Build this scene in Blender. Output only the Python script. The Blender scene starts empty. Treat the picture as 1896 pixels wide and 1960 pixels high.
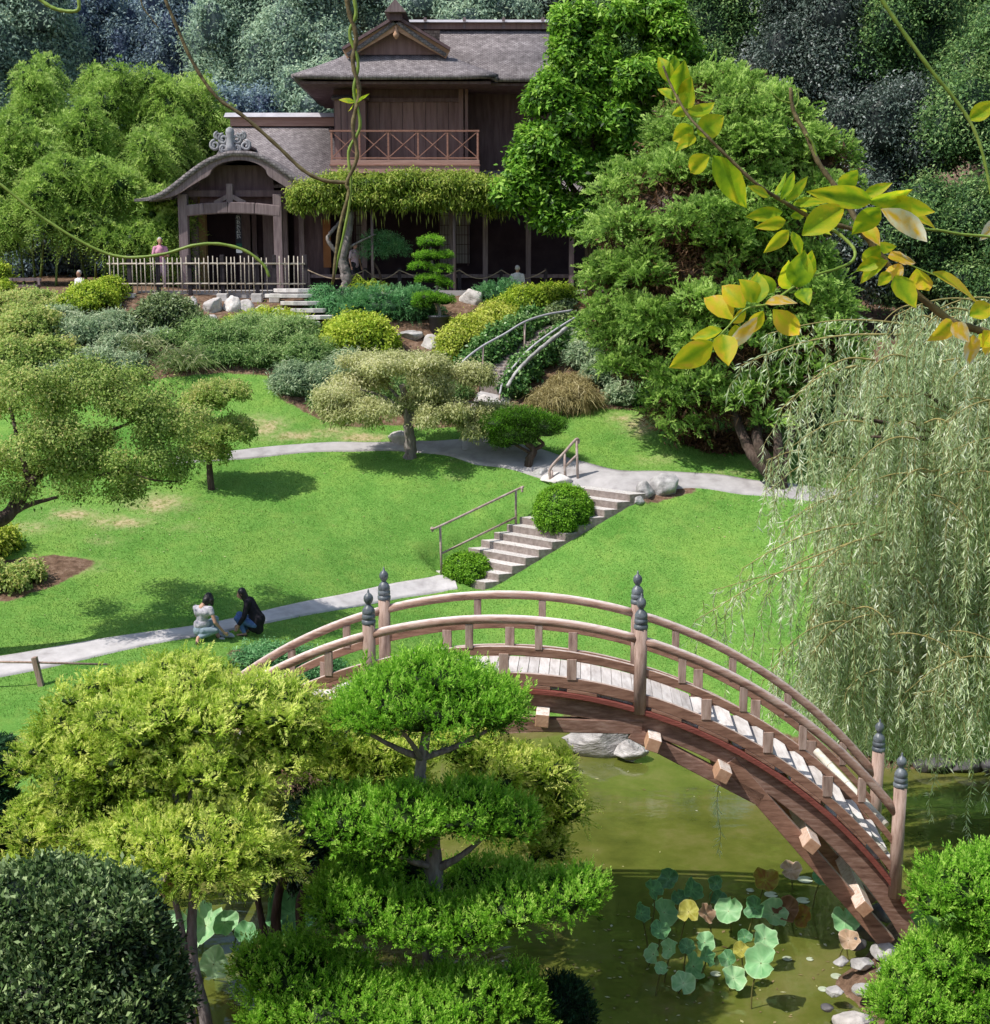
import bpy, bmesh, math, random
import numpy as np
from mathutils import Vector, Matrix, noise
rng = np.random.default_rng(11); random.seed(11)
SC = bpy.context.scene
COL = SC.collection
# ------------------------------------------------------------------ camera frame (used only to lay out the plan of the place)
EYE = 9.4; PITCH = math.radians(10.0); FPX = 2600.0; CX, CY = 948.0, 980.0
cp, sp = math.cos(PITCH), math.sin(PITCH)
def ray(px, py):
    u = (px-CX)/FPX; v = (CY-py)/FPX
    return (u, cp+v*sp, -sp+v*cp)
def P(px, py, Y):
    d = ray(px, py); t = Y/d[1]
    return Vector((d[0]*t, Y, EYE+d[2]*t))
def to_px(x, y, z):
    zz = z-EYE
    dep = y*cp-zz*sp; up = y*sp+zz*cp
    return CX+FPX*x/dep, CY-FPX*up/dep

# ------------------------------------------------------------------ materials
MATS = {}
def new_mat(name):
    m = bpy.data.materials.new(name); m.use_nodes = True
    nt = m.node_tree; nt.nodes.clear()
    out = nt.nodes.new('ShaderNodeOutputMaterial')
    b = nt.nodes.new('ShaderNodeBsdfPrincipled')
    nt.links.new(b.outputs[0], out.inputs[0])
    MATS[name] = m
    return m, nt, b, out
def nd(nt, t, **kw):
    n = nt.nodes.new(t)
    for k, v in kw.items():
        if k.startswith('i_'):
            n.inputs[k[2:].replace('_', ' ')].default_value = v
        else: setattr(n, k, v)
    return n
def ramp(nt, stops):
    r = nt.nodes.new('ShaderNodeValToRGB')
    e = r.color_ramp.elements
    while len(e) < len(stops): e.new(0.5)
    for i, (p, c) in enumerate(stops):
        e[i].position = p; e[i].color = (*c, 1)
    return r
def coords(nt, scale=(1,1,1), kind='Object'):
    tc = nt.nodes.new('ShaderNodeTexCoord'); mp = nt.nodes.new('ShaderNodeMapping')
    mp.inputs['Scale'].default_value = scale
    nt.links.new(tc.outputs[kind], mp.inputs[0]); return mp.outputs[0]
def surf(name, c1, c2, scale=6., rough=.8, bump=.3, stretch=(1,1,1), detail=6., c3=None, top=None, spec=.3, bdist=.02, metal=0, kind='Object', vary=.12):
    """two or three tone noise surface, optional paler weathering on upward faces"""
    m, nt, b, out = new_mat(name)
    v = coords(nt, stretch, kind)
    n = nd(nt, 'ShaderNodeTexNoise', i_Scale=scale, i_Detail=detail, i_Roughness=.62)
    nt.links.new(v, n.inputs['Vector'])
    r = ramp(nt, [(.3, c1), (.68, c2)] if c3 is None else [(.28, c1), (.5, c2), (.72, c3)])
    nt.links.new(n.outputs[0], r.inputs[0])
    col = r.outputs[0]
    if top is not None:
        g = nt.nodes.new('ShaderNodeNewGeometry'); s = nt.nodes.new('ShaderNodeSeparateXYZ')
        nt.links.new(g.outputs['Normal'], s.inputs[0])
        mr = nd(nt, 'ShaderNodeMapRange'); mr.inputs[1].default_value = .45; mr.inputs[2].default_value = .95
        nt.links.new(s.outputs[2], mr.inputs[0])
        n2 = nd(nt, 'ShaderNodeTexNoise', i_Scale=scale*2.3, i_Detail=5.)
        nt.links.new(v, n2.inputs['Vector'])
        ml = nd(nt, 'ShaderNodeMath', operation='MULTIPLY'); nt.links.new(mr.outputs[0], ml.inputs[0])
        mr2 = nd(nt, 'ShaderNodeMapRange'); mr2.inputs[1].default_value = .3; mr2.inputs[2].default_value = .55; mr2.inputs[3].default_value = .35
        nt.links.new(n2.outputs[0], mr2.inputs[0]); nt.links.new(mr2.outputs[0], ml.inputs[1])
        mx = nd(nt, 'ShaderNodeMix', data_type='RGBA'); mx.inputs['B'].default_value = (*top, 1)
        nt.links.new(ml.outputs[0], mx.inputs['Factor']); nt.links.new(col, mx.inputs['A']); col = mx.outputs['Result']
    if vary:      # each board, block and stone a little different in tone
        oi = nt.nodes.new('ShaderNodeObjectInfo'); ge = nt.nodes.new('ShaderNodeNewGeometry')
        ad = nd(nt, 'ShaderNodeMath', operation='ADD'); nt.links.new(oi.outputs['Random'], ad.inputs[0]); nt.links.new(ge.outputs['Random Per Island'], ad.inputs[1])
        fr = nd(nt, 'ShaderNodeMath', operation='FRACT'); nt.links.new(ad.outputs[0], fr.inputs[0])
        vr = nd(nt, 'ShaderNodeMapRange'); nt.links.new(fr.outputs[0], vr.inputs[0]); vr.inputs[3].default_value = 1-vary; vr.inputs[4].default_value = 1+vary
        hv = nt.nodes.new('ShaderNodeHueSaturation'); nt.links.new(col, hv.inputs['Color']); nt.links.new(vr.outputs[0], hv.inputs['Value']); col = hv.outputs[0]
    nt.links.new(col, b.inputs['Base Color'])
    b.inputs['Roughness'].default_value = rough; b.inputs['Specular IOR Level'].default_value = spec; b.inputs['Metallic'].default_value = metal
    if bump:
        n3 = nd(nt, 'ShaderNodeTexNoise', i_Scale=scale*3.1, i_Detail=6.)
        nt.links.new(v, n3.inputs['Vector'])
        bp = nd(nt, 'ShaderNodeBump', i_Strength=bump, i_Distance=bdist)
        nt.links.new(n3.outputs[0], bp.inputs['Height']); nt.links.new(bp.outputs[0], b.inputs['Normal'])
    return m
def leafm(name, cols, trans=.3, rough=.55, spec=.25, blotch=0, bscale=40.):
    """leaf surface: tone from the per-leaf 'tint' attribute, some light passes through"""
    m, nt, b, out = new_mat(name)
    a = nd(nt, 'ShaderNodeAttribute', attribute_name='tint')
    k = len(cols)
    r = ramp(nt, [(i/(k-1), c) for i, c in enumerate(cols)])
    src = a.outputs['Fac']
    if blotch:    # mottling across each large leaf
        v = coords(nt); n1 = nd(nt, 'ShaderNodeTexNoise', i_Scale=bscale, i_Detail=7., i_Roughness=.7); nt.links.new(v, n1.inputs['Vector'])
        mr = nd(nt, 'ShaderNodeMapRange'); nt.links.new(n1.outputs[0], mr.inputs[0]); mr.inputs[1].default_value = .25; mr.inputs[2].default_value = .75; mr.inputs[3].default_value = -blotch; mr.inputs[4].default_value = blotch
        ad = nd(nt, 'ShaderNodeMath', operation='ADD', use_clamp=True); nt.links.new(src, ad.inputs[0]); nt.links.new(mr.outputs[0], ad.inputs[1]); src = ad.outputs[0]
        bp = nd(nt, 'ShaderNodeBump', i_Strength=.35, i_Distance=.004); nt.links.new(n1.outputs[0], bp.inputs['Height']); nt.links.new(bp.outputs[0], b.inputs['Normal'])
    nt.links.new(src, r.inputs[0])
    nt.links.new(r.outputs[0], b.inputs['Base Color'])
    b.inputs['Roughness'].default_value = rough; b.inputs['Specular IOR Level'].default_value = spec
    t = nt.nodes.new('ShaderNodeBsdfTranslucent')
    hs = nd(nt, 'ShaderNodeHueSaturation'); hs.inputs['Value'].default_value = 1.5; hs.inputs['Hue'].default_value = .497
    nt.links.new(r.outputs[0], hs.inputs['Color']); nt.links.new(hs.outputs[0], t.inputs['Color'])
    mx = nt.nodes.new('ShaderNodeMixShader'); mx.inputs[0].default_value = trans
    nt.links.new(b.outputs[0], mx.inputs[1]); nt.links.new(t.outputs[0], mx.inputs[2]); nt.links.new(mx.outputs[0], out.inputs[0])
    return m

# ------------------------------------------------------------------ objects
BASE = {}
def thing(name, label, cat, loc, group=None):
    o = bpy.data.objects.new(name, None); COL.objects.link(o)
    o.location = loc; o.empty_display_size = .2
    o['label'] = label; o['category'] = cat
    if group: o['group'] = group
    BASE[o] = Vector(loc); return o
def tag(o, label, cat, group=None, kind=None):
    o['label'] = label; o['category'] = cat
    if group: o['group'] = group
    if kind: o['kind'] = kind
    return o
def link(name, me, parent=None, base=None):
    o = bpy.data.objects.new(name, me); COL.objects.link(o)
    if parent is not None:
        o.parent = parent; BASE[o] = BASE[parent]
    else:
        o.location = base; BASE[o] = Vector(base)
    return o
def np_mesh(name, V, faces, mat, tint=None, smooth=False):
    """V (n,3); faces: list of (k, array(m,k))"""
    me = bpy.data.meshes.new(name)
    V = np.asarray(V, dtype=np.float32)
    me.vertices.add(len(V)); me.vertices.foreach_set('co', V.ravel())
    idx = np.concatenate([f.ravel() for f in faces]).astype(np.int32)
    st = []; s = 0
    for f in faces:
        k = f.shape[1]; st.append(s+np.arange(len(f))*k); s += f.size
    st = np.concatenate(st).astype(np.int32)
    me.loops.add(len(idx)); me.loops.foreach_set('vertex_index', idx)
    me.polygons.add(len(st)); me.polygons.foreach_set('loop_start', st)
    if smooth: me.polygons.foreach_set('use_smooth', np.ones(len(st), dtype=bool))
    me.materials.append(mat)
    me.update(calc_edges=True)
    if tint is not None:
        a = me.attributes.new('tint', 'FLOAT', 'POINT'); a.data.foreach_set('value', np.asarray(tint, dtype=np.float32))
    return me
class MB:
    """collects boxes, tubes, lathes and strips in world coordinates, then links them as one mesh"""
    def __init__(s): s.v = []; s.f = []; s.sm = []
    def add(s, vs, fs, smooth=False):
        n = len(s.v); s.v += [tuple(v) for v in vs]
        for f in fs: s.f.append([i+n for i in f]); s.sm.append(smooth)
        return s
    def box(s, c, size, rot=None):
        c = Vector(c); hx, hy, hz = size[0]/2, size[1]/2, size[2]/2
        vs = [Vector((x, y, z)) for x in (-hx, hx) for y in (-hy, hy) for z in (-hz, hz)]
        if rot is not None: vs = [rot @ v for v in vs]
        return s.add([c+v for v in vs], [(0,1,3,2),(4,6,7,5),(0,4,5,1),(2,3,7,6),(0,2,6,4),(1,5,7,3)])
    def lim(s, a, b):
        a, b = Vector(a), Vector(b)
        return s.box((a+b)/2, (abs(b.x-a.x), abs(b.y-a.y), abs(b.z-a.z)))
    def bar(s, a, b, w, h, up=(0,0,1)):
        a, b = Vector(a), Vector(b); d = b-a; L = d.length
        y = d.normalized(); x = y.cross(Vector(up))
        if x.length < 1e-4: x = Vector((1,0,0))
        x.normalize(); z = x.cross(y)
        return s.box((a+b)/2, (w, L, h), Matrix((x, y, z)).transposed())
    def tube(s, pts, r, seg=8, cap=True, wob=0.):
        pts = [Vector(p) for p in pts]; n = len(pts)
        rr = r if isinstance(r, (list, tuple)) else [r]*n
        vs = []; up = None
        for i, p in enumerate(pts):
            t = (pts[min(i+1, n-1)]-pts[max(i-1, 0)]).normalized()
            if up is None:
                up = Vector((0,0,1)) if abs(t.z) < .9 else Vector((1,0,0))
            x = t.cross(up).normalized(); up = x.cross(t).normalized()
            for k in range(seg):
                a = 2*math.pi*k/seg
                q = x*math.cos(a)+up*math.sin(a)
                w = 1+(wob*noise.noise((p+q*rr[i])*(1.2/max(rr[i], .02))) if wob else 0)
                vs.append(p+q*rr[i]*w)
        fs = []
        for i in range(n-1):
            for k in range(seg):
                k2 = (k+1) % seg
                fs.append((i*seg+k, i*seg+k2, (i+1)*seg+k2, (i+1)*seg+k))
        s.add(vs, fs, True)
        if cap:
            m = len(s.v)-len(vs)
            s.f.append([m+k for k in range(seg)][::-1]); s.sm.append(False)
            s.f.append([m+(n-1)*seg+k for k in range(seg)]); s.sm.append(False)
        return s
    def lathe(s, c, prof, seg=16):
        c = Vector(c); vs = []; fs = []
        for r, z in prof:
            for k in range(seg):
                a = 2*math.pi*k/seg; vs.append(c+Vector((r*math.cos(a), r*math.sin(a), z)))
        n = len(prof)
        for i in range(n-1):
            for k in range(seg):
                k2 = (k+1) % seg; fs.append((i*seg+k, i*seg+k2, (i+1)*seg+k2, (i+1)*seg+k))
        fs.append([k for k in range(seg)][::-1]); fs.append([(n-1)*seg+k for k in range(seg)])
        return s.add(vs, fs, True)
    def prism(s, poly, d):
        """poly: 3-D outline; extruded by vector d"""
        poly = [Vector(p) for p in poly]; d = Vector(d); n = len(poly)
        fs = [list(range(n))[::-1], [n+i for i in range(n)]]
        for i in range(n): j = (i+1) % n; fs.append((i, j, n+j, n+i))
        return s.add(poly+[p+d for p in poly], fs)
    def build(s, name, mat, parent=None, base=None, bevel=0, solid=0):
        V = np.array(s.v, dtype=np.float64)
        if parent is None and base is None:
            base = Vector((V[:,0].mean(), V[:,1].mean(), V[:,2].min()))
        b = BASE[parent] if parent is not None else Vector(base)
        me = bpy.data.meshes.new(name)
        me.from_pydata((V-np.array(b)).tolist(), [], s.f)
        me.polygons.foreach_set('use_smooth', s.sm)
        bm = bmesh.new(); bm.from_mesh(me); bmesh.ops.recalc_face_normals(bm, faces=bm.faces); bm.to_mesh(me); bm.free()
        me.materials.append(mat); me.update()
        o = link(name, me, parent, base)
        if solid:
            md = o.modifiers.new('solid', 'SOLIDIFY'); md.thickness = solid; md.offset = -1
        if bevel:
            md = o.modifiers.new('bevel', 'BEVEL'); md.width = bevel; md.segments = 2; md.limit_method = 'ANGLE'
        return o
def spline(pts, n=8):
    """Catmull-Rom through pts (Vectors or tuples of any length)"""
    p = [np.array(q, dtype=float) for q in pts]; p = [2*p[0]-p[1]]+p+[2*p[-1]-p[-2]]
    out = []
    for i in range(1, len(p)-2):
        for k in range(n):
            t = k/n
            out.append(.5*((2*p[i])+(-p[i-1]+p[i+1])*t+(2*p[i-1]-5*p[i]+4*p[i+1]-p[i+2])*t*t+(-p[i-1]+3*p[i]-3*p[i+1]+p[i+2])*t**3))
    out.append(p[-2]); return out
def lerp_list(a, n):
    return list(np.interp(np.linspace(0, 1, n), np.linspace(0, 1, len(a)), a))

# ------------------------------------------------------------------ foliage
def unit(a): return a/np.maximum(np.linalg.norm(a, axis=-1, keepdims=True), 1e-9)
def noise3(p, f, seed):
    """cheap smooth pseudo noise in -1..1 for arrays"""
    r = np.random.default_rng(seed); out = np.zeros(len(p))
    for k in range(5):
        d = r.normal(size=3); out += np.sin(p@(d*f*(1+.35*k))+r.uniform(0, 6.28))/(1+.4*k)
    return out/2.6
def leaves(C, A, L, W, T, fold=.25, droop=0., Nrm=None, mid=.45):
    n = len(C); Nr = rng.normal(size=(n,3)) if Nrm is None else Nrm
    S = unit(np.cross(A, Nr)); Nn = np.cross(S, A)
    L = L[:,None]; W = W[:,None]
    m = C+A*L*mid
    tip = C+A*L; tip[:,2] -= droop*L[:,0]
    V = np.stack([C, m+S*W/2+Nn*W*fold, tip, m-S*W/2+Nn*W*fold], 1).reshape(-1,3)
    return V, np.repeat(T, 4)
def core_mesh(blobs, k=.74, lump=.16, seed=3):
    Vs=[]; Fs=[]; n=0
    bm = bmesh.new(); bmesh.ops.create_icosphere(bm, subdivisions=3, radius=1)
    v0 = np.array([v.co[:] for v in bm.verts]); f0 = np.array([[v.index for v in f.verts] for f in bm.faces]); bm.free()
    for i,(c,r) in enumerate(blobs):
        c=np.array(c); r=np.array(r)
        v = c+v0*r*k*(1+lump*noise3(v0, 3.5, seed+i))[:,None]
        Vs.append(v); Fs.append(f0+n); n+=len(v)
    return np.concatenate(Vs), np.concatenate(Fs)
def tufts(blobs, dens, per, r, L, W, up=.35, out=1., jit=.55, lo=-.6, droop=.1, shell=(.82,1.06), lump=.16, freq=3., fold=.25, tint=(.25,.85), ltint=.13, seed=5, vert=0., keep=.80, hgt=.15, top=0, flat=0., lump2=.0, freq2=11., deep=.9, hang=.25, spray=None, slen=.15):
    """leaf tufts over the surface of a set of ellipsoids"""
    blobs = [(np.array(c, dtype=float), np.array(q, dtype=float)) for c, q in blobs]
    Cs=[]; As=[]; Ts=[]; Ns=[]
    for bi,(c,q) in enumerate(blobs):
        a,b,d = q; area = 4*math.pi*(((a*b)**1.6+(a*d)**1.6+(b*d)**1.6)/3)**(1/1.6)
        n = max(6, int(area*dens))
        dr = unit(rng.normal(size=(n,3))); dr = dr[dr[:,2] > lo]
        if top:  dr = np.concatenate([dr, unit(np.abs(rng.normal(size=(int(n*top),3)))*[1,1,1]*np.where(rng.random((int(n*top),3))<.5,-1,1)*[1,1,0]+np.array([0,0,.8]))])
        ds = lump*noise3(dr, freq, seed+bi*7)+lump2*noise3(dr, freq2, seed+3+bi*5); mult = (1+ds)*rng.uniform(shell[0], shell[1], len(dr))
        pos = c+dr*q*mult[:,None]; nr = unit(dr/q)
        inside = np.zeros(len(pos), bool)
        for bj,(c2,q2) in enumerate(blobs):
            if bj != bi: inside |= (np.linalg.norm((pos-c2)/q2, axis=1) < keep)
        pos = pos[~inside]; nr = nr[~inside]; ds = ds[~inside]
        td = unit(out*nr+np.array([0,0,up])+.3*rng.normal(size=pos.shape))
        tt = rng.uniform(tint[0], tint[1], len(pos))+hgt*nr[:,2]+.12*noise3(pos, 1.1, seed)+deep*ds  # deep puts the shade of the hollows into the tint
        Ns.append(nr)
        Cs.append(pos); As.append(td); Ts.append(tt)
    pos = np.concatenate(Cs); td = np.concatenate(As); tt = np.concatenate(Ts)
    n = len(pos)
    C = np.repeat(pos, per, 0)+rng.normal(size=(n*per,3))*r*.6
    A = unit(np.repeat(td, per, 0)+jit*rng.normal(size=(n*per,3))+np.array([0,0,vert]))
    T = np.clip(np.repeat(tt, per)+ltint*rng.normal(size=n*per), .02, 1)
    s = rng.uniform(.65, 1.25, n*per)
    Nr = None
    if spray:     # branchlets: small leaves set along a curved axis, paler toward the tip
        t = np.tile(np.linspace(.04, 1., per), n); sl = np.repeat(slen*rng.uniform(.55, 1.35, n)**1.2, per)
        td0 = unit(td+jit*.45*rng.normal(size=td.shape)); tdr = np.repeat(td0, per, 0)
        sd = unit(np.cross(td0, rng.normal(size=td0.shape))); sdr = np.repeat(sd, per, 0)
        C = np.repeat(pos, per, 0)+np.repeat(rng.normal(size=(n,3))*r*.4, per, 0)+tdr*(sl*t)[:,None]; C[:,2] -= droop*2.2*sl*t*t
        if spray == 'flat':
            sg = np.where(np.arange(n*per) % 2 == 0, 1., -1.)
            A = unit(tdr*.62+sdr*(sg*(.85-.5*t))[:,None]+.18*rng.normal(size=C.shape)); C = C+sdr*(sg*sl*.12*(1-t))[:,None]
            Nr = unit(np.cross(tdr, sdr)+.35*rng.normal(size=C.shape))
        else:
            an = rng.uniform(0, 6.28, n*per); e2 = np.cross(tdr, sdr); q = sdr*np.cos(an)[:,None]+e2*np.sin(an)[:,None]
            A = unit(tdr*(.55+.5*t)[:,None]+q*(.75-.45*t)[:,None]); C = C+q*(sl*.10*(1-t))[:,None]
        T = np.clip(np.repeat(tt, per)+.30*(t-.55)+ltint*.7*rng.normal(size=n*per), .02, 1)
        s = rng.uniform(.75, 1.2, n*per)*(1.1-.4*t)
        return leaves(C, A, L*s, W*s, T, fold, 0., Nr)
    if flat:      # broad leaves: blades spread across the light, their faces turned outward and up
        Nr = unit(np.repeat(np.concatenate(Ns), per, 0)*.8+np.array([0,0,.55])+(1-flat)*1.3*rng.normal(size=(n*per,3)))
        A = unit(A*(1-flat*.8)+rng.normal(size=(n*per,3))*.75+np.array([0,0,-hang*flat])); A = unit(A-Nr*np.sum(A*Nr,1,keepdims=True)*flat)
    return leaves(C, A, L*s, W*s*rng.uniform(.8,1.2,n*per), T, fold, droop, Nr)
def crown(name, parts, mat, parent=None, base=None, core=None):
    """parts: list of (V,T) quads; core: (V,F) solid inner mass, coloured dark like shaded gaps"""
    V = np.concatenate([p[0] for p in parts]); T = np.concatenate([p[1] for p in parts])
    q = np.arange(len(V)).reshape(-1,4); faces=[(q)]
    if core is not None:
        faces.append(core[1]+len(V)); V = np.concatenate([V, core[0]]); T = np.concatenate([T, np.zeros(len(core[0]))])  # solid core takes the darkest tint, standing in for shaded depth
    if parent is None and base is None:
        base = Vector((V[:,0].mean(), V[:,1].mean(), V[:,2].min()))
    b = BASE[parent] if parent is not None else Vector(base)
    me = np_mesh(name, V-np.array(b), faces, mat, T)
    return link(name, me, parent, base)
def bpx(rows, Y=None):
    """rows (px,py,rx,ry[,Y[,depth]]) -> ellipsoids"""
    out=[]
    for r in rows:
        y = r[4] if len(r) > 4 and r[4] else Y
        c = P(r[0], r[1], y); k = y/FPX
        d = r[5] if len(r) > 5 else None
        rx, rz = r[2]*k, r[3]*k
        out.append(((c.x, c.y, c.z), (rx, d if d else (rx+rz)/2, rz)))
    return out
def break_up(blobs, n, f=(.35,.55), seed=1, lo=-.5, sq=1.):
    """break big ellipsoids into lumps near their surface for an uneven outline"""
    r = np.random.default_rng(seed); out=[]
    for c,q in blobs:
        c=np.array(c); q=np.array(q)
        for _ in range(n):
            d = unit(r.normal(size=(1,3)))[0]
            if d[2] < lo: d[2] = -d[2]
            k = r.uniform(*f); out.append((c+d*q*(1-k*.75), q*k*np.array([1,1,sq])))
    return out
def limb(mb, pts, r0, r1, n=6, seg=7, wob=.25):
    s = spline(pts, n); mb.tube([Vector(p) for p in s], lerp_list([r0, r1], len(s)), seg, wob=wob)
# ------------------------------------------------------------------ terrain
def zpt(px, py, Y): p = P(px, py, Y); return (p.x, p.y, p.z)
CTRL = [zpt(*c) for c in [
 (-300,1330,23.6),(0,1270,25.2),(200,1235,26.4),(430,1200,27.6),(650,1152,30.0),(850,1117,32.1),
 (200,1100,30),(600,1000,33),(450,905,35),(785,878,35.4),(250,970,32.5),(100,1080,30),(620,930,34.6),(900,960,33.9),(750,1060,32.4),(-200,1000,31),
 (430,869,36.3),(620,852,37.2),(800,851,37.3),(1000,866,36),(1170,918,33.9),(1300,915,34.3),(1450,931,33.8),(1570,942,33.5),(200,900,35),
 (1300,1050,31.5),(1450,1000,32.5),(1100,1180,29.8),(1300,1250,28.6),(1000,1300,28.4),(1400,1370,26.9),(1250,960,32.9),
 (1700,1100,29.5),(1800,1300,26.5),(1800,950,33.4),(1100,1050,31.8),
 (1250,840,37),(1350,882,35.6),(1150,800,38.5),(1500,870,36.4),
 (960,745,39.4),(500,722,39.6),(430,800,37.8),(600,762,38.8),(720,800,38.4),
 (700,690,40.4),(300,645,41),(600,622,42),(850,632,42),(1050,682,41),(1090,602,43),(1200,650,42.4),(150,700,39.5),(0,760,38),(-200,640,41),
 (1350,700,40.5),(1600,750,40),
 (400,566,44),(240,561,44),(900,561,44.4),(650,563,44.2),(100,562,44.2),(-200,560,44.5),(1150,560,44.5),(1400,600,44),
 (200,1330,23.4),(500,1330,23.6),(600,1290,25.2),
]]
CTRL += [(-8,47,8.75),(-3,47,8.75),(2,47,8.75),(6,47,8.75),(0,52,8.8),(-10,52,8.8),(8,52,8.9),(14,50,9.0),(-18,50,9.),
 (0,60,9.6),(-20,60,10),(20,60,10),(0,75,12),(-30,75,12),(30,75,12),
 (25,30,3.5),(25,40,6.5),(-25,25,2.),(-25,35,4.5),(-25,45,8.5),(-20,15,1.),(20,15,1.4),(14,20,1.),(12,15,1.0),
 (-8,19,.5),(-6.5,21,.9),(-9,15,.6),(0,12,.7),(4,12,.8),(-5,12,.7),(8,13,.8),(0,8,2.2),(-8,8,2.2),(8,8,2.2),(0,3,6.),(0,0,7.7),(-8,0,7.5),(8,0,7.5),(0,-4,7.8),(-25,0,7),(25,0,7),(25,48,9)]
CT = np.array(CTRL)
def rbf_fit(c):
    d = np.linalg.norm(c[:,None,:2]-c[None,:,:2], axis=2)
    n=len(c); A=np.zeros((n+3,n+3)); A[:n,:n]=d+np.eye(n)*-.15; A[:n,n]=1; A[:n,n+1:]=c[:,:2]; A[n:,:n]=A[:n,n:].T
    return np.linalg.solve(A, np.concatenate([c[:,2],[0,0,0]]))
RW = rbf_fit(CT)
def rbf(X, Y):
    sh = X.shape; p = np.stack([X.ravel(), Y.ravel()],1); out = np.empty(len(p))
    for i in range(0, len(p), 20000):
        q=p[i:i+20000]; d=np.linalg.norm(q[:,None]-CT[None,:,:2],axis=2)
        out[i:i+20000]=d@RW[:-3]+RW[-3]+q@RW[-2:]
    return out.reshape(sh)
POND = np.array([(-5.2,18.4),(-4.9,20.5),(-3.9,23),(-2.3,25.6),(-.6,26.9),(.4,27.2),(2,27.15),(3.6,27.0),(5,26.2),(6.5,25.4),(8,24.9),(10,24.7),(13,25),(18,25.4),
 (19,22),(14,21.8),(10.5,21.0),(8.2,20.2),(6.6,19.2),(5.5,18.2),(5.05,17.5),(4.75,16.9),(4.8,16.3),(4.55,15.7),(4.1,15.0),(3.1,14.4),(1.6,14.4),(.6,15.1),(.1,16.0),(-.5,16.75),(-1.3,16.6),(-1.9,15.7),(-3.0,15.4),(-4.2,15.8),(-5.0,16.8)])
def pdist(X, Y, poly):
    """signed distance, negative inside"""
    best=np.full(X.shape,1e9); ins=np.zeros(X.shape,bool); n=len(poly)
    for i in range(n):
        a=poly[i]; b=poly[(i+1)%n]; e=b-a
        t=np.clip(((X-a[0])*e[0]+(Y-a[1])*e[1])/(e@e),0,1)
        best=np.minimum(best,np.hypot(X-a[0]-t*e[0],Y-a[1]-t*e[1]))
        c=((a[1]>Y)!=(b[1]>Y))&(X<(b[0]-a[0])*(Y-a[1])/(b[1]-a[1]+1e-12)+a[0]); ins^=c
    return np.where(ins,-best,best)
STEP=.16
xs_in=np.arange(-27,25+STEP/2,STEP); ys_in=np.arange(-3,56+STEP/2,STEP)
X,Y=np.meshgrid(xs_in,ys_in)
Z=rbf(X,Y)
for _ in range(10):      # soften the control-point peaks
    Zp=np.pad(Z,2,mode='edge'); Z=(Zp[:-4,2:-2]+Zp[4:,2:-2]+Zp[2:-2,:-4]+Zp[2:-2,4:]+Zp[2:-2,2:-2]*2)/6
SD=pdist(X,Y,POND)
wob=.12*np.sin(X*2.1+np.sin(Y*1.7))+.08*np.sin(Y*3.3+X*.7)
SD=SD+wob
land=np.maximum(Z,.10+.05*np.clip(SD,0,3)); bank=.06+SD*.75
zl=np.minimum(land,np.where(SD<3,bank,1e9))
Z=np.where(SD>0,np.maximum(zl,.06),np.maximum(-.85,.06+SD*.8))
Z+=.02*np.sin(X*1.3+Y*.9)+.015*np.sin(X*3.1-Y*2.3)
# corridor of the garden steps, cut into the slope
SA=P(874,1117,32.0); ST=P(1172,937,33.45); SEV=np.array((1.40,-1.22))
sd_=np.array((ST.x-SA.x,ST.y-SA.y)); det=sd_[0]*SEV[1]-sd_[1]*SEV[0]
tt_=((X-SA.x)*SEV[1]-(Y-SA.y)*SEV[0])/det; uu_=(sd_[0]*(Y-SA.y)-sd_[1]*(X-SA.x))/det
wgt=np.clip((.60-np.abs(uu_))/.10,0,1)*np.clip((tt_+.06)/.06,0,1)*np.clip((1.1-tt_)/.06,0,1)
Z=Z*(1-wgt)+wgt*(SA.z+(ST.z-SA.z)*np.clip(tt_,0,1.0)-.10)
def hgt(x,y):
    fx=min(max((x-xs_in[0])/STEP,0),len(xs_in)-1.001); fy=min(max((y-ys_in[0])/STEP,0),len(ys_in)-1.001)
    i,j=int(fx),int(fy); a,b=fx-i,fy-j
    return Z[j,i]*(1-a)*(1-b)+Z[j,i+1]*a*(1-b)+Z[j+1,i]*(1-a)*b+Z[j+1,i+1]*a*b
def hgts(x,y):
    fx=np.clip((x-xs_in[0])/STEP,0,len(xs_in)-1.001); fy=np.clip((y-ys_in[0])/STEP,0,len(ys_in)-1.001)
    i=fx.astype(int); j=fy.astype(int); a=fx-i; b=fy-j
    return Z[j,i]*(1-a)*(1-b)+Z[j,i+1]*a*(1-b)+Z[j+1,i]*(1-a)*b+Z[j+1,i+1]*a*b
def G(px,py,y0=13.,y1=54.):
    d=ray(px,py); y=y0; last=None
    while y<y1:
        t=y/d[1]
        if EYE+d[2]*t<=hgt(d[0]*t,y): break
        y+=.04
    t=y/d[1]; return Vector((d[0]*t,y,hgt(d[0]*t,y)))
def on(x,y,dz=0): return Vector((x,y,hgt(x,y)+dz))
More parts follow.
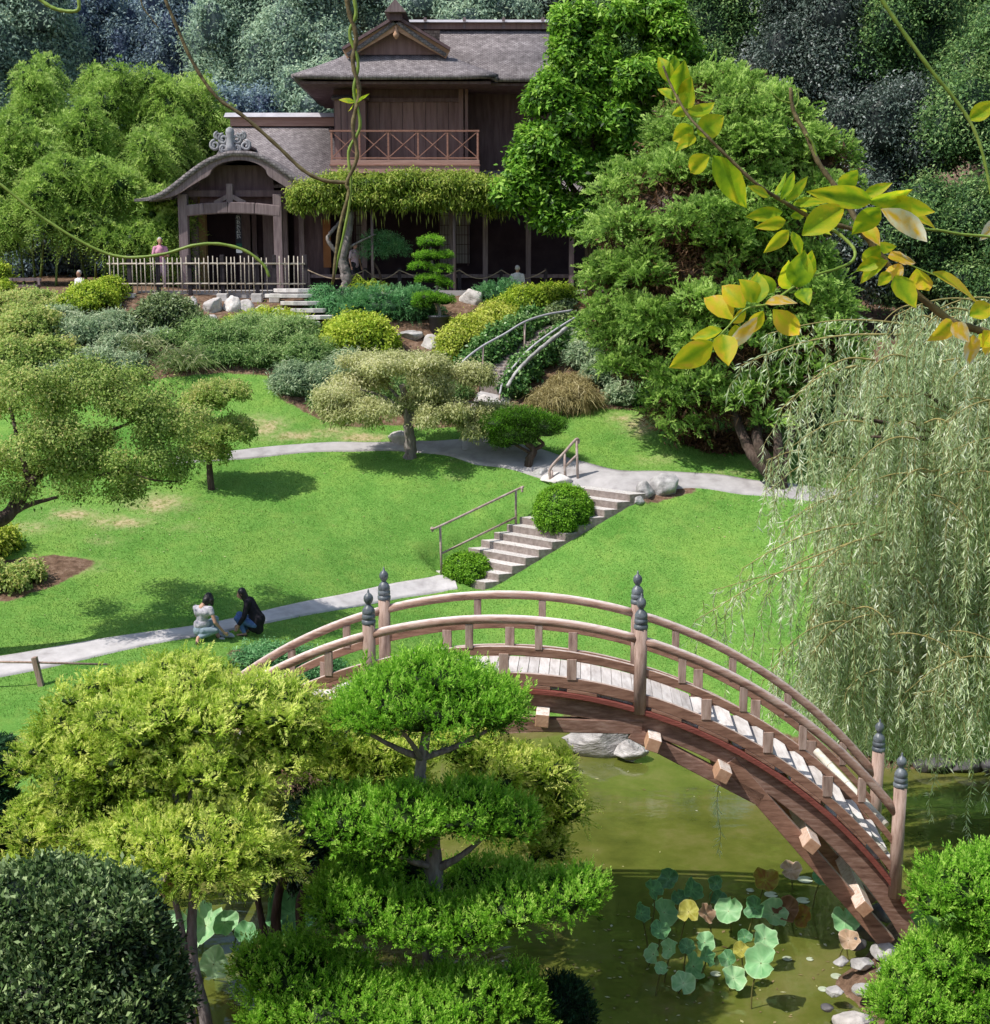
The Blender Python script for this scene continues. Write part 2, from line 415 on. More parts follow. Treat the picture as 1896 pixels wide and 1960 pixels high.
# beds and bare soil: 0 lawn, 1 planting soil
def inpoly(px,py,poly):
    ins=np.zeros(px.shape,bool); n=len(poly)
    for i in range(n):
        a=poly[i]; b=poly[(i+1)%n]
        ins^=((a[1]>py)!=(b[1]>py))&(px<(b[0]-a[0])*(py-a[1])/(b[1]-a[1]+1e-12)+a[0])
    return ins
PXX,PYY=to_px(X,Y,Z)
bed=inpoly(PXX,PYY,[(-900,300),(-900,760),(0,765),(200,740),(330,722),(400,716),(515,716),(530,755),(590,795),(660,815),(760,815),(880,820),(925,765),(980,785),(1040,800),(1150,783),(1250,787),(1380,800),(1600,830),(2600,870),(2600,300)])&(Y>36)
bed|=(Y>43.2)
bed|=inpoly(PXX,PYY,[(-400,1010),(0,1075),(110,1060),(200,1072),(130,1110),(40,1145),(-400,1230)])&(Y>26)
bed|=inpoly(PXX,PYY,[(440,1245),(560,1225),(640,1260),(640,1340),(440,1340)])&(Y>22)&(Y<27)
bed|=(SD<.35+.2*np.sin(X*1.3+Y*.8))|((Y<17.6+1.2*np.sin(X*.6)+.5*np.sin(X*1.9))&(X<9))
bed|=inpoly(PXX,PYY,[(1200,945),(1290,922),(1345,937),(1290,952),(1230,968)])&(Y>31)
bedf=bed.astype(float)
for _ in range(2):
    Zp=np.pad(bedf,1,mode='edge'); bedf=(Zp[:-2,1:-1]+Zp[2:,1:-1]+Zp[1:-1,:-2]+Zp[1:-1,2:]+Zp[1:-1,1:-1]*2)/6
# worn, straw-coloured patches
worn=np.zeros_like(X)
for (px,py,w,h,s) in [(500,815,60,22,.8),(560,835,70,12,.8),(690,838,60,10,1.),(640,825,50,10,.8),(300,965,70,22,.8),(230,1000,80,16,.75),(140,985,60,14,.8),(60,1010,60,14,.6),(350,1010,60,12,.4),(200,1035,60,12,.4),(1225,815,40,25,.8),(1190,800,40,12,.7),(1260,880,60,14,.45),(870,915,25,8,.4),(1400,905,60,8,.5),(880,880,18,6,.5),(120,1085,70,16,1.),(450,1100,200,60,.08)]:
    worn=np.maximum(worn,s*np.exp(-(((PXX-px)/w)**2+((PYY-py)/h)**2))*(Y>25))
# outer apron reaching the horizon
ox=np.concatenate([[-900,-500,-250,-120,-70,-45,-33],xs_in,[31,42,65,115,250,500,900]])
oy=np.concatenate([[-600,-250,-100,-40,-15],ys_in,[60,68,80,110,170,300,600,1200]])
GX,GY=np.meshgrid(ox,oy)
GZ=np.empty_like(GX); GB=np.ones_like(GX); GWr=np.zeros_like(GX)
nx,ny=len(xs_in),len(ys_in)
cx=np.clip(GX,xs_in[0],xs_in[-1]); cy=np.clip(GY,ys_in[0],ys_in[-1])
GZ=hgts(cx,cy)+np.clip(GY-56,0,60)*.16+np.clip(np.abs(GX)-27,0,50)*.03*(GY>25)
GB[5:5+ny,7:7+nx]=bedf; GWr[5:5+ny,7:7+nx]=worn
ii=np.arange(len(oy)-1)[:,None]*len(ox)+np.arange(len(ox)-1)[None,:]
quads=np.stack([ii,ii+1,ii+1+len(ox),ii+len(ox)],-1).reshape(-1,4)

def ground_mat():
    m,nt,b,out=new_mat('lawn_and_soil')
    v=coords(nt)
    a=nd(nt,'ShaderNodeAttribute',attribute_name='tint'); w=nd(nt,'ShaderNodeAttribute',attribute_name='worn')
    def nz(s,d=5.,r=.6):
        n=nd(nt,'ShaderNodeTexNoise',i_Scale=s,i_Detail=d,i_Roughness=r); nt.links.new(v,n.inputs['Vector']); return n.outputs[0]
    def mix(f,A,B,bl='MIX'):
        x=nd(nt,'ShaderNodeMix',data_type='RGBA',blend_type=bl)
        for k,val in (('Factor',f),('A',A),('B',B)):
            if isinstance(val,(tuple,float)): x.inputs[k].default_value=val if isinstance(val,float) else (*val,1)
            else: nt.links.new(val,x.inputs[k])
        return x.outputs['Result']
    fine=ramp(nt,[(.3,(.075,.165,.026)),(.5,(.140,.300,.054)),(.72,(.235,.400,.100))]); nt.links.new(nz(26.,6.,.75),fine.inputs[0])
    big=ramp(nt,[(.35,(.72,.84,.74)),(.5,(1.,1.,1.)),(.66,(1.28,1.12,1.1))]); nt.links.new(nz(.55,4.),big.inputs[0])
    g=mix(1.,fine.outputs[0],big.outputs[0],'MULTIPLY')
    cl=ramp(nt,[(.32,(.66,.76,.66)),(.5,(1.,1.,1.)),(.7,(1.18,1.1,1.1))]); nt.links.new(nz(4.5,7.,.75),cl.inputs[0])
    g=mix(.8,g,cl.outputs[0],'MULTIPLY')
    yel=ramp(nt,[(.5,(0,0,0)),(.75,(1,1,1))]); nt.links.new(nz(1.7,6.,.7),yel.inputs[0])
    gy=nd(nt,'ShaderNodeMath',operation='MULTIPLY'); nt.links.new(yel.outputs[0],gy.inputs[0]); gy.inputs[1].default_value=.6
    g=mix(gy.outputs[0],g,(.24,.34,.075))
    straw=ramp(nt,[(.35,(.16,.19,.04)),(.6,(.50,.41,.24))]); nt.links.new(nz(9.,6.,.7),straw.inputs[0])
    wn=nd(nt,'ShaderNodeMath',operation='ADD'); nt.links.new(w.outputs['Fac'],wn.inputs[0])
    wr=nd(nt,'ShaderNodeMapRange'); nt.links.new(nz(3.2,6.,.7),wr.inputs[0]); wr.inputs[1].default_value=.3; wr.inputs[2].default_value=.7; wr.inputs[3].default_value=-.45; wr.inputs[4].default_value=.5
    nt.links.new(wr.outputs[0],wn.inputs[1])
    wm=nd(nt,'ShaderNodeMath',operation='MULTIPLY',use_clamp=True); nt.links.new(wn.outputs[0],wm.inputs[0]); nt.links.new(w.outputs['Fac'],wm.inputs[1])
    wm2=nd(nt,'ShaderNodeMath',operation='MULTIPLY',use_clamp=True); nt.links.new(wm.outputs[0],wm2.inputs[0]); wm2.inputs[1].default_value=1.6
    g=mix(wm2.outputs[0],g,straw.outputs[0])
    soil=ramp(nt,[(.3,(.07,.042,.026)),(.5,(.17,.105,.07)),(.7,(.30,.21,.155))]); nt.links.new(nz(7.,8.,.7),soil.inputs[0])
    nb=nd(nt,'ShaderNodeMapRange'); nt.links.new(nz(6.,4.),nb.inputs[0]); nb.inputs[3].default_value=-.25; nb.inputs[4].default_value=.25
    ad=nd(nt,'ShaderNodeMath',operation='ADD'); nt.links.new(a.outputs['Fac'],ad.inputs[0]); nt.links.new(nb.outputs[0],ad.inputs[1])
    th=nd(nt,'ShaderNodeMapRange'); nt.links.new(ad.outputs[0],th.inputs[0]); th.inputs[1].default_value=.42; th.inputs[2].default_value=.58
    g=mix(th.outputs[0],g,soil.outputs[0])
    nt.links.new(g,b.inputs['Base Color']); b.inputs['Roughness'].default_value=.9; b.inputs['Specular IOR Level'].default_value=.12
    bp=nd(nt,'ShaderNodeBump',i_Strength=.55,i_Distance=.05); nt.links.new(nz(30.,5.,.7),bp.inputs['Height']); nt.links.new(bp.outputs[0],b.inputs['Normal'])
    return m
GM=ground_mat()
me=np_mesh('ground',np.stack([GX.ravel(),GY.ravel(),GZ.ravel()],1),[quads],GM,GB.ravel(),True)
at_=me.attributes.new('worn','FLOAT','POINT'); at_.data.foreach_set('value',GWr.ravel().astype(np.float32))
o=link('ground',me,None,(0,0,0)); o['kind']='structure'; o['label']='green lawn slopes and brown planting beds of the garden'

# ------------------------------------------------------------------ water
def water_mat():
    m,nt,b,out=new_mat('pond_water')
    v=coords(nt,(1,1,1))
    n=nd(nt,'ShaderNodeTexNoise',i_Scale=.75,i_Detail=9.,i_Roughness=.68); nt.links.new(v,n.inputs['Vector'])
    r=ramp(nt,[(.28,(.060,.078,.013)),(.5,(.112,.128,.024)),(.72,(.185,.165,.060))]); nt.links.new(n.outputs[0],r.inputs[0])
    nt.links.new(r.outputs[0],b.inputs['Base Color'])
    b.inputs['Roughness'].default_value=.02; b.inputs['IOR'].default_value=1.42; b.inputs['Specular IOR Level'].default_value=.85
    v2=coords(nt,(1,2.2,1))
    n2=nd(nt,'ShaderNodeTexNoise',i_Scale=1.6,i_Detail=3.,i_Distortion=.6); nt.links.new(v2,n2.inputs['Vector'])
    n3=nd(nt,'ShaderNodeTexNoise',i_Scale=11.,i_Detail=2.); nt.links.new(v2,n3.inputs['Vector'])
    # rings spreading from where a fish has just risen
    sub=nd(nt,'ShaderNodeVectorMath',operation='DISTANCE'); tc=nt.nodes.new('ShaderNodeTexCoord'); nt.links.new(tc.outputs['Object'],sub.inputs[0]); sub.inputs[1].default_value=(.55,16.75,0)
    sn=nd(nt,'ShaderNodeMath',operation='SINE'); ml=nd(nt,'ShaderNodeMath',operation='MULTIPLY'); ml.inputs[1].default_value=38.; nt.links.new(sub.outputs['Value'],ml.inputs[0]); nt.links.new(ml.outputs[0],sn.inputs[0])
    fo=nd(nt,'ShaderNodeMapRange'); nt.links.new(sub.outputs['Value'],fo.inputs[0]); fo.inputs[1].default_value=.3; fo.inputs[2].default_value=2.3; fo.inputs[3].default_value=.09; fo.inputs[4].default_value=0
    rg=nd(nt,'ShaderNodeMath',operation='MULTIPLY'); nt.links.new(sn.outputs[0],rg.inputs[0]); nt.links.new(fo.outputs[0],rg.inputs[1])
    s1=nd(nt,'ShaderNodeMath',operation='MULTIPLY_ADD'); nt.links.new(n3.outputs[0],s1.inputs[0]); s1.inputs[1].default_value=.12; nt.links.new(n2.outputs[0],s1.inputs[2])
    s2=nd(nt,'ShaderNodeMath',operation='ADD'); nt.links.new(s1.outputs[0],s2.inputs[0]); nt.links.new(rg.outputs[0],s2.inputs[1])
    bp=nd(nt,'ShaderNodeBump',i_Strength=.075,i_Distance=.05); nt.links.new(s2.outputs[0],bp.inputs['Height']); nt.links.new(bp.outputs[0],b.inputs['Normal'])
    return m
mb=MB(); mb.add([(-7,13.5,0),(20,13.5,0),(20,28.5,0),(-7,28.5,0)],[(0,1,2,3)])
o=mb.build('water',water_mat(),base=(0,0,0)); o['kind']='structure'; o['label']='murky olive green pond under the bridge'

# ------------------------------------------------------------------ paths
CONC=surf('pale_concrete',(.30,.275,.275),(.44,.415,.415),2.2,.9,.35,c3=(.53,.50,.50),detail=9.)
PATHS=[]
def path(name,pts,widths,label,dz=.035):
    p=[np.array((q.x,q.y)) for q in pts]; s=spline(p,10); w=lerp_list(widths,len(s)); V=[];F=[]; m=9; PATHS.append((s,w))
    for i,q in enumerate(s):
        t=s[min(i+1,len(s)-1)]-s[max(i-1,0)]; t=t/np.linalg.norm(t); nrm=np.array((-t[1],t[0]))
        zs=[]
        for k in range(m):
            e=q+nrm*w[i]*(k/(m-1)-.5); zs.append((e[0],e[1],hgt(e[0],e[1])+dz))
        V.append((zs[0][0],zs[0][1],zs[0][2]-.12)); V+=zs; V.append((zs[-1][0],zs[-1][1],zs[-1][2]-.12))
    M=m+2
    for i in range(len(s)-1):
        for k in range(M-1): a=i*M+k; F.append((a,a+1,a+M+1,a+M))
    o=MB().add(V,F,True).build(name,CONC,base=(s[0][0],s[0][1],0)); o['kind']='structure'; o['label']=label
path('path',[G(x,y) for x,y in [(300,888),(430,875),(560,862),(700,857),(820,858),(930,866),(1020,882),(1110,907),(1200,921),(1320,921),(1450,935),(1570,948),(1750,960)]],[.42,.42,.45,.5,.75,1.35,1.25,1.2,1.15,.85,.75,.75,.75],'pale concrete path curving along the top of the lawn')
path('path',[G(x,y) for x,y in [(935,862),(930,815),(940,775),(955,750)]],[1.4,1.2,1.0,.9],'short concrete path leading up to the curved stairs',.042)
path('path',[G(x,y) for x,y in [(-260,1322),(-100,1292),(0,1276),(200,1240),(430,1200),(650,1154),(760,1134),(845,1120),(872,1116)]],[1.1,1.1,1.0,.8,.58,.5,.5,.6,.62],'grey concrete path at the foot of the lawn')
# terrace paving in front of the house
tz=8.82
mb=MB(); mb.prism([(-11.5,44.35,tz-.25),(-2.6,44.35,tz-.25),(5.5,44.9,tz-.25),(5.5,48,tz-.25),(-11.5,48,tz-.25)],(0,0,.25))
o=mb.build('pavement',CONC); o['kind']='structure'; o['label']='pale paved terrace in front of the house'
# ------------------------------------------------------------------ moon bridge
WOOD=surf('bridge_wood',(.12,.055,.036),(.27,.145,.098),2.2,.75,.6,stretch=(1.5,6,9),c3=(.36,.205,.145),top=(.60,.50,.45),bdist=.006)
WOODP=surf('post_wood',(.16,.095,.075),(.34,.235,.19),2.4,.78,.6,stretch=(8,8,1.2),c3=(.48,.35,.30),bdist=.006)
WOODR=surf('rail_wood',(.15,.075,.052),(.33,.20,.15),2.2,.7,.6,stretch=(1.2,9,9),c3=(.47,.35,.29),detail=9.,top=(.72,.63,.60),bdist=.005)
RED=surf('red_edge_board',(.17,.045,.034),(.27,.08,.06),3.,.7,.4,stretch=(1.5,6,6))
DECK=surf('deck_boards',(.38,.34,.32),(.58,.54,.52),2.5,.85,.45,stretch=(5,1,4),c3=(.72,.69,.67),bdist=.004)
DARKW=surf('under_bridge_wood',(.12,.062,.045),(.25,.142,.105),3.,.75,.5,stretch=(1.5,6,9),c3=(.38,.255,.205),bdist=.006)
ENDG=surf('sawn_end_wood',(.34,.18,.105),(.50,.31,.20),9.,.8,.2,top=(.80,.72,.66))
BRONZE=surf('weathered_bronze',(.045,.055,.065),(.11,.125,.14),9.,.42,.2,c3=(.20,.22,.24),spec=.5)
BC=P(965,1308,17.4); ZC=BC.z                    # crest of the deck at its near edge
ANG=math.radians(-3.9)
LX=Vector((math.cos(ANG),math.sin(ANG),0)); TX=Vector((-math.sin(ANG),math.cos(ANG),0))
RB=6.6; WB=1.38
ORG=Vector((BC.x,17.4,0))
def AR(s,off=0.,t=0.):                            # s measured horizontally at deck level
    ph=math.asin(max(-.995,min(.995,s/RB)))
    return ORG+LX*((RB+off)*math.sin(ph))+TX*t+Vector((0,0,ZC-RB+(RB+off)*math.cos(ph)))
def PH(ph,off=0.,t=0.): return ORG+LX*((RB+off)*math.sin(ph))+TX*t+Vector((0,0,ZC-RB+(RB+off)*math.cos(ph)))
def VZ(s,off=0.,t=0.): return AR(s,0,t)+Vector((0,0,off))
def lift_beam(mb,s0,s1,o0,o1,t0,t1,n=28):
    vs=[]; f=[]
    for i in range(n+1):
        s=s0+(s1-s0)*i/n; vs+=[VZ(s,o0,t0),VZ(s,o0,t1),VZ(s,o1,t1),VZ(s,o1,t0)]
    for i in range(n):
        for k in range(4): f.append((i*4+k,i*4+(k+1)%4,i*4+4+(k+1)%4,i*4+4+k))
    f+=[(0,1,2,3),(n*4+3,n*4+2,n*4+1,n*4)]
    return mb.add(vs,f)
def lift_tube(mb,s0,s1,off,t,r,n=26,seg=12): return mb.tube([VZ(s0+(s1-s0)*i/n,off,t) for i in range(n+1)],r,seg)
def fs(s): return math.asin(s/RB)
def arc_beam(mb,s0,s1,o0,o1,t0,t1,n=28):
    a,b=fs(s0),fs(s1); vs=[]; f=[]
    for i in range(n+1):
        ph=a+(b-a)*i/n
        vs+=[PH(ph,o0,t0),PH(ph,o0,t1),PH(ph,o1,t1),PH(ph,o1,t0)]
    for i in range(n):
        for k in range(4): f.append((i*4+k,i*4+(k+1)%4,i*4+4+(k+1)%4,i*4+4+k))
    f+=[(0,1,2,3),(n*4+3,n*4+2,n*4+1,n*4)]
    return mb.add(vs,f)
def arc_tube(mb,s0,s1,off,t,r,n=26,seg=12):
    a,b=fs(s0),fs(s1); return mb.tube([PH(a+(b-a)*i/n,off,t) for i in range(n+1)],r,seg)
br=thing('arched_bridge','arched brown wooden footbridge with bronze-capped posts crossing the pond','footbridge',(ORG.x,ORG.y+.7,0))
SE=5.22; SM=1.8
mb=MB(); a=fs(-2.55); b=fs(2.55); n=36
for i in range(n):
    p0=a+(b-a)*(i+.03)/n; p1=a+(b-a)*(i+.97)/n
    q=[PH(p0,-.05,.06),PH(p1,-.05,.06),PH(p1,0,.06),PH(p0,0,.06)]
    mb.prism(q,TX*(WB-.12))
mb.build('deck',DECK,br)
for sg in (-1,1):
    for k in range(10):
        s=2.68+k*.262; p=AR(sg*s); h=.05
        z=p.z+.02
        c=ORG+LX*(sg*s)+TX*(WB/2)+Vector((0,0,z-ORG.z))
        MB().box((c.x,c.y,z-h/2),(.31,WB-.13,h),Matrix.Rotation(ANG,3,'Z')).build('step',DECK,br,bevel=.006)
for t0,t1 in ((.0,.11),(WB-.11,WB)):
    sgn=-1 if t0==0 else 1; ft=.0 if t0==0 else WB
    mb=arc_beam(MB(),-5.72,5.72,-.38,-.12,t0+.05,t1+.0 if t0==0 else t1-.05,44); mb.build('girder',DARKW,br,bevel=.012)
    mb=arc_beam(MB(),-5.55,5.55,-.115,-.045,ft-.05,ft+.05,44); mb.build('edge_board',RED,br,bevel=.008)
    # kick board, broken into bays by the posts, with gaps under it
    for s0,s1 in ((-SE,-SM-.06),(-SM+.06,SM-.06),(SM+.06,SE)):
        mb=MB(); lift_beam(mb,s0,s1,.005,.160,ft-.03,ft+.03)
        k=s0+.3
        while k<s1-.2:
            lift_beam(mb,k-.2,k+.2,-.046,.005,ft-.028,ft+.028,3); k+=.62
        mb.build('kick_board',WOOD,br,bevel=.008)
        mb=lift_beam(MB(),s0,s1,.395,.515,ft-.032,ft+.032); mb.build('middle_rail',WOOD,br,bevel=.01)
        e=.35 if s1==SE else 0; e0=.35 if s0==-SE else 0
        mb=lift_tube(MB(),s0,s1,.88,ft,.062); mb.build('handrail',WOODR,br)
    def stub(s,o0,o1,w=.115):
        p0=VZ(s,o0-.02,ft); p1=VZ(s,o1+.02,ft); mbx=MB(); mbx.bar(p0,p1,w,.085,up=TX); mbx.build('baluster',WOODP,br,bevel=.006)
    for s in (-.9,0,.9): stub(s,.155,.40,.13)
    for s in (-.46,.46): stub(s,.515,.81,.10)
    for sg in (-1,1):
        for s in (2.68,3.50,4.30): stub(sg*s,.155,.40,.13)
        for s in (2.35,3.16,3.95,4.75): stub(sg*s,.515,.81,.10)
    for s in (-SE-.03,-SM,SM,SE+.03):
        c=AR(max(-SE,min(SE,s)),0,ft); end=abs(s)>5
        zb=c.z-.12 if not end else c.z-.30; zt=c.z+(1.05 if not end else 1.27)
        c=ORG+LX*s+TX*ft
        mbp=MB(); mbp.tube([(c.x,c.y,zb),(c.x,c.y,zt)],.086,18); po=mbp.build('post',WOODP,br)
        f=MB().lathe((c.x,c.y,zt-.015),[(0.09021, 0), (0.09409000000000001, 0.01), (0.09409000000000001, 0.05), (0.08, 0.056), (0.08, 0.07), (0.0893, 0.076), (0.0893, 0.125), (0.0818, 0.131), (0.0818, 0.142), (0.0865, 0.148), (0.0837, 0.19), (0.0577, 0.235), (0.0372, 0.252), (0.0316, 0.272), (0.0447, 0.285), (0.0602, 0.315), (0.0654, 0.345), (0.0602, 0.375), (0.0387, 0.405), (0.0172, 0.42), (0.012, 0.45), (0.0043, 0.475)],18)
        f.build('finial',BRONZE,po)
    # trussed underside
    tf=ft+sgn*.0
    def zat(px,py,s): return P(px,py,17.4-s*math.sin(-ANG)).z
    z0=zat(1100,1385,.5); L1=(1.85,z0-.02); 
    seg=[((-1.85,3.43),(1.85,3.43)),((1.70,3.36),(3.46,2.45)),((3.0,2.98),(5.22,.44))]
    for (sa,za),(sb,zb) in seg+[((-sa,za),(-sb,zb)) for (sa,za),(sb,zb) in seg[1:]]:
        tt=ft-sgn*.10
        p0=ORG+LX*sa+TX*tt+Vector((0,0,za)); p1=ORG+LX*sb+TX*tt+Vector((0,0,zb))
        MB().bar(p0,p1,.13,.19 if abs(sa)<2.5 else .22).build('strut',DARKW if abs(sa)<2.5 else WOOD,br,bevel=.012)
for s,z in ((.52,3.60),(1.98,3.30),(2.90,2.90),(4.08,1.96),(4.80,1.10)):
    for sg in (-1,1):
        ph=fs(sg*s); c=ORG+LX*(sg*s)+TX*(WB/2)+Vector((0,0,z))
        R=Matrix((LX*math.cos(ph)-Vector((0,0,math.sin(ph))),TX,LX*math.sin(ph)+Vector((0,0,math.cos(ph))))).transposed()
        MB().box(c,(.18,WB+.58,.175),R).build('cross_beam',ENDG,br,bevel=.01)
# bamboo poles laid across the bridge mouth
BAMB=surf('pale_bamboo',(.55,.50,.40),(.75,.72,.65),5.,.5,.15,stretch=(1,1,4))
for (dz,lab) in ((.55,'upper pale bamboo pole barring the bridge steps'),(.16,'lower pale bamboo pole barring the bridge steps')):
    z=AR(5.05).z
    p0=ORG+LX*4.35+TX*(WB-.15)+Vector((0,0,z+dz+.52)); p1=ORG+LX*5.12+TX*.12+Vector((0,0,z+dz-.10))
    mb=MB(); mb.tube([p0,p1],.052,12)
    for k in (.2,.45,.7,.93): mb.tube([p0.lerp(p1,k-.006),p0.lerp(p1,k+.006)],.057,12)
    o=mb.build('bamboo_pole',BAMB); tag(o,lab,'pole','bamboo poles across the bridge')
# ------------------------------------------------------------------ house
HW=surf('dark_house_wood',(.085,.055,.062),(.14,.094,.102),2.,.85,.3,stretch=(3,3,.4),c3=(.20,.138,.146),spec=.12)  # purplish cast of the shade mixed into the wood colour
HWL=surf('brown_shutter_wood',(.17,.105,.10),(.25,.16,.15),2.,.85,.25,stretch=(4,4,.3),c3=(.30,.20,.19),spec=.12)
HWP=surf('grey_post_wood',(.13,.095,.10),(.21,.16,.165),2.5,.85,.3,stretch=(6,6,.6),c3=(.28,.22,.225),spec=.12)
RAILW=surf('balcony_wood',(.24,.115,.085),(.36,.19,.145),3.,.8,.3,stretch=(2,6,6))
FASC=surf('fascia_wood',(.30,.17,.14),(.43,.27,.23),2.,.85,.25,stretch=(.6,3,5))
GABLE=surf('gable_wood',(.36,.20,.12),(.50,.31,.21),2.,.85,.25,stretch=(2,3,5))
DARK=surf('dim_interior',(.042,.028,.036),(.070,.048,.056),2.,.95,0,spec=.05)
METALC=surf('pale_ridge_metal',(.36,.345,.375),(.50,.48,.51),3.,.6,.1,spec=.3)
PAPER=surf('shoji_paper',(.42,.40,.42),(.56,.54,.55),2.,.9,0)
ORANGE=surf('orange_plaster',(.30,.12,.05),(.42,.19,.08),2.,.9,.1)
OCHRE=surf('ochre_plaster',(.34,.22,.10),(.42,.29,.14),2.,.9,.1)
def shingle():
    m,nt,b,out=new_mat('wood_shingles')
    v=coords(nt,(1,1,1))
    mp=coords(nt,(1,1.,1.9))
    n=nd(nt,'ShaderNodeTexNoise',i_Scale=5.,i_Detail=9.,i_Roughness=.75); nt.links.new(v,n.inputs['Vector'])
    sx=nt.nodes.new('ShaderNodeSeparateXYZ'); nt.links.new(v,sx.inputs[0])
    ad=nd(nt,'ShaderNodeMath',operation='ADD'); nt.links.new(sx.outputs[1],ad.inputs[0]); nt.links.new(sx.outputs[2],ad.inputs[1])
    cb=nt.nodes.new('ShaderNodeCombineXYZ'); nt.links.new(sx.outputs[0],cb.inputs[0]); nt.links.new(ad.outputs[0],cb.inputs[1])
    bk=nd(nt,'ShaderNodeTexBrick'); bk.inputs['Scale'].default_value=4.5; bk.inputs['Color1'].default_value=(.9,.9,.9,1); bk.inputs['Color2'].default_value=(.45,.45,.45,1); bk.inputs['Mortar'].default_value=(.12,.12,.12,1); bk.inputs['Mortar Size'].default_value=.05; bk.inputs['Brick Width'].default_value=.55; bk.inputs['Row Height'].default_value=.42
    nt.links.new(cb.outputs[0],bk.inputs['Vector'])
    r=ramp(nt,[(.28,(.15,.130,.138)),(.5,(.31,.275,.285)),(.72,(.52,.475,.485))]); nt.links.new(n.outputs[0],r.inputs[0])
    mx=nd(nt,'ShaderNodeMix',data_type='RGBA',blend_type='MULTIPLY'); mx.inputs['Factor'].default_value=.65
    nt.links.new(r.outputs[0],mx.inputs['A']); nt.links.new(bk.outputs[0],mx.inputs['B'])
    nt.links.new(mx.outputs['Result'],b.inputs['Base Color']); b.inputs['Roughness'].default_value=.9; b.inputs['Specular IOR Level'].default_value=.15
    ml=nd(nt,'ShaderNodeMath',operation='MULTIPLY_ADD'); ml.inputs[1].default_value=.6; nt.links.new(n.outputs[0],ml.inputs[0]); nt.links.new(bk.outputs['Fac'],ml.inputs[2])
    bp=nd(nt,'ShaderNodeBump',i_Strength=.7,i_Distance=.05); nt.links.new(ml.outputs[0],bp.inputs['Height']); nt.links.new(bp.outputs[0],b.inputs['Normal'])
    return m
SHG=shingle()
hs=thing('japanese_house','two-storey dark timber Japanese house with shingled hip-and-gable roofs on the hilltop','house',(0,48,8.8))
gz=8.8
def X_(px,Y): return P(px,900,Y).x
def Z_(py,Y): return P(948,py,Y).z
# --- walls
Yu=48.3; zf=Z_(330,Yu); ze=Z_(146,46.7)
xl,xr=X_(653,Yu),X_(888,Yu)
mb=MB(); mb.lim((xl,Yu,zf-.4),(xr,Yu+5.5,ze+.5)); mb.lim((xr,Yu+1.2,zf-.4),(X_(1190,49.5),Yu+5.2,ze+.4)); mb.build('upper_wall',HW,hs)
Yw=48.4
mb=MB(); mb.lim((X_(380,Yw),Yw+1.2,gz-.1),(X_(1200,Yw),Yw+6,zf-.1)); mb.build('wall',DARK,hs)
mb=MB(); mb.lim((X_(575,47.4),47.4,gz),(X_(640,47.4),47.5,Z_(350,47.4))); mb.build('side_panel',HW,hs)
MB().lim((X_(628,47.3),47.34,Z_(512,47.3)),(X_(642,47.3),47.39,Z_(420,47.3))).build('orange_panel',ORANGE,hs)
# veranda
MB().lim((X_(585,47),46.9,gz+.42),(X_(1190,47),Yw+1.2,gz+.54)).build('veranda_floor',HWP,hs)
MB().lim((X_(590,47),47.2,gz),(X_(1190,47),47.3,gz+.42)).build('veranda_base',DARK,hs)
for px in (590,706,868,930,1010,1090):
    x=X_(px,46.9); MB().lim((x-.085,46.72,gz),(x+.085,46.89,Z_(345,46.9))).build('post',HWP,hs,bevel=.01)
for px in (676,858):
    x=X_(px,Yw+1); Y0=Yw+1.05; w=.56 if px>800 else .42; z0,z1=Z_(505,Y0),Z_(395,Y0)
    f=MB(); 
    for k in range(2): f.lim((x+k*w*.98-w/2,Y0-.02,z0-.06),(x+k*w*.98-w/2+.05,Y0+.03,z1)); f.lim((x+k*w*.98+w/2-.09,Y0-.02,z0-.06),(x+k*w*.98+w/2-.04,Y0+.03,z1))
    for k in range(7): f.lim((x-w/2+.02,Y0-.015,z0+(z1-z0)*k/6.),(x+w*1.45,Y0+.02,z0+(z1-z0)*k/6.+.022))
    for k in range(11): f.lim((x-w/2+w*2*k/11.,Y0-.012,z0),(x-w/2+w*2*k/11.+.02,Y0+.018,z1))
    scr=f.build('shoji_screen',HW,hs)
    MB().lim((x-w/2,Y0+.03,z0),(x+w*1.45,Y0+.05,z1)).build('paper',PAPER,scr)
# --- upper shutters and balcony
z0,z1=Z_(310,Yu),Z_(196,Yu)
xa,xb=X_(716,Yu),X_(884,Yu)
n=8
for k in range(n):
    x0=xa+(xb-xa)*k/n; x1=xa+(xb-xa)*(k+1)/n
    MB().lim((x0+.008,Yu-.05-(k%2)*.006,z0),(x1-.008,Yu-.002,z1)).build('shutter_board',HWL,hs)
MB().lim((xa-.1,Yu-.12,z1),(xb+.1,Yu-.003,z1+.13)).build('shutter_head',HW,hs)
for px,w in ((886,.16),(896,.1)):
    x=X_(px,Yu); MB().lim((x-w/2,Yu-.2,z0-.2),(x+w/2,Yu-.06,ze+.3)).build('corner_post',HWL,hs)
mb=MB(); x0,x1=X_(655,Yu-.5),X_(711,Yu-.5); mb.lim((x0,Yu-.55,Z_(318,Yu-.5)),(x1,Yu-.06,Z_(191,Yu-.5))); bx=mb.build('shutter_box',HWL,hs)
mb=MB()
for k in range(1,5): x=x0+(x1-x0)*k/5; mb.lim((x-.012,Yu-.57,Z_(318,Yu-.5)),(x+.012,Yu-.551,Z_(191,Yu-.5)))
mb.build('batten',HW,bx)
mb=MB(); mb.prism([(x0-.12,Yu-.75,Z_(190,Yu-.5)),(x0-.12,Yu-.03,Z_(178,Yu-.5)),(x0-.12,Yu-.03,Z_(190,Yu-.5))],(x1-x0+.24,0,0)); mb.build('box_roof',SHG,bx)
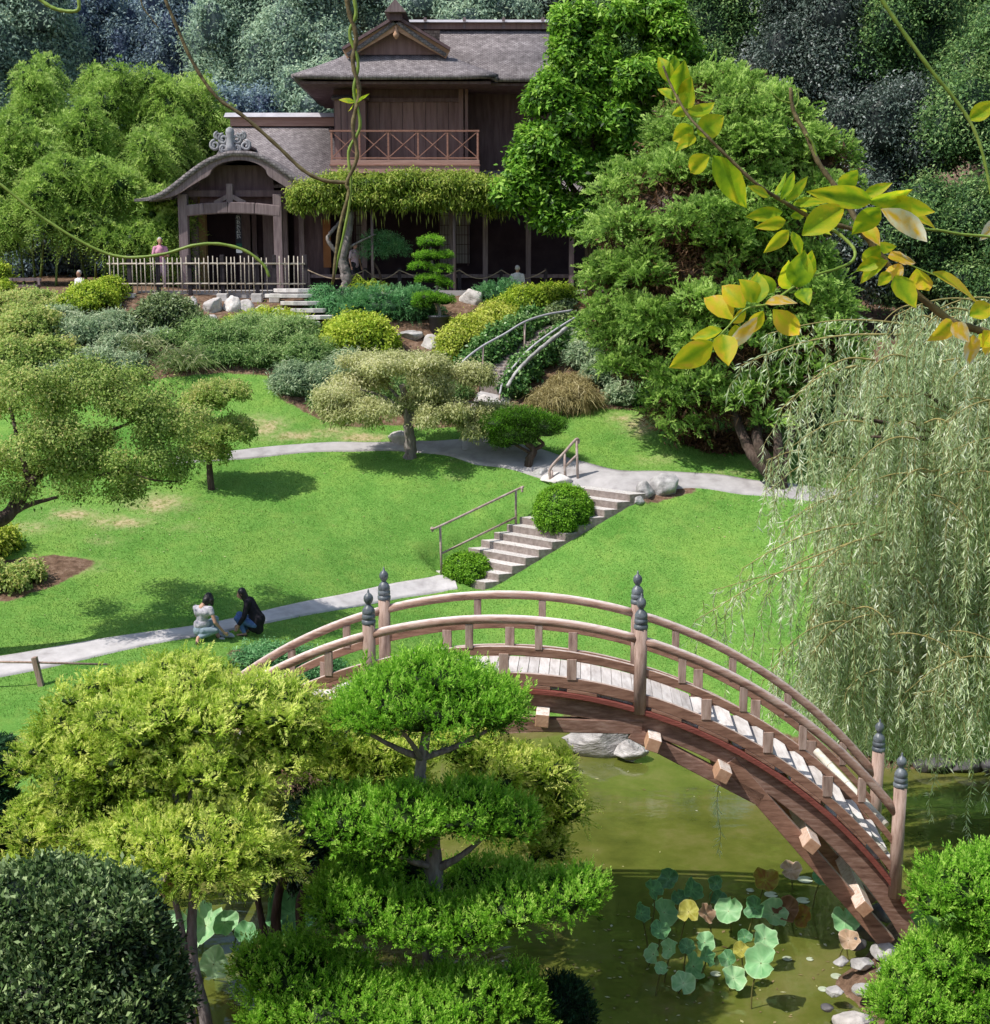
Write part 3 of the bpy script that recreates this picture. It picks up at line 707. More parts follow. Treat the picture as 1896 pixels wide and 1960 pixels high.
Yb=47.0; zb0,zb1=Z_(331,Yb),Z_(306,Yb); xb0,xb1=X_(645,Yb),X_(919,Yb)
mb=MB(); mb.lim((xb0,Yb,zb0),(xb1,Yb+1.3,zb1)); mb.build('balcony_floor',FASC,hs)
mb=MB(); mb.lim((xb0-.03,Yb-.03,(zb0+zb1)/2+.02),(xb1+.03,Yb-.002,(zb0+zb1)/2+.06)); mb.build('balcony_moulding',RAILW,hs)
zr0,zr1=zb1,Z_(252,Yb)
mb=MB(); w=.06
pp=[645.7+2,698.9,752,806.5,860.7,916]
xs_=[X_(p,Yb) for p in pp]
for x in xs_: mb.lim((x-w/2,Yb,zr0),(x+w/2,Yb+w,zr1))
mb.lim((xs_[0]-.06,Yb-.012,zr1-.002),(xs_[-1]+.06,Yb+.072,zr1+.055)); mb.lim((xs_[0],Yb+.005,zr0+.04),(xs_[-1],Yb+.055,zr0+.085))
for a_,b_ in zip(xs_[:-1],xs_[1:]):
    mb.bar((a_+w/2,Yb+.022,zr0+.1),(b_-w/2,Yb+.022,zr1-.02),.03,.045,up=(0,1,0)); mb.bar((a_+w/2,Yb+.041,zr1-.02),(b_-w/2,Yb+.041,zr0+.1),.03,.045,up=(0,1,0))
xr_=xs_[-1]
for k in (1.25,):
    mb.lim((xr_-w/2,Yb+k,zr0),(xr_+w/2,Yb+k+w,zr1))
mb.lim((xr_-.035,Yb+.06,zr1-.003),(xr_+.035,Yb+1.32,zr1+.05))
mb.bar((xr_,Yb+.1,zr0+.1),(xr_,Yb+1.2,zr1-.02),.03,.045); mb.bar((xr_+.03,Yb+.1,zr1-.02),(xr_+.03,Yb+1.2,zr0+.1),.03,.045)
mb.build('balcony_railing',RAILW,hs)
# --- upper roof: gabled wing facing the pond, cross wing running to the side
xc=X_(770,47.8); zt=Z_(45,48.3)+.02; gm=1.68; zg=Z_(106,47.9); ew=3.42; Yg=47.9; Ye=46.6; Yk=54
def prof(x):
    x=abs(x); return zt+(zg-zt)*(x/gm)**.92 if x<gm else zg+(ze-zg)*((x-gm)/(ew-gm))**.9
mb=MB()
def sheet(rows):
    vs=[v for r in rows for v in r]; m=len(rows[0]); f=[]
    for i in range(len(rows)-1):
        for k in range(m-1): f.append((i*m+k,i*m+k+1,(i+1)*m+k+1,(i+1)*m+k))
    return vs,f
xsn=[gm*k/6 for k in range(7)]; xso=[gm+(ew-gm)*k/6 for k in range(7)]
for sg in (-1,1):
    vs,f=sheet([[(xc+sg*x,Yg-.42,prof(x)) for x in xsn],[(xc+sg*x,Yk,prof(x)) for x in xsn]]); mb.add(vs,f,True)
    vs,f=sheet([[(xc+sg*x,Yg-(x-gm)/(ew-gm)*(Yg-Ye),prof(x)) for x in xso],[(xc+sg*x,Yk,prof(x)) for x in xso]]); mb.add(vs,f,True)
vs,f=sheet([[(xc+(-1+2*j/10)*(x),Yg-(x-gm)/(ew-gm)*(Yg-Ye),prof(x)+.05*abs(-1+2*j/10)**4) for j in range(11)] for x in xso]); mb.add(vs,f,True)
rf=mb.build('roof',SHG,hs,solid=.13)
mb=MB(); xe=xc+7.0; Y1=49.3
def pr2(t): return ze+(zt-ze)*t**1.12
vs,f=sheet([[(xc+1.4 if t>.45 else xc+ew-.1-(ew-1.4)*t*1.2,47.0+(Y1-47.0)*t,pr2(t)-.02),(xe,47.0+(Y1-47.0)*t,pr2(t)-.02)] for t in [k/8 for k in range(9)]]); mb.add(vs,f,True)
vs,f=sheet([[(xc,Y1,zt-.02),(xe,Y1,zt-.02)],[(xc,53.5,ze),(xe,53.5,ze)]]); mb.add(vs,f,True)
mb.build('roof',SHG,hs,solid=.13)
mb=MB(); mb.lim((xc-ew+.25,Ye+.25,ze-.22),(xc+ew-.25,Yk-.2,ze-.14)); mb.lim((xc+ew-.25,47.2,ze-.23),(xe,53,ze-.15)); mb.build('soffit',HW,hs)
# gable face, barge boards and pendant
mb=MB(); mb.prism([(xc-gm,Yg,zg+.02),(xc+gm,Yg,zg+.02),(xc,Yg,zt-.05)],(0,.1,0)); mb.build('gable_wall',HWL,hs)
for sg in (-1,1):
    mb=MB(); mb.bar((xc,Yg-.33,zt-.20),(xc+sg*(gm+.05),Yg-.33,zg-.02),.07,.30); mb.build('barge_board',GABLE,hs)
    mb=MB(); mb.bar((xc,Yg-.45,zt+.05),(xc+sg*(gm+.12),Yg-.45,zg+.14),.16,.09); mb.build('gable_edge',HW,hs)
MB().lathe((xc,Yg-.4,zt-.66),[(.02,0),(.09,.08),(.11,.16),(.06,.25),(.05,.42)],10).build('pendant',GABLE,hs)
# ridge boxes with metal caps
mb=MB(); mb.lim((xc-.2,Yg-.55,zt-.08),(xc+.2,Y1+.3,zt+.16)); mb.build('ridge_box',HW,hs)
mb=MB(); mb.prism([(xc-.36,Yg-.72,zt+.16),(xc+.36,Yg-.72,zt+.16),(xc,Yg-.72,zt+.58)],(0,Y1-Yg+.9,0)); mb.build('ridge_cap',HWP,hs)
mb=MB(); mb.lim((xc-.2,Y1-.18,zt-.06),(xe,Y1+.18,zt+.14)); mb.build('ridge_box',HWL,hs)
mb=MB(); mb.prism([(xc+.1,Y1-.34,zt+.142),(xc+.1,Y1+.34,zt+.142),(xc+.1,Y1,zt+.28)],(xe-xc,0,0)); rc=mb.build('ridge_cap',METALC,hs)
mb=MB()
for k in range(5): x=xc+.9+k*1.35; mb.lim((x-.05,Y1-.205,zt-.06),(x+.05,Y1-.181,zt+.30)); mb.lim((x-.05,Y1-.38,zt+.29),(x+.05,Y1-.33,zt+.16))
mb.build('ridge_strap',HWP,rc)
# lower wing roof
Yr=50.2; zr=Z_(238,Yr); x0=X_(402,46.8); x1=X_(652,47.2); xg=X_(470,Yr); zE=Z_(352,46.8)
mb=MB()
def pl(t): return zE+(zr-zE)*t**1.1
vs,f=sheet([[(x0+(xg-x0)*min(1,t*1.0),46.8+(Yr-46.8)*t,pl(t)),(X_(660,46.8),46.8+(Yr-46.8)*t,pl(t))] for t in [k/8 for k in range(9)]]); mb.add(vs,f,True)
vs,f=sheet([[(x0,46.8,zE),(xg,Yr,zr)],[(x0,53.5,zE),(xg,Yr,zr)]]); mb.add(vs,f,True)
vs,f=sheet([[(xg,Yr,zr),(x1,Yr,zr)],[(x0,53.5,zE),(x1,53.5,zE)]]); mb.add(vs,f,True)
mb.build('roof',SHG,hs,solid=.14)
mb=MB(); mb.lim((xg-.1,Yr-.2,zr-.08),(x1,Yr+.2,zr+.22)); mb.build('ridge_box',FASC,hs)
mb=MB(); mb.prism([(xg-.3,Yr-.34,zr+.222),(xg-.3,Yr+.34,zr+.222),(xg-.3,Yr,zr+.40)],(x1-xg+.3,0,0)); mb.build('ridge_cap',METALC,hs)
# pent roof under the balcony
mb=MB(); vs,f=sheet([[(X_(585,45.9),45.9,Z_(372,45.9)),(X_(1190,45.9),45.9,Z_(372,45.9))],[(X_(610,47.2),Yu,zb0+.05),(X_(1190,47.2),Yu,zb0+.05)]]); mb.add(vs,f); mb.build('pent_roof',SHG,hs,solid=.12)
mb=MB()
for k in range(24): 
    x=X_(600,45.95)+k*.38; mb.bar((x,45.95,Z_(380,45.95)),(x,Yw,Z_(345,Yw)-.1),.07,.1)
mb.build('rafter',HWP,hs)
# --- porch with undulating gable
Yp=45.2
cur=[(284,377),(300,371),(322,358),(345,340),(368,322),(392,306),(415,296),(438,289),(460,288),(482,290),(505,298),(528,311),(550,327),(572,341),(592,351),(612,356)]
top=[np.array(P(a,b,Yp)) for a,b in cur]; tp=spline(top,4)
rx=X_(455,Yp)
def porch_z(i): return tp[i][2]
mb=MB(); rows=[]
for y,dz,pull in ((Yp,0,1.),(Yp+.5,.03,1.),(Yp+1.5,.05,.98),(Yp+3.2,.05,.96),(Yp+5.2,.05,.95)):
    rows.append([(rx+(q[0]-rx)*pull,y,q[2]+dz) for q in tp])
vs,f=sheet(rows); mb.add(vs,f,True); mb.build('porch_roof',SHG,hs,solid=.16)
low=[(300,383),(335,374),(362,358),(385,344),(400,335),(408,322),(425,312),(448,307),(470,307),(492,313),(508,324),(514,336),(535,350),(560,364),(590,370),(606,366)]
lo=spline([np.array(P(a,b,Yp+.06)) for a,b in low],4)
mb=MB(); u=[(q[0],Yp+.06,q[2]-.15) for q in tp]; l=[(q[0],Yp+.06,q[2]) for q in lo]
n=len(u); vs=u+l+[(a,b+.14,c) for a,b,c in u+l]; f=[]
for i in range(n-1):
    f+=[(i,i+1,n+i+1,n+i),(2*n+i,3*n+i,3*n+i+1,2*n+i+1),(i,2*n+i,2*n+i+1,i+1),(n+i,n+i+1,3*n+i+1,3*n+i)]
mb.add(vs,f); mb.build('barge_board',HWP,hs)
mb=MB(); mb.lim((X_(390,Yp),Yp+1.0,Z_(388,Yp)),(X_(530,Yp),Yp+1.06,Z_(312,Yp))); mb.build('gable_wall',HW,hs)
mb=MB(); xq=X_(285,Yp); mb.add([(X_(276,Yp),Yp+.3,Z_(385,Yp)),(X_(345,Yp),Yp+.3,Z_(381,Yp)),(X_(345,Yp),Yp+4,Z_(358,Yp)),(X_(276,Yp),Yp+4,Z_(366,Yp))],[(0,1,2,3)]); mb.build('porch_eave',SHG,hs,solid=.08)
Yc=45.7; zbm=Z_(401,Yc)
mb=MB(); s=[(X_(368,Yc),Yc,zbm-.06),(X_(410,Yc),Yc,zbm+.02),(X_(455,Yc),Yc,zbm+.06),(X_(505,Yc),Yc,zbm+.03),(X_(552,Yc),Yc,zbm-.06)]
for a_,b_ in zip(s[:-1],s[1:]): mb.bar(a_,b_,.30,.36)
mb.build('porch_beam',HWP,hs,bevel=.03)
MB().lim((X_(360,Yc),Yc+.1,Z_(376,Yc)),(X_(562,Yc),Yc+.3,Z_(364,Yc))).build('tie_beam',HW,hs)
for px,w,Yq in ((371,.30,Yc+.0),(360,.2,Yc+1.3),(391,.22,Yc+1.6),(403,.34,Yc+2.6),(546,.28,Yc),(558,.2,Yc+1.2),(530,.42,Yc+2.4)):
    x=X_(px,Yq); MB().lim((x-w/2,Yq-w/2,gz),(x+w/2,Yq+w/2,Z_(372,Yq))).build('porch_post' if px!=403 else 'plaster_pier',OCHRE if px==403 else HWP,hs,bevel=.015)
for px in (416,500):
    MB().lim((X_(px-15,Yc),Yc+1.3,Z_(390,Yc)),(X_(px+15,Yc),Yc+1.36,Z_(379,Yc))).build('plaster_panel',OCHRE,hs)
mb=MB(); xk=X_(458,Yc); mb.bar((xk,Yc-.02,Z_(374,Yc)),(xk-.5,Yc-.02,Z_(389,Yc)),.14,.09,up=(0,1,0)); mb.bar((xk,Yc-.02,Z_(374,Yc)),(xk+.5,Yc-.02,Z_(389,Yc)),.14,.09,up=(0,1,0)); mb.lim((xk-.1,Yc-.08,Z_(389,Yc)),(xk+.1,Yc+.08,Z_(352,Yc))); mb.build('frog_leg_strut',HWP,hs)
for px,w in ((484,.5),(500,.22)):
    Yd=Yc+3.2; x=X_(px,Yd); MB().lim((x-w/2,Yd-.05,gz),(x+w/2,Yd,Z_(400,Yd))).build('door_leaf',HWP,hs)
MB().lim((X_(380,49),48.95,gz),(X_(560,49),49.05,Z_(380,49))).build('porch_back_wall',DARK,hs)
# porch ridge and its scrolled ornament
Yo=Yp+.75
mb=MB(); mb.lim((rx-.18,Yo,Z_(292,Yo)),(rx+.18,Yo+3.6,Z_(274,Yo)));  mb.build('ridge_box',HW,hs)
mb=MB(); mb.lim((rx-.33,Yo+.5,Z_(274,Yo)+.002),(rx+.33,Yo+3.9,Z_(274,Yo)+.08)); mb.build('ridge_cap',HWP,hs)
STONE=surf('grey_tile',(.16,.16,.18),(.28,.28,.30),6.,.7,.3,c3=(.40,.40,.42))
mb=MB(); zo=Z_(292,Yo)
def curl(cx_,cz_,r,turn,s):
    pts=[]
    for k in range(18):
        a=turn+s*k/17*math.pi*3; q=r*(1-k/17*.75); pts.append((cx_+q*math.cos(a),Yo-.12,cz_+q*math.sin(a)))
    mb.tube(pts,.05,6)
for sg in (-1,1):
    curl(rx+sg*.22,zo+.42,.17,math.pi/2,-sg); curl(rx+sg*.50,zo+.22,.17,math.pi/2,-sg); curl(rx+sg*.22,zo+.12,.13,-math.pi/2,sg); curl(rx+sg*.40,zo+.52,.12,math.pi/2,-sg)
mb.lathe((rx,Yo-.12,zo),[(.2,0),(.16,.2),(.11,.45),(.15,.62),(.12,.74),(.03,.8)],10)
mb.box((rx,Yo-.05,zo+.2),(.8,.1,.4))
mb.build('ridge_ornament',STONE,hs,bevel=0)
# dark banner with a column of white brush strokes hanging in the porch
BAN=surf('black_banner',(.012,.012,.018),(.025,.025,.03),3.,.9,0); WHT=surf('white_cloth_paint',(.7,.7,.7),(.8,.8,.8),3.,.9,0); GRN=surf('green_cloth',(.01,.05,.035),(.015,.07,.05),3.,.9,0)
bx_=X_(472,Yc+.6); Yn=Yc+.6; t=thing('hanging_banner','narrow dark banner with a column of white brush writing in the porch','banner',(bx_,Yn,Z_(415,Yn)))
w=.20; mb=MB(); mb.lim((bx_-w/2,Yn,Z_(487,Yn)),(bx_+w/2,Yn+.012,Z_(411,Yn))); mb.build('cloth',BAN,t)
mb=MB(); mb.lim((bx_-w/2,Yn-.006,Z_(484,Yn)),(bx_+w/2,Yn-.003,Z_(475,Yn))); mb.build('white_band',WHT,t)
mb=MB(); mb.lim((bx_-w/2,Yn-.006,Z_(473,Yn)),(bx_+w/2,Yn-.003,Z_(466,Yn))); mb.build('green_band',GRN,t)
mb=MB(); r_=random.Random(4)
for i in range(5):
    zc_=Z_(416+i*9,Yn)
    for (dx0,dz0,dx1,dz1) in ((-.06,.05,.06,.06),(-.02,.07,-.05,-.06),(.01,.03,.07,-.05),(-.07,-.01,.05,.02),(-.05,-.06,.02,-.04)):
        j=lambda:r_.uniform(-.015,.015)
        mb.bar((bx_+dx0+j(),Yn-.005,zc_+dz0+j()),(bx_+dx1+j(),Yn-.005,zc_+dz1+j()),.006,.026,up=(0,1,0))
mb.build('lettering',WHT,t)
# ------------------------------------------------------------------ bark and leaf materials
BARK=surf('dark_bark',(.035,.022,.017),(.085,.058,.045),5.,.9,.7,stretch=(3,3,.6),c3=(.15,.11,.09),bdist=.03)
BARKG=surf('grey_bark',(.11,.09,.085),(.22,.19,.18),5.,.9,.6,stretch=(3,3,.7),c3=(.34,.31,.29),bdist=.02)
BARKR=surf('reddish_bark',(.07,.04,.03),(.15,.095,.07),6.,.9,.7,stretch=(4,4,.6),c3=(.27,.20,.16),bdist=.02)
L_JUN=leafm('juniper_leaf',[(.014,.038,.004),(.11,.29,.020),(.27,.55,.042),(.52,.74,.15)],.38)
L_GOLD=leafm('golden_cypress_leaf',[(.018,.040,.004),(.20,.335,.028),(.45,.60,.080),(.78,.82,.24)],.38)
L_HOLLY=leafm('holly_leaf',[(.004,.011,.005),(.026,.060,.016),(.10,.18,.048),(.34,.44,.20)],.15,.55,.25)
L_DARKC=leafm('dark_conifer_leaf',[(.004,.014,.007),(.012,.050,.020),(.03,.10,.035)],.15)
L_WIL=leafm('willow_leaf',[(.20,.28,.11),(.42,.53,.26),(.66,.74,.47),(.88,.91,.76)],.46,.42,.45)
L_HIN=leafm('hinoki_leaf',[(.016,.036,.008),(.14,.265,.044),(.30,.48,.095),(.52,.68,.20)],.36)
L_BROWN=leafm('dead_foliage',[(.05,.025,.014),(.13,.065,.035),(.22,.13,.07)],.15)
L_MAG=leafm('glossy_broad_leaf',[(.014,.040,.005),(.085,.225,.016),(.19,.40,.032),(.38,.58,.10)],.30,.5,.3)
L_BAM=leafm('bamboo_leaf',[(.03,.07,.018),(.18,.32,.055),(.36,.54,.11),(.54,.68,.22)],.36)
L_BG=leafm('haze_tinted_leaf',[(.12,.17,.17),(.27,.39,.30),(.38,.52,.37),(.52,.63,.45)],.3)  # distance haze put into the leaf colour, dark end lifted too
L_BGB=leafm('blue_haze_tinted_leaf',[(.075,.105,.19),(.16,.23,.31),(.26,.36,.38),(.40,.52,.47)],.25)  # blue haze and shade put into the leaf colour
L_BGR=leafm('dark_glint_tinted_leaf',[(.018,.026,.024),(.058,.090,.070),(.14,.19,.155),(.36,.39,.38)],.15,.5,.3)  # pale grey end of the ramp stands in for leaf glints
L_BGG=leafm('deep_green_tree_leaf',[(.022,.048,.026),(.080,.175,.060),(.19,.34,.105),(.38,.50,.20)],.26)
L_MAP=leafm('olive_maple_leaf',[(.06,.095,.020),(.23,.35,.075),(.40,.52,.15),(.58,.55,.22)],.42)
L_MAPP=leafm('beige_maple_leaf',[(.10,.115,.038),(.34,.37,.14),(.53,.55,.26),(.70,.68,.43)],.40)
L_BOX=leafm('boxwood_leaf',[(.016,.055,.003),(.10,.26,.012),(.20,.42,.024),(.31,.53,.05)],.24)
L_YEL=leafm('yellow_shrub_leaf',[(.05,.09,.008),(.24,.35,.028),(.47,.54,.075),(.68,.70,.19)],.32)
L_LIME=leafm('lime_shrub_leaf',[(.045,.085,.008),(.22,.36,.026),(.42,.54,.050),(.58,.64,.11)],.32)
L_COVER=leafm('slope_cover_leaf',[(.035,.085,.022),(.15,.28,.075),(.29,.44,.15),(.46,.56,.26)],.32)
L_FERN=leafm('creeping_juniper_leaf',[(.025,.075,.030),(.075,.235,.080),(.15,.38,.14),(.28,.50,.23)],.28)
L_AZ=leafm('azalea_leaf',[(.025,.045,.018),(.10,.165,.06),(.22,.30,.115),(.38,.43,.23)],.26,.4,.4)
L_GREY=leafm('grey_green_leaf',[(.06,.11,.06),(.20,.31,.165),(.38,.49,.29),(.56,.62,.42)],.28)
L_STRAW=leafm('straw_blade',[(.15,.125,.05),(.34,.29,.12),(.52,.45,.23),(.68,.61,.40)],.3)
L_IVY=leafm('ivy_leaf',[(.014,.05,.014),(.055,.155,.038),(.13,.29,.065),(.29,.44,.17)],.2,.4,.4)
L_GRASS=leafm('lawn_blade',[(.075,.165,.026),(.15,.305,.050),(.245,.41,.085),(.37,.50,.15)],.3)

def tree(name,label,cat,base,blobs,mat,limbs,bark,group=None,spec=(),core=.72,crname='crown',extra=None,**kw):
    t=thing(name,label,cat,base,group)
    parts=[tufts(blobs,**kw)]
    if extra: parts+=extra
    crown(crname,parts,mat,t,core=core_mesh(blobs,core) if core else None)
    if limbs:
        mb=MB()
        for pts,r0,r1 in limbs: limb(mb,pts,r0,r1)
        mb.build('trunk',bark,t)
    return t
def shrub(name,label,cat,blobs,mat,core=.8,group=None,base=None,**kw):
    b=np.array(blobs[0][0]); bb=base or Vector((b[0],b[1],min(c[2]-q[2] for c,q in blobs)))
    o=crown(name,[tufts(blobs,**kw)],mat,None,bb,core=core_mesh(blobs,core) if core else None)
    return tag(o,label,cat,group)
def gblobs(rows,lift=.35):
    """(px,py,rx,ry): mounds sitting on the ground, py is the mound's centre in view"""
    out=[]
    for px,py,rx,ry in rows:
        g=G(px,py+ry*.8); k=g.y/FPX; c=P(px,py,g.y+rx*k*.5)
        z=hgt(c.x,c.y); h=ry*k
        out.append(((c.x,c.y,max(c.z,z+h*lift)),(rx*k,rx*k*.75,h)))
    return out
# ------------------------------------------------------------------ lawn blades (uncountable)
n=230000
gx=rng.uniform(-13,14,n*3); gy=rng.uniform(23,40,n*3); gz_=hgts(gx,gy); qx,qy=to_px(gx,gy,gz_)
fi=((gx-xs_in[0])/STEP).astype(int); fj=((gy-ys_in[0])/STEP).astype(int)
ok=(bedf[fj,fi]<.35)&(SD[fj,fi]>.1)&(qx>-60)&(qx<1960)&(worn[fj,fi]<rng.uniform(.1,.6,len(gx)))
for s_,w_ in PATHS:
    for q_,ww in zip(s_,w_): ok&=np.hypot(gx-q_[0],gy-q_[1])>ww/2+.02
ti=((gx-SA.x)*SEV[1]-(gy-SA.y)*SEV[0])/det; ui=(sd_[0]*(gy-SA.y)-sd_[1]*(gx-SA.x))/det
ok&=~((np.abs(ui)<.53)&(ti>-.08)&(ti<1.12))
gx,gy,gz_=gx[ok][:n],gy[ok][:n],gz_[ok][:n]
C=np.stack([gx,gy,gz_-.005],1); A=unit(np.array([0,0,1.])+.55*rng.normal(size=C.shape)); A[:,2]=np.abs(A[:,2])
T=np.clip(.45+.28*noise3(C,.9,4)+.14*noise3(C,5.,9)+.16*rng.normal(size=len(C)),.02,1)
grass=crown('grass',[leaves(C,A,rng.uniform(.022,.05,len(C)),rng.uniform(.008,.016,len(C)),T,.1)],L_GRASS,None,(0,0,0))
tag(grass,'short mown green grass covering the lawn slopes','grass',kind='stuff')
n=2600; lx=rng.uniform(-12,12,n*3); ly=rng.uniform(24,39,n*3); qx,qy=to_px(lx,ly,hgts(lx,ly)); fi=((lx-xs_in[0])/STEP).astype(int); fj=((ly-ys_in[0])/STEP).astype(int)
near=np.exp(-(((qx-250)/260)**2+((qy-960)/90)**2))+np.exp(-(((qx-790)/170)**2+((qy-880)/30)**2))+np.exp(-(((qx-1450)/120)**2+((qy-960)/60)**2))
ok=(bedf[fj,fi]<.5)&(SD[fj,fi]>.1)&(rng.random(n*3)<.06+.9*near); lx,ly=lx[ok][:n],ly[ok][:n]; k_=len(lx); a_=rng.uniform(0,6.28,k_)
LIT=leafm('fallen_leaf',[(.10,.06,.03),(.30,.20,.09),(.48,.40,.20),(.60,.55,.36)],.1)
o=crown('leaf_litter',[leaves(np.stack([lx,ly,hgts(lx,ly)+.02],1),unit(np.stack([np.cos(a_),np.sin(a_),.15*rng.normal(size=k_)],1)),rng.uniform(.025,.07,k_),rng.uniform(.015,.035,k_),rng.random(k_),.15,0,np.tile([0,0,1.],(k_,1))+.3*rng.normal(size=(k_,3)))],LIT,None,(0,0,0))
tag(o,'dry fallen leaves scattered over the lawn under the trees','leaf litter',kind='stuff')
# ------------------------------------------------------------------ foreground: pines and cypresses clipped in tiers
JB=on(-.73,15.2)
def pad(rows,Y): return bpx(rows,Y)
jt=[(822,1346,178,66,16.1,.95),(760,1340,90,55,15.9,.6),(900,1345,88,56,16.1,.6),(700,1372,62,36,15.9,.45),(950,1366,56,36,16.1,.45),(830,1298,95,42,16.1,.55),
    (672,1568,92,58,15.7,.6),(780,1560,80,50,15.6,.6),(890,1556,92,54,15.8,.6),(975,1572,60,44,16.0,.5),(740,1610,90,36,15.6,.5),
    (700,1672,78,44,16.4,.5),(690,1745,96,56,15.5,.6),(790,1762,86,50,15.4,.55),(640,1716,50,40,15.6,.4),(900,1772,70,50,15.4,.5),(980,1738,70,46,15.5,.5),(1070,1722,76,46,15.7,.5),(1125,1702,40,34,15.8,.3),(930,1690,110,40,16.6,.5)]
jt=[(a,b,c*.95,d*.82,q[0]-.8,q[1]) for a,b,c,d,*q in jt]; jb=pad(jt,15.2)
jl=[([JB+Vector((0,0,-.2)),P(828,1780,15.20),P(832,1680,15.20),P(826,1590,15.25),P(806,1510,15.30),P(808,1450,15.30),P(824,1370,15.30)],.135,.05),
    ([P(808,1450,15.30),P(760,1432,15.20),P(700,1400,15.10)],.05,.02),([P(810,1450,15.30),P(870,1430,15.30),P(940,1395,15.30)],.045,.02),([P(808,1455,15.30),P(790,1425,15.00),P(770,1400,14.80)],.04,.02),
    ([P(830,1660,15.20),P(770,1640,15.00),P(700,1600,14.90)],.05,.02),([P(832,1665,15.20),P(880,1640,15.10),P(930,1600,15.10)],.06,.02),([P(832,1800,15.20),P(760,1800,14.90),P(690,1780,14.70)],.05,.02),([P(834,1800,15.20),P(930,1790,14.90),P(1050,1745,14.90)],.055,.02)]
JK=dict(dens=300,per=18,r=.045,L=.048,W=.015,spray='round',slen=.125,up=.75,out=.8,jit=.8,lo=-.45,droop=-.02,lump=.17,freq=6.,lump2=.13,freq2=15.,shell=(.78,1.14),deep=1.5,tint=(.25,.72),ltint=.14,fold=.1,hgt=.16)
spk=[]
for px,py,Y in [(800,1262,16),(845,1240,16.05),(700,1262,16),(890,1268,16.1),(640,1640,16),(650,1660,15.9),(760,1270,16),(1100,1660,15.8),(860,1490,15.8),(990,1335,16)]:
    c=np.array(P(px,py,Y-.8)); m=70; h=rng.uniform(-.28,.06,m)
    C=np.stack([c[0]+rng.normal(size=m)*.018,c[1]+rng.normal(size=m)*.018,c[2]+h],1)
    spk.append(leaves(C,unit(np.array([0,0,1.])+.45*rng.normal(size=(m,3))),np.full(m,.09),np.full(m,.017),np.clip(.6+.15*rng.normal(size=m),0,1),.1))
jb=jb+break_up(jb,6,(.26,.42),77,lo=-.2,sq=.9)
tree('clipped_juniper','tall juniper clipped into flat green tiers standing before the bridge','juniper',JB,jb,L_JUN,jl,BARKG,core=.70,extra=spk,**JK)
b2=bpx([(560,1868,100,56,14.3,.6),(490,1850,44,42,14.3,.35),(645,1880,80,46,14.4,.5),(640,1925,120,52,14.0,.6),(760,1922,80,44,14.3,.5),(850,1905,60,40,14.5,.45),(900,1925,90,50,14.2,.55),(980,1900,56,44,14.6,.4),(790,1960,110,46,13.9,.6),(540,1940,80,52,14.0,.5),(1000,1950,50,36,14.4,.4)])
b2=b2+break_up(b2,6,(.26,.42),78,lo=-.2,sq=.9); bb=on(-1.35,14.0)
tree('low_juniper','low spreading bright green juniper in front of the tiered juniper','juniper',bb,b2,L_JUN,[([bb,P(700,1990,14.0),P(640,1930,14.0),P(560,1890,14.2)],.09,.03),([bb,P(760,1990,14.1),P(860,1930,14.3)],.07,.03)],BARKR,core=.72,**JK)
b3=bpx([(1836,1706,84,56,14.6,.5),(1895,1680,60,50,14.8,.4),(1790,1730,44,34,14.5,.3),(1880,1750,70,40,14.5,.4),(1790,1842,56,44,14.2,.4),(1860,1850,76,62,14.3,.5),(1740,1872,40,30,14.2,.3),(1760,1930,70,48,13.9,.45),(1850,1940,84,56,14.,.5),(1715,1935,48,40,13.8,.35),(1725,1885,36,30,14.0,.3),(1930,1800,60,140,14.6,.5)])
b3=b3+break_up(b3,6,(.26,.42),79,lo=-.2,sq=.9); bb=on(5.15,14.2)
tree('clipped_juniper','bright green clipped juniper growing beside the bridge foot','juniper',bb,b3,L_JUN,[([bb,P(1876,1960,14.3),P(1872,1860,14.4),P(1880,1780,14.5),P(1850,1720,14.6)],.09,.03),([P(1872,1870,14.4),P(1820,1850,14.3)],.04,.02),([P(1876,1950,14.3),P(1800,1920,14.0)],.04,.02)],BARKR,core=.68,**JK)
# golden cypresses
GK=dict(dens=215,per=24,r=.08,L=.058,W=.016,spray='flat',slen=.19,up=.35,out=.95,jit=1.0,lo=-.45,droop=.10,lump=.30,freq=5.,lump2=.14,freq2=10.,shell=(.70,1.22),deep=1.5,tint=(.26,.80),ltint=.13,fold=.12,hgt=.22)
ga=[(250,1545,130,60,15.3,.8),(150,1570,100,50,15.3,.8),(420,1540,120,50,15.4,.7),(335,1312,105,44,15.6,.8),(230,1370,140,66,15.3,.9),(135,1450,96,68,15.2,.8),(330,1400,150,72,14.9,.8),(470,1372,140,66,15.2,.8),(555,1430,96,62,15.4,.7),(210,1490,130,76,14.8,.8),(390,1480,130,66,14.7,.7),(115,1565,86,50,15.0,.7),(95,1622,74,34,14.9,.6),(190,1590,110,50,14.8,.6),(470,1480,90,50,15.1,.6)]
gb=break_up(bpx(ga),16,(.17,.34),4,lo=-.4,sq=.8)+bpx([(a,b,c*.6,d*.55,e+.15,f*.55) for a,b,c,d,e,f in ga])
g2=break_up(bpx([(300,1612,110,50,14.1,.6),(410,1612,110,50,14.1,.6),(360,1660,130,46,13.9,.6),(490,1645,76,40,14.2,.5)]),14,(.18,.34),31,lo=-.35,sq=.85)+bpx([(300,1612,96,44,14.1,.55),(400,1600,100,44,14.0,.55),(480,1640,76,42,14.2,.5),(270,1660,80,42,14.0,.5),(380,1655,100,48,13.8,.55),(210,1640,50,40,14.2,.4),(535,1655,30,24,14.4,.25)])
gbase=on(-3.2,13.9)
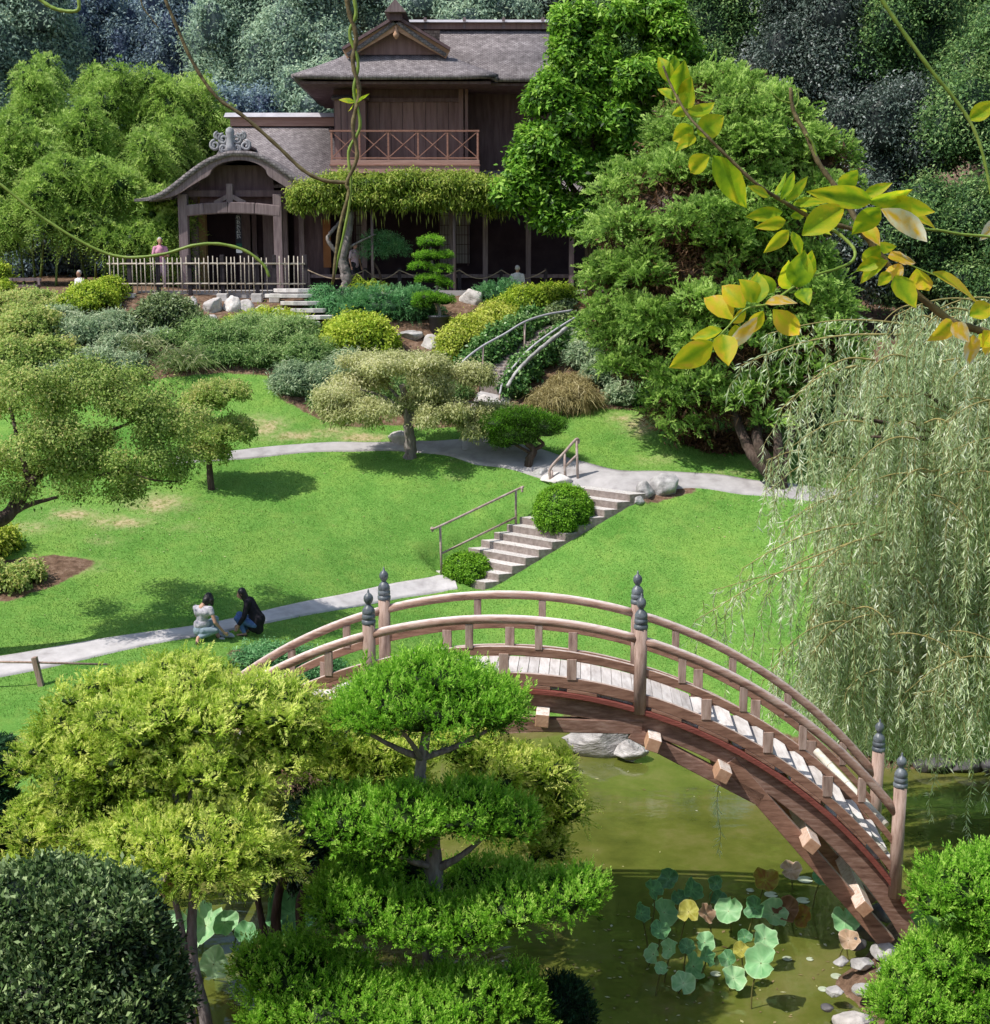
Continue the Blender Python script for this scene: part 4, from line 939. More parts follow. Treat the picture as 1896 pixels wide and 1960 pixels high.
gl=[([P(408,2040,13.9),P(392,1940,13.9),P(372,1850,14.0),P(368,1760,14.1),P(372,1690,14.2),P(360,1600,14.5),(-3.4,15.0,4.2)],.075,.04),
    ([P(372,2030,13.9),P(365,1930,13.9),P(345,1830,14.0),P(310,1760,14.2),P(270,1710,14.4),P(200,1620,14.8),P(150,1540,15.0)],.06,.025),
    ([P(352,1850,14.0),P(350,1790,14.05),P(335,1720,14.1)],.05,.03),
    ([P(370,1700,14.2),P(440,1600,14.8),P(520,1500,15.2)],.05,.02),([P(366,1640,14.4),P(330,1480,14.9),P(330,1340,15.3)],.05,.02)]
tree('golden_cypress','golden yellow-green cypress with two bare grey trunks, widest tree by the water','cypress',on(-3.15,13.9),gb+g2,L_GOLD,gl,BARKG,core=.62,**GK)
gc=[(1075,1560,44,60,17.2,.4),(1060,1480,50,40,17.2,.4),(640,1392,80,50,17.0,.7),(700,1450,90,56,17.0,.7),(620,1470,70,54,16.9,.6),(880,1440,90,46,17.1,.6),(960,1490,80,54,17.1,.6),(1010,1570,62,56,17.1,.5),(960,1580,90,60,17.0,.6),(1050,1630,44,40,17.1,.4),(720,1500,100,50,17.0,.6)]
gd=break_up(bpx(gc),9,(.26,.44),9,lo=-.35,sq=.8)+bpx([(a,b,c*.64,d*.62,e+.1,f*.6) for a,b,c,d,e,f in gc])
gb_=on(-2.55,16.4)
tree('golden_cypress','smaller golden cypress standing behind the tiered juniper','cypress',on(-2.35,15.6),gd,L_GOLD,[([on(-2.55,15.75,-.1),P(530,1800,16.2),P(540,1690,16.3),P(600,1560,16.6),P(640,1450,17)],.085,.03),([on(-2.2,15.75,-.1),P(578,1790,16.2),P(590,1690,16.3),P(700,1600,16.7),P(900,1500,17)],.08,.03),([on(-2.7,15.75,-.1),P(505,1780,16.2),P(495,1700,16.3),P(520,1560,16.6)],.055,.03)],BARK,core=.64,**GK)
# shade under the cypresses: dark low conifer and holly
hb=bpx([(70,1760,150,92,11.2,.8),(190,1775,110,84,11.0,.7),(90,1860,180,110,10.8,.9),(240,1860,90,90,11.0,.7),(180,1940,170,90,10.6,.9),(20,1920,120,100,10.6,.8),(290,1930,56,70,11.0,.5)])
shrub('holly_shrub','large dark glossy holly shrub with tops painted pale as if sunlit','shrub',hb,L_HOLLY,core=.86,base=on(-3.4,11.),dens=290,per=12,r=.07,L=.07,W=.030,up=.45,jit=.75,lo=-.4,lump=.13,freq=5.,lump2=.09,deep=1.8,shell=(.82,1.10),tint=(.0,.5),ltint=.16,hgt=.42,fold=.35,droop=.05)  # hgt paints the tops as if sunlit, deep blackens the gaps
db=bpx([(1075,1915,50,44,15.2,.35),(1040,1950,56,44,15.0,.4),(1105,1950,36,40,15.2,.3)])
shrub('dark_juniper','small dark blackish-green juniper at the water edge','shrub',db,L_DARKC,core=.8,base=on(.75,14.7),dens=330,per=13,r=.05,L=.085,W=.016,up=.9,jit=.4,lump=.2,freq=6.,tint=(.2,.8),fold=.1)
db=bpx([(-10,1470,40,60,17.2,.5),(-20,1560,56,60,17.0,.6),(0,1620,30,40,17.0,.4)])
shrub('dark_juniper','dark blue-green conifer behind the golden cypress','shrub',db,L_DARKC,core=.8,base=on(-6.3,17.2),dens=260,per=13,r=.06,L=.10,W=.018,up=.6,jit=.45,lump=.2,tint=(.2,.9),fold=.1)
fb=bpx([(610,1590,90,90,17.8,.6),(560,1650,70,60,17.6,.5),(690,1640,80,60,17.7,.5),(760,1690,90,60,17.7,.5)])  # added dark filler standing in for the shaded hollow between the trunks
shrub('dark_juniper','added dark foliage mass for the shade behind the golden cypress trunks','shrub',fb,L_DARKC,core=.85,base=on(-2.9,15.6),dens=150,per=12,r=.08,L=.11,W=.02,up=.3,jit=.6,lump=.25,tint=(.0,.5),fold=.1)
# ------------------------------------------------------------------ willow
wt=thing('weeping_willow','weeping willow with long silvery green strands trailing toward the bridge','tree',on(9.6,21.6))
wr=np.random.default_rng(21); LC=[];LA=[];LL=[];LW=[];LT=[]; tw=MB(); nstr=0
trunk_top=np.array((9.0,21.8,7.4))
def env_top(px):   # upper outline of the crown in plan of view, used to place the limb tips
    return float(np.interp(px,[1380,1420,1480,1560,1640,1740,1896,2100,2400],[760,690,640,615,600,585,570,600,760]))
def env_bot(px):
    return float(np.interp(px,[1330,1400,1460,1500,1560,1640,1720,1800,1900,2100,2400],[1180,1240,1330,1400,1380,1430,1470,1470,1450,1450,1300]))
strands=[]
for i in range(290):
    u=wr.random()**.8; bx0=1600+u*520; Y=wr.uniform(19.6,23.2)
    tp_,bt=env_top(bx0),env_bot(bx0)
    if i>=215: bx0=1590+wr.random()*420; bt=env_bot(bx0)
    y0=bt-wr.uniform(110,360) if i>=215 else tp_+(bt-tp_)*(wr.random()**1.05)*.80
    ln0=wr.uniform(60,190); dr=wr.uniform(.05,.7); side=-1 if wr.random()<.72 else 1
    pts=[P(bx0+side*ln0*t,y0+dr*ln0*t*t-14*math.sin(t*3.14),Y-.35*t) for t in (0,.33,.66,1)]
    tw.tube([Vector(p) for p in spline(pts,4)],lerp_list([.016,.005],13),4)
    for j in range(int(wr.uniform(11,20))):
        t=wr.random(); px=bx0+side*ln0*t; ln=wr.uniform(70,240)*(1.1-.4*t)
        yy=y0+dr*ln0*t*t-14*math.sin(t*3.14)
        ln=min(ln,max(40,env_bot(px)-yy+wr.uniform(-30,20)))
        if px>1405: strands.append((px,yy,Y-.35*t,ln,side*wr.uniform(-6,22)))
for (x0,y0,x1,y1,Y) in [(1700,640,1420,700,20.4),(1760,625,1470,640,20.8),(1640,700,1490,790,20.2),(1720,1010,1330,1190,19.8),(1660,1000,1420,1090,20.0),(1740,1080,1370,1130,20.0),(1800,900,1500,1000,20.4)]:
    k=11
    for j in range(k):
        t=j/(k-1); strands.append((x0+(x1-x0)*t,y0+(y1-y0)*t-18*math.sin(t*3.1),Y,wr.uniform(50,150)*(1.15-.5*t),wr.uniform(-25,0)))
    pts=[P(x0+(x1-x0)*t,y0+(y1-y0)*t-20*math.sin(t*3.1),Y) for t in (0,.25,.5,.75,1)]
    tw.tube([Vector(p) for p in spline(pts,5)],lerp_list([.018,.006],21),5)
    for j in range(70):
        p=np.array(spline(pts,5)[wr.integers(0,21)])+wr.normal(size=3)*.02
        LC.append(p);LA.append(unit(np.array([[wr.normal()*.5-.4,wr.normal()*.5,-.5+wr.normal()*.4]]))[0]);LL.append(wr.uniform(.10,.18));LW.append(.02);LT.append(wr.uniform(.3,.95))
strands+=[(1372,1478,19.5,165,4),(1345,1150,20,160,-6),(1395,1170,20,210,3),(1440,1200,19.8,230,2),(1800,1440,20.5,150,0),(1860,1460,20.6,170,6),(1690,1560,20.4,110,8),(1895,1470,20.6,90,0),(1480,1240,19.8,170,0),(1425,1120,20,140,-5)]
for (px,y0,Y,ln,dx) in strands:
    p0=np.array(P(px,y0,Y)); k=Y/FPX; Lm=ln*k; ph=wr.uniform(0,6.28); bow=wr.uniform(.05,.22)
    n=max(6,int(Lm/.023)); t=np.linspace(0,1,n)
    ox=dx*k*t+bow*np.sin(ph)*t*(1-t)*1.6+.04*np.sin(t*7+ph); oy=bow*np.cos(ph)*(1-(1-t)**2)
    pts=np.stack([p0[0]+ox,p0[1]+oy,p0[2]+.12*np.sin(np.minimum(t*4,1.57))*0-Lm*t],1)
    s=pts[::4]
    if len(s)>=2: tw.tube([Vector(q) for q in s],lerp_list([.006,.003],len(s)),3,cap=False)
    a=wr.normal(size=(n,3))*[.62,.62,.32]+[0,0,-.85]
    LC+=list(pts);LA+=list(unit(a));LL+=list(wr.uniform(.09,.165,n));LW+=list(wr.uniform(.013,.022,n));LT+=list(np.clip(wr.uniform(.12,.8)+.2*wr.normal(size=n),0,1))
crown('foliage',[leaves(np.array(LC),np.array(LA),np.array(LL),np.array(LW),np.array(LT),.15,.05)],L_WIL,wt)
TWIG=surf('willow_twig',(.20,.17,.06),(.34,.29,.11),8.,.7,0)
tw.build('twigs',TWIG,wt)
mb=MB(); b0=on(9.6,21.6,-.2)
limb(mb,[b0,(9.5,21.7,3.),(9.1,21.8,5.4),(8.6,21.8,7.4)],.30,.16,8,10)
for tip in [(6.6,21.,7.6),(5.2,20.6,7.3),(7.4,21.4,8.0),(9.6,22.6,8.2),(6.0,21.8,6.8),(11.5,22,7.6),(6.2,20.2,5.4)]:
    limb(mb,[(9.2,21.8,5.2),(8.4+.2*(tip[0]-8),21.6,6.6),tip],.11,.02,7,6)
mb.build('trunk',BARK,wt)
# ------------------------------------------------------------------ mid-ground trees
t0=G(785,876); Ym=t0.y
mp=[(650,805,34,24,Ym-.8,.6),(690,800,40,22,Ym-1.,.7),(850,800,60,26,Ym-.9,.8),(930,815,50,30,Ym-.2,.7),(770,712,105,36,Ym-.2,1.3),(690,752,80,40,Ym-.3,1.),(640,790,36,22,Ym-.4,.6),(860,728,80,44,Ym,1.1),(925,800,48,30,Ym+.1,.7),(810,772,70,34,Ym-.5,.9),(900,830,44,26,Ym-.4,.6),(730,790,60,26,Ym-.8,.8),(960,800,30,30,Ym,.5),(700,700,60,26,Ym+.4,.8)]
mbb=break_up(bpx(mp),5,(.3,.5),6,lo=-.3,sq=.8)
tree('japanese_maple','pale olive weeping maple with umbrella crown at the top of the lawn','tree',t0,mbb,L_MAPP,
 [([t0-Vector((0,0,.15)),P(786,850,Ym),P(783,815,Ym),P(780,780,Ym),P(770,735,Ym)],.19,.08)]+[([P(781,790,Ym),P((781+x)/2,(775+y)/2,Ym),P(x,y,Ym+dy)],.07,.02) for x,y,dy in ((690,745,-.3),(860,722,0),(930,770,.1),(820,765,-.4),(900,820,-.4),(735,735,.3))],BARKG,core=0,
 dens=75,per=22,r=.15,L=.085,W=.035,up=-.1,jit=.8,lo=-.7,flat=.5,droop=.3,lump=.2,tint=(.2,.8),ltint=.16,shell=(.5,1.05),keep=.5)
Y=27.
ml=[(70,850,150,110,Y,1.7),(210,820,140,90,Y,1.5),(285,840,100,84,Y+.3,1.3),(130,925,150,56,Y-.4,1.4),(285,905,70,38,Y,1.),(170,745,110,60,Y+.3,1.3),(60,740,110,70,Y,1.3),(362,815,46,36,Y+.5,.8),(260,760,80,50,Y+.4,1.)]
mlb=break_up(bpx(ml),10,(.22,.38),12,lo=-.8,sq=.6)
bm_=on(P(-40,1010,25.5).x,25.5)
tree('japanese_maple','large olive-green maple with orange tinged leaves leaning over the lawn','tree',on(-10.4,25.6),mlb,L_MAP,
 [([on(-10.4,25.6,-.2),P(-30,1030,25.6),P(15,985,26),P(60,925,26.4),P(110,870,26.8),P(135,835,27)],.20,.05),([P(15,985,26),P(60,965,26.2),P(110,952,26.4)],.08,.03),([P(60,930,26.4),P(40,860,26.6),P(20,780,26.8)],.08,.03),([P(110,872,26.8),P(200,830,27),P(270,800,27.2)],.06,.02),([P(115,865,26.8),P(160,910,26.6),P(230,900,27)],.05,.02),([P(230,900,27),P(290,918,27),P(340,922,27)],.03,.012)],BARK,core=0,
 dens=27,per=24,r=.18,L=.065,W=.04,up=.3,jit=.9,lo=-.9,flat=.6,droop=.2,lump=.25,tint=(.15,.78),ltint=.2,shell=(.35,1.05),keep=.4,hgt=.12)
s0=G(406,938)
sb=bpx([(425,752,54,20,s0.y,.6),(390,770,40,18,s0.y,.5),(430,830,52,22,s0.y-.1,.6),(395,868,46,22,s0.y,.5),(450,815,30,16,s0.y,.4),(385,830,40,20,s0.y+.2,.5),(360,800,36,20,s0.y+.2,.4)])
tree('cloud_pruned_tree','slim cloud-pruned tree with flat leaf pads casting a shadow on the lawn','tree',s0,sb,L_MAP,[([s0-Vector((0,0,.1)),P(402,900,s0.y),P(398,860,s0.y),P(385,805,s0.y),P(398,778,s0.y),P(425,762,s0.y)],.095,.03),([P(398,860,s0.y),P(430,838,s0.y)],.04,.02)],BARK,core=.6,
 dens=130,per=14,r=.1,L=.075,W=.04,up=.5,jit=.8,lo=-.5,tint=(.2,.85),lump=.2)
p0=G(1012,893)
pb=bpx([(1044,820,34,20,p0.y,.5),(1010,812,40,18,p0.y+.2,.5),(985,835,44,22,p0.y,.5),(955,812,36,22,p0.y+.2,.45),(1000,798,46,14,p0.y+.3,.5),(965,845,26,16,p0.y,.35),(1062,815,22,14,p0.y,.3)])
tree('dwarf_pine','small dark pine with twisted trunk beside the path','tree',p0,pb,L_JUN,[([p0-Vector((0,0,.1)),P(1014,878,p0.y),P(1022,862,p0.y),P(1008,848,p0.y),P(995,838,p0.y)],.13,.05),([P(1022,862,p0.y),P(1040,850,p0.y),P(1030,838,p0.y),P(1044,825,p0.y)],.06,.03),([P(1018,868,p0.y),P(985,850,p0.y),P(965,840,p0.y)],.05,.02)],BARK,core=.75,
 dens=200,per=13,r=.09,L=.085,W=.016,up=.8,jit=.5,lo=-.4,tint=(.0,.26),ltint=.1,hgt=.1,lump=.2,fold=.1)
for (px,py,rx,ry,lab) in ((1080,980,57,53,'large clipped round boxwood ball beside the upper steps'),(895,1092,49,33,'small clipped boxwood dome at the foot of the steps')):
    g=G(px,py+ry*.85); k=g.y/FPX; c=Vector((g.x,g.y+rx*k*.45,0)); z=hgt(c.x,c.y); cz=P(px,py,c.y).z
    bl=[((c.x,c.y,cz),(rx*k,rx*k,ry*k))]
    shrub('boxwood_ball',lab,'shrub',bl,L_BOX,core=.94,base=Vector((c.x,c.y,z)),group='clipped boxwood balls by the steps',dens=330,per=14,r=.06,L=.05,W=.028,flat=.6,up=.15,jit=.7,lo=-.95,lump=.035,freq=5,shell=(.93,1.02),tint=(.30,.70),ltint=.15,hgt=.12)
# hinoki cypress by the path
hb0=G(1475,935)
hn=[(1370,240,120,100,37,1.6),(1420,300,150,130,36.5,1.8),(1300,330,80,100,37,1.4),(1320,420,190,130,36.,1.9),(1480,430,130,120,36,1.6),(1220,500,90,90,36.5,1.3),(1200,590,100,90,36.5,1.3),(1340,560,170,120,35.6,1.8),(1480,570,130,120,35.4,1.6),(1260,670,120,80,36,1.4),(1390,680,150,90,35.2,1.6),(1350,760,110,60,35.4,1.3),(1460,770,100,60,34.8,1.2),(1300,790,60,50,35.6,.9),(1560,660,90,110,35,1.3),(1560,350,80,100,36.5,1.2),(1250,420,70,70,37,1.),(1400,210,110,60,37,1.3)]
hnb=break_up(bpx(hn),26,(.15,.27),17,lo=-.8,sq=.75)
HK=dict(dens=62,per=26,r=.17,L=.10,W=.042,spray='flat',slen=.34,up=.35,out=.9,jit=.7,lo=-.35,droop=.12,lump=.2,lump2=.12,freq2=9.,deep=1.1,tint=(.25,.78),ltint=.14,fold=.12,hgt=.2,keep=.55)
hl=[([hb0+Vector((.35,.1,-.2)),P(1490,925,hb0.y),P(1455,885,hb0.y),P(1430,850,hb0.y+.4),P(1400,760,35.2),P(1370,600,36)],.22,.09),([hb0+Vector((.35,.1,-.2)),P(1480,900,hb0.y),P(1452,850,hb0.y),P(1450,780,35),P(1440,500,36)],.2,.09),([hb0+Vector((.4,.1,-.2)),P(1490,905,hb0.y),P(1490,850,hb0.y),P(1485,770,34.8),P(1500,500,36)],.16,.07),([hb0+Vector((.42,.1,-.2)),P(1500,915,hb0.y),P(1512,850,hb0.y),P(1530,760,35)],.12,.06),([P(1370,620,36),P(1300,500,36.4),P(1260,380,36.8),P(1320,260,37)],.12,.05)]
ht=tree('hinoki_cypress','huge dark green cypress with fan sprays and several leaning trunks beside the path','tree',hb0,hnb,L_HIN,hl,BARK,core=0,**HK)
inner=bpx([(a,b,c*.66,d*.66,e+.35,f*.6) for a,b,c,d,e,f in hn])
crown('inner_branches',[tufts(inner,dens=22,per=14,r=.35,L=.22,W=.04,jit=1.,lo=-.9,up=-.2,tint=(.1,.9),ltint=.2,shell=(.8,1.15),keep=.5)],L_BROWN,ht,core=core_mesh(inner,.86))
# broad glossy tree before the house
mg=[(1290,110,60,80,43.5,1.2),(1280,260,50,80,43.3,1.1),(1000,350,50,60,42.3,1.0),(1105,90,70,70,43,1.3),(1230,60,80,66,43.2,1.4),(1180,150,100,80,42.8,1.5),(1070,190,64,70,42.6,1.2),(1130,260,90,80,42.4,1.4),(1040,320,70,70,42.4,1.2),(1120,370,90,70,42.2,1.3),(1200,300,80,90,42.6,1.3),(1030,395,50,50,42.2,.9),(1110,430,60,44,42.2,.9),(1250,180,60,80,43,1.2)]
mgb=break_up(bpx(mg),8,(.28,.44),23,lo=-.6)
gb0=on(P(1130,600,43).x,43.0)
tree('broadleaf_tree','bright green glossy broad-leaved tree standing in front of the house','tree',gb0,mgb,L_MAG,[([gb0-Vector((0,0,.1)),P(1130,500,42.8),P(1125,350,42.6),P(1160,150,42.9)],.2,.06),([P(1126,400,42.6),P(1060,300,42.5),P(1070,200,42.6)],.1,.03)],BARK,core=.66,
 dens=34,per=15,r=.17,L=.20,W=.085,up=.25,out=.8,jit=.85,lo=-.7,droop=.05,hang=.0,lump=.2,lump2=.1,deep=1.,tint=(.2,.75),ltint=.17,fold=.2,hgt=.2,flat=.7)
# ------------------------------------------------------------------ bamboo grove: every culm carries its own plume
r_=random.Random(5)
bam=[(60,250,60,95,50),(150,330,70,110,49),(230,250,60,95,51),(310,260,62,100,51),(380,260,56,90,52),(40,340,70,90,47.5),(110,385,60,66,46.6),(205,400,64,72,47),(290,400,62,110,48),(350,350,50,90,49.5),(-40,330,80,120,49),(285,445,50,56,46.8),(430,290,34,60,52),(-20,390,70,80,46.8),(185,210,36,60,52),(340,455,36,50,46.9),(90,190,40,60,52)]
descr=['tallest plume at the outer end','wide plume over the person in pink','slim upright plume','plume with drooping tip','plume touching the porch roof','heavy low plume','low plume above the bench','low plume by the fence','tall plume behind the fence','plume close to the tiled ornament','outermost plume','short plume beside the porch','narrow plume above the lower roof','low outer plume','thin plume rising at the back','small bright plume next to the porch post','thin plume at the back edge']
for i,(px,py,rx,ry,Y) in enumerate(bam):
    top=P(px,py-ry,Y); b=on(P(px+r_.uniform(-15,15),560,Y).x,Y+.3); b.z=hgt(b.x,b.y)
    bl=bpx([(px,py,rx,ry,Y,1.0),(px+r_.uniform(-20,20),py+ry*.8,rx*.9,ry*.55,Y,.9),(px+r_.uniform(-10,10),py-ry*.8,rx*.5,ry*.5,Y,.6)])
    bl=break_up(bl,7,(.28,.45),30+i,lo=-.7)
    tree('bamboo','light green bamboo, '+descr[i],'bamboo',b,bl,L_BAM,[([b,P(px,(py+560)/2,Y+.2),top],.05,.015)],surf('bamboo_culm_%s'%'abcdefghijklmnopqrst'[i],(.10,.16,.03),(.2,.26,.07),4.,.5,0) if i==0 else MATS['bamboo_culm_a'],group='bamboo grove beside the house',core=.6,
      dens=62,per=18,r=.19,L=.14,W=.038,spray='flat',slen=.48,lump2=.12,freq2=9,up=.25,out=.8,jit=.9,lo=-.8,droop=.35,lump=.25,tint=(.30,.80),ltint=.14,hgt=.22)
# ------------------------------------------------------------------ trees on the hill behind
def bgtree(name,label,px,py,rx,ry,Y,mat,nb=14,seed=1,cat='tree',group='trees on the hill behind the house',f=(.24,.40),L=.34,W=.13,dens=9,per=16,**kw):
    b=on(P(px,500,Y).x,min(Y,55.)); b.y=Y; b.z=hgt(b.x,min(Y,55.9))+max(0,Y-56)*.16
    bl=break_up(bpx([(px,py,rx,ry,Y,rx*Y/FPX*.7)]),nb,f,seed,lo=-.8)
    inner=bpx([(px,py,rx*.7,ry*.7,Y+.3,rx*Y/FPX*.5)])
    top=P(px,py-ry*.3,Y)
    k=dict(dens=dens,per=per,r=.34,L=L,W=W,flat=.5,lump2=.12,freq2=9,up=.2,jit=.8,lo=-.7,droop=.15,lump=.22,tint=(.15,.75),ltint=.15,hgt=.2,keep=.6); k.update(kw)
    t=thing(name,label,cat,b,group)
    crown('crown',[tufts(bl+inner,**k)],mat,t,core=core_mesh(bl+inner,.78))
    mb=MB(); limb(mb,[b-Vector((0,0,.3)),(b.x+.2,Y+.1,(b.z+top.z)/2),top],.32,.08); mb.build('trunk',BARK,t)
    return t
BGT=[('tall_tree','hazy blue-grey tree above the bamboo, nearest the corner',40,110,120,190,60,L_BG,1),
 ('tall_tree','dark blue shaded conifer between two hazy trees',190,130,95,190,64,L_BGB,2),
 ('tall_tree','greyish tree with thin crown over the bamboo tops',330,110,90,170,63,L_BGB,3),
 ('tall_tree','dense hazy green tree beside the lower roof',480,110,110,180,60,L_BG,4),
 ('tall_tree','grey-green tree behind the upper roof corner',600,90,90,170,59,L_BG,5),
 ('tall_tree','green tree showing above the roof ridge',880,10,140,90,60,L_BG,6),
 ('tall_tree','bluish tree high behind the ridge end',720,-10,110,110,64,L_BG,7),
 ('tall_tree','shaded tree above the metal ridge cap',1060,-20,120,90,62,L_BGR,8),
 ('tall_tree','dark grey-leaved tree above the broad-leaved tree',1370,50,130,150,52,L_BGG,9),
 ('tall_tree','shadowed tree with pale painted leaf glints behind the cypress',1560,120,150,190,50,L_BGR,10),
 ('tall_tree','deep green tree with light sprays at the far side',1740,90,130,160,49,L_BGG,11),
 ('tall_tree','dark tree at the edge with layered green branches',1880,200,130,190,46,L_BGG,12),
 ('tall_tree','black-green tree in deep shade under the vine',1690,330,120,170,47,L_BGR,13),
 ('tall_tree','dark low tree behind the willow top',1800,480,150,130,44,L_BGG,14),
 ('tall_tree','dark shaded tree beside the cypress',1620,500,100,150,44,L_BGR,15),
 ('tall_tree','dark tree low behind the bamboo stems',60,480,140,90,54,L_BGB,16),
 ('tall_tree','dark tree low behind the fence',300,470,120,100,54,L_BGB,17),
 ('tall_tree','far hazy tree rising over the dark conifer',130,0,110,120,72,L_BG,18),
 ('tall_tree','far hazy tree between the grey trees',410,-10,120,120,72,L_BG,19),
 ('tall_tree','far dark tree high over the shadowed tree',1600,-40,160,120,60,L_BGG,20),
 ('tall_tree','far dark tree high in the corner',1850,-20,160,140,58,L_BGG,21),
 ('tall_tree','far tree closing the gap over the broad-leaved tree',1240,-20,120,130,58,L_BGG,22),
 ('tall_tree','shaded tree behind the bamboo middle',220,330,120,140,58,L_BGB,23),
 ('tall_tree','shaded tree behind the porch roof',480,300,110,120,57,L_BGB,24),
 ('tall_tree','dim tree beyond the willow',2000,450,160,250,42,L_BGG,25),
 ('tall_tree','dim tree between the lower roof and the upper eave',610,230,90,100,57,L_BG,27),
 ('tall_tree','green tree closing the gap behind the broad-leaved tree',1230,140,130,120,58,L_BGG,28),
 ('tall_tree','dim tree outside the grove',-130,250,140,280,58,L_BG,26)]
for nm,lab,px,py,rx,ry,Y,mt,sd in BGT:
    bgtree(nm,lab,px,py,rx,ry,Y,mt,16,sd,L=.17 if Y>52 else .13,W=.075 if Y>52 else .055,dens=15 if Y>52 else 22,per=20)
# ------------------------------------------------------------------ shrubs and covers on the slope
SK=dict(dens=80,per=14,r=.12,L=.10,W=.05,flat=.45,lump2=.1,freq2=9,up=.4,jit=.8,lo=-.4,lump=.2,freq=4.,tint=(.2,.8),ltint=.16,hgt=.15)
def S(name,label,rows,mat,group='shrubs on the slope below the house',lift=.35,cat='shrub',brk=5,core=.82,**kw):
    k=dict(SK); k.update(kw)
    bl=gblobs(rows,lift); bl=bl+(break_up(bl,brk,(.3,.5),len(label),lo=-.1) if brk else [])
    b=bl[0][0]; return shrub(name,label,cat,bl,mat,core=core,group=group,base=on(b[0],b[1]),**k)
S('leafy_shrub','bushy green shrub with orange tips at the end of the bamboo fence',[(180,572,50,28),(150,588,38,22),(214,558,26,24)],L_LIME)
S('azalea','dark grey-green azalea below the row of pale rocks',[(320,605,56,36),(275,622,34,26),(365,620,30,22)],L_AZ,L=.12,W=.05)
S('variegated_shrub','pale green fluffy shrub under the orange-tipped bush',[(165,640,60,30),(220,628,44,26),(120,620,40,26)],L_GREY,L=.16,W=.03)
S('dry_shrub','olive and orange bushy shrub at the edge of the slope',[(60,640,60,50),(20,600,50,36),(100,690,56,40),(30,700,50,50)],L_MAP,L=.10,W=.05)
S('leafy_shrub','bright green shrub beside the wooden bench',[(2,535,22,30),(10,560,18,18)],L_LIME,lift=.6)
S('dry_shrub','reddish twiggy shrub low on the slope near the bench',[(70,575,46,18),(120,590,40,18),(40,585,40,20)],L_MAP,lift=.2)
S('green_cover','mid-green feathery cover plant above the small lawn',[(430,655,60,28),(390,640,40,24),(480,640,50,30)],L_COVER,L=.17,W=.025,up=.7)
S('green_cover','wide feathery green cover plant beside the lime shrub',[(545,650,66,38),(500,690,40,24),(590,690,50,40)],L_COVER,L=.17,W=.025,up=.7)
S('green_cover','greyish cover plant drooping over the lawn edge',[(570,735,50,36),(630,745,50,38),(660,715,44,36)],L_GREY,L=.15,W=.025,up=.3)
S('green_cover','yellowish cover plant below the stepping stones',[(520,615,46,14),(560,625,40,14),(460,625,36,12)],L_LIME,L=.13,W=.03,up=.7)
S('green_cover','low grey-green cover plants between the striped grass and the dry shrub',[(230,665,44,20),(180,700,50,24),(240,705,40,18),(130,730,60,24),(300,650,30,14)],L_GREY,L=.14,W=.03,up=.5)
S('green_cover','fresh green cover plants behind the striped grass clump',[(390,675,36,18),(420,690,40,20),(450,690,40,18),(320,655,30,14)],L_COVER,L=.15,W=.03,up=.6)
S('green_cover','dull green cover plants behind the pale weeping maple',[(640,775,44,26),(690,745,50,26),(740,760,60,24),(800,780,60,20),(850,760,50,24),(770,720,60,22)],L_COVER,L=.15,W=.03,up=.5,tint=(.05,.6))
S('leafy_shrub','dark shrub closing the top of the curved stairs',[(1085,610,40,26),(1065,625,22,18)],L_AZ)
S('leafy_shrub','dark broad shrubs in shade behind the willow',[(1640,790,80,70),(1760,760,90,90),(1880,760,90,100),(1700,860,90,40),(1850,860,90,40)],L_IVY,L=.16,W=.09,tint=(0,.6),dens=50)
S('lime_shrub','rounded lime-yellow shrub in the middle of the slope',[(690,645,62,40),(660,660,44,30),(725,660,36,30)],L_LIME,L=.10,W=.05,dens=110,hgt=.25)
S('creeping_juniper','blue-green creeping juniper spreading behind the lime shrub',[(740,590,70,34),(690,600,50,26),(790,592,56,34),(660,580,40,20)],L_FERN,L=.07,W=.025,up=.25,droop=.15,lift=.25,spray='flat',slen=.3,per=20,flat=0)
S('creeping_juniper','small creeping juniper beside the stone slab steps',[(618,575,26,22),(640,590,26,20),(605,592,20,14)],L_FERN,L=.16,W=.03,up=.2,droop=.3)
S('creeping_juniper','creeping juniper behind the potted pine',[(940,568,26,14),(960,560,40,16)],L_FERN,L=.07,W=.025,up=.3,droop=.15,spray='flat',slen=.3,per=20,flat=0)
S('yellow_shrub','yellow shrub bank beside the curved stair rail',[(870,660,34,32),(905,640,44,32),(950,615,44,28),(850,690,20,20)],L_YEL,L=.10,W=.045,dens=110,hgt=.25)
S('azalea','olive-green rounded azalea above the curved stairs',[(1012,580,52,26),(1060,572,48,26),(970,594,38,20)],L_LIME,L=.10,W=.045,tint=(.1,.65))
S('ivy_hedge','dark green ivy hedge along the inner side of the curved stairs',[(905,705,26,26),(928,688,28,32),(957,666,32,36),(988,644,28,32),(1015,622,26,26)],L_IVY,L=.12,W=.08,brk=3,lump=.1,lift=.6)
S('ivy_hedge','dark green ivy hedge along the outer side of the curved stairs',[(986,745,24,28),(1004,716,26,30),(1034,690,28,28),(1062,664,26,26),(1085,644,22,22)],L_IVY,L=.12,W=.08,brk=3,lump=.1,lift=.6)
S('straw_grass','mound of dry straw-coloured grass beside the curved stairs',[(1062,774,44,24),(1106,768,38,28),(1042,790,24,12),(1088,746,34,22)],L_STRAW,cat='ornamental grass',L=.30,W=.018,up=-.1,droop=.5,jit=.5,dens=120,tint=(.0,.6))
S('grey_shrub','grey-green shrub between the straw grass and the great cypress',[(1130,690,50,36),(1160,720,44,34),(1190,760,30,26),(1120,660,36,26)],L_GREY,L=.13,W=.035)
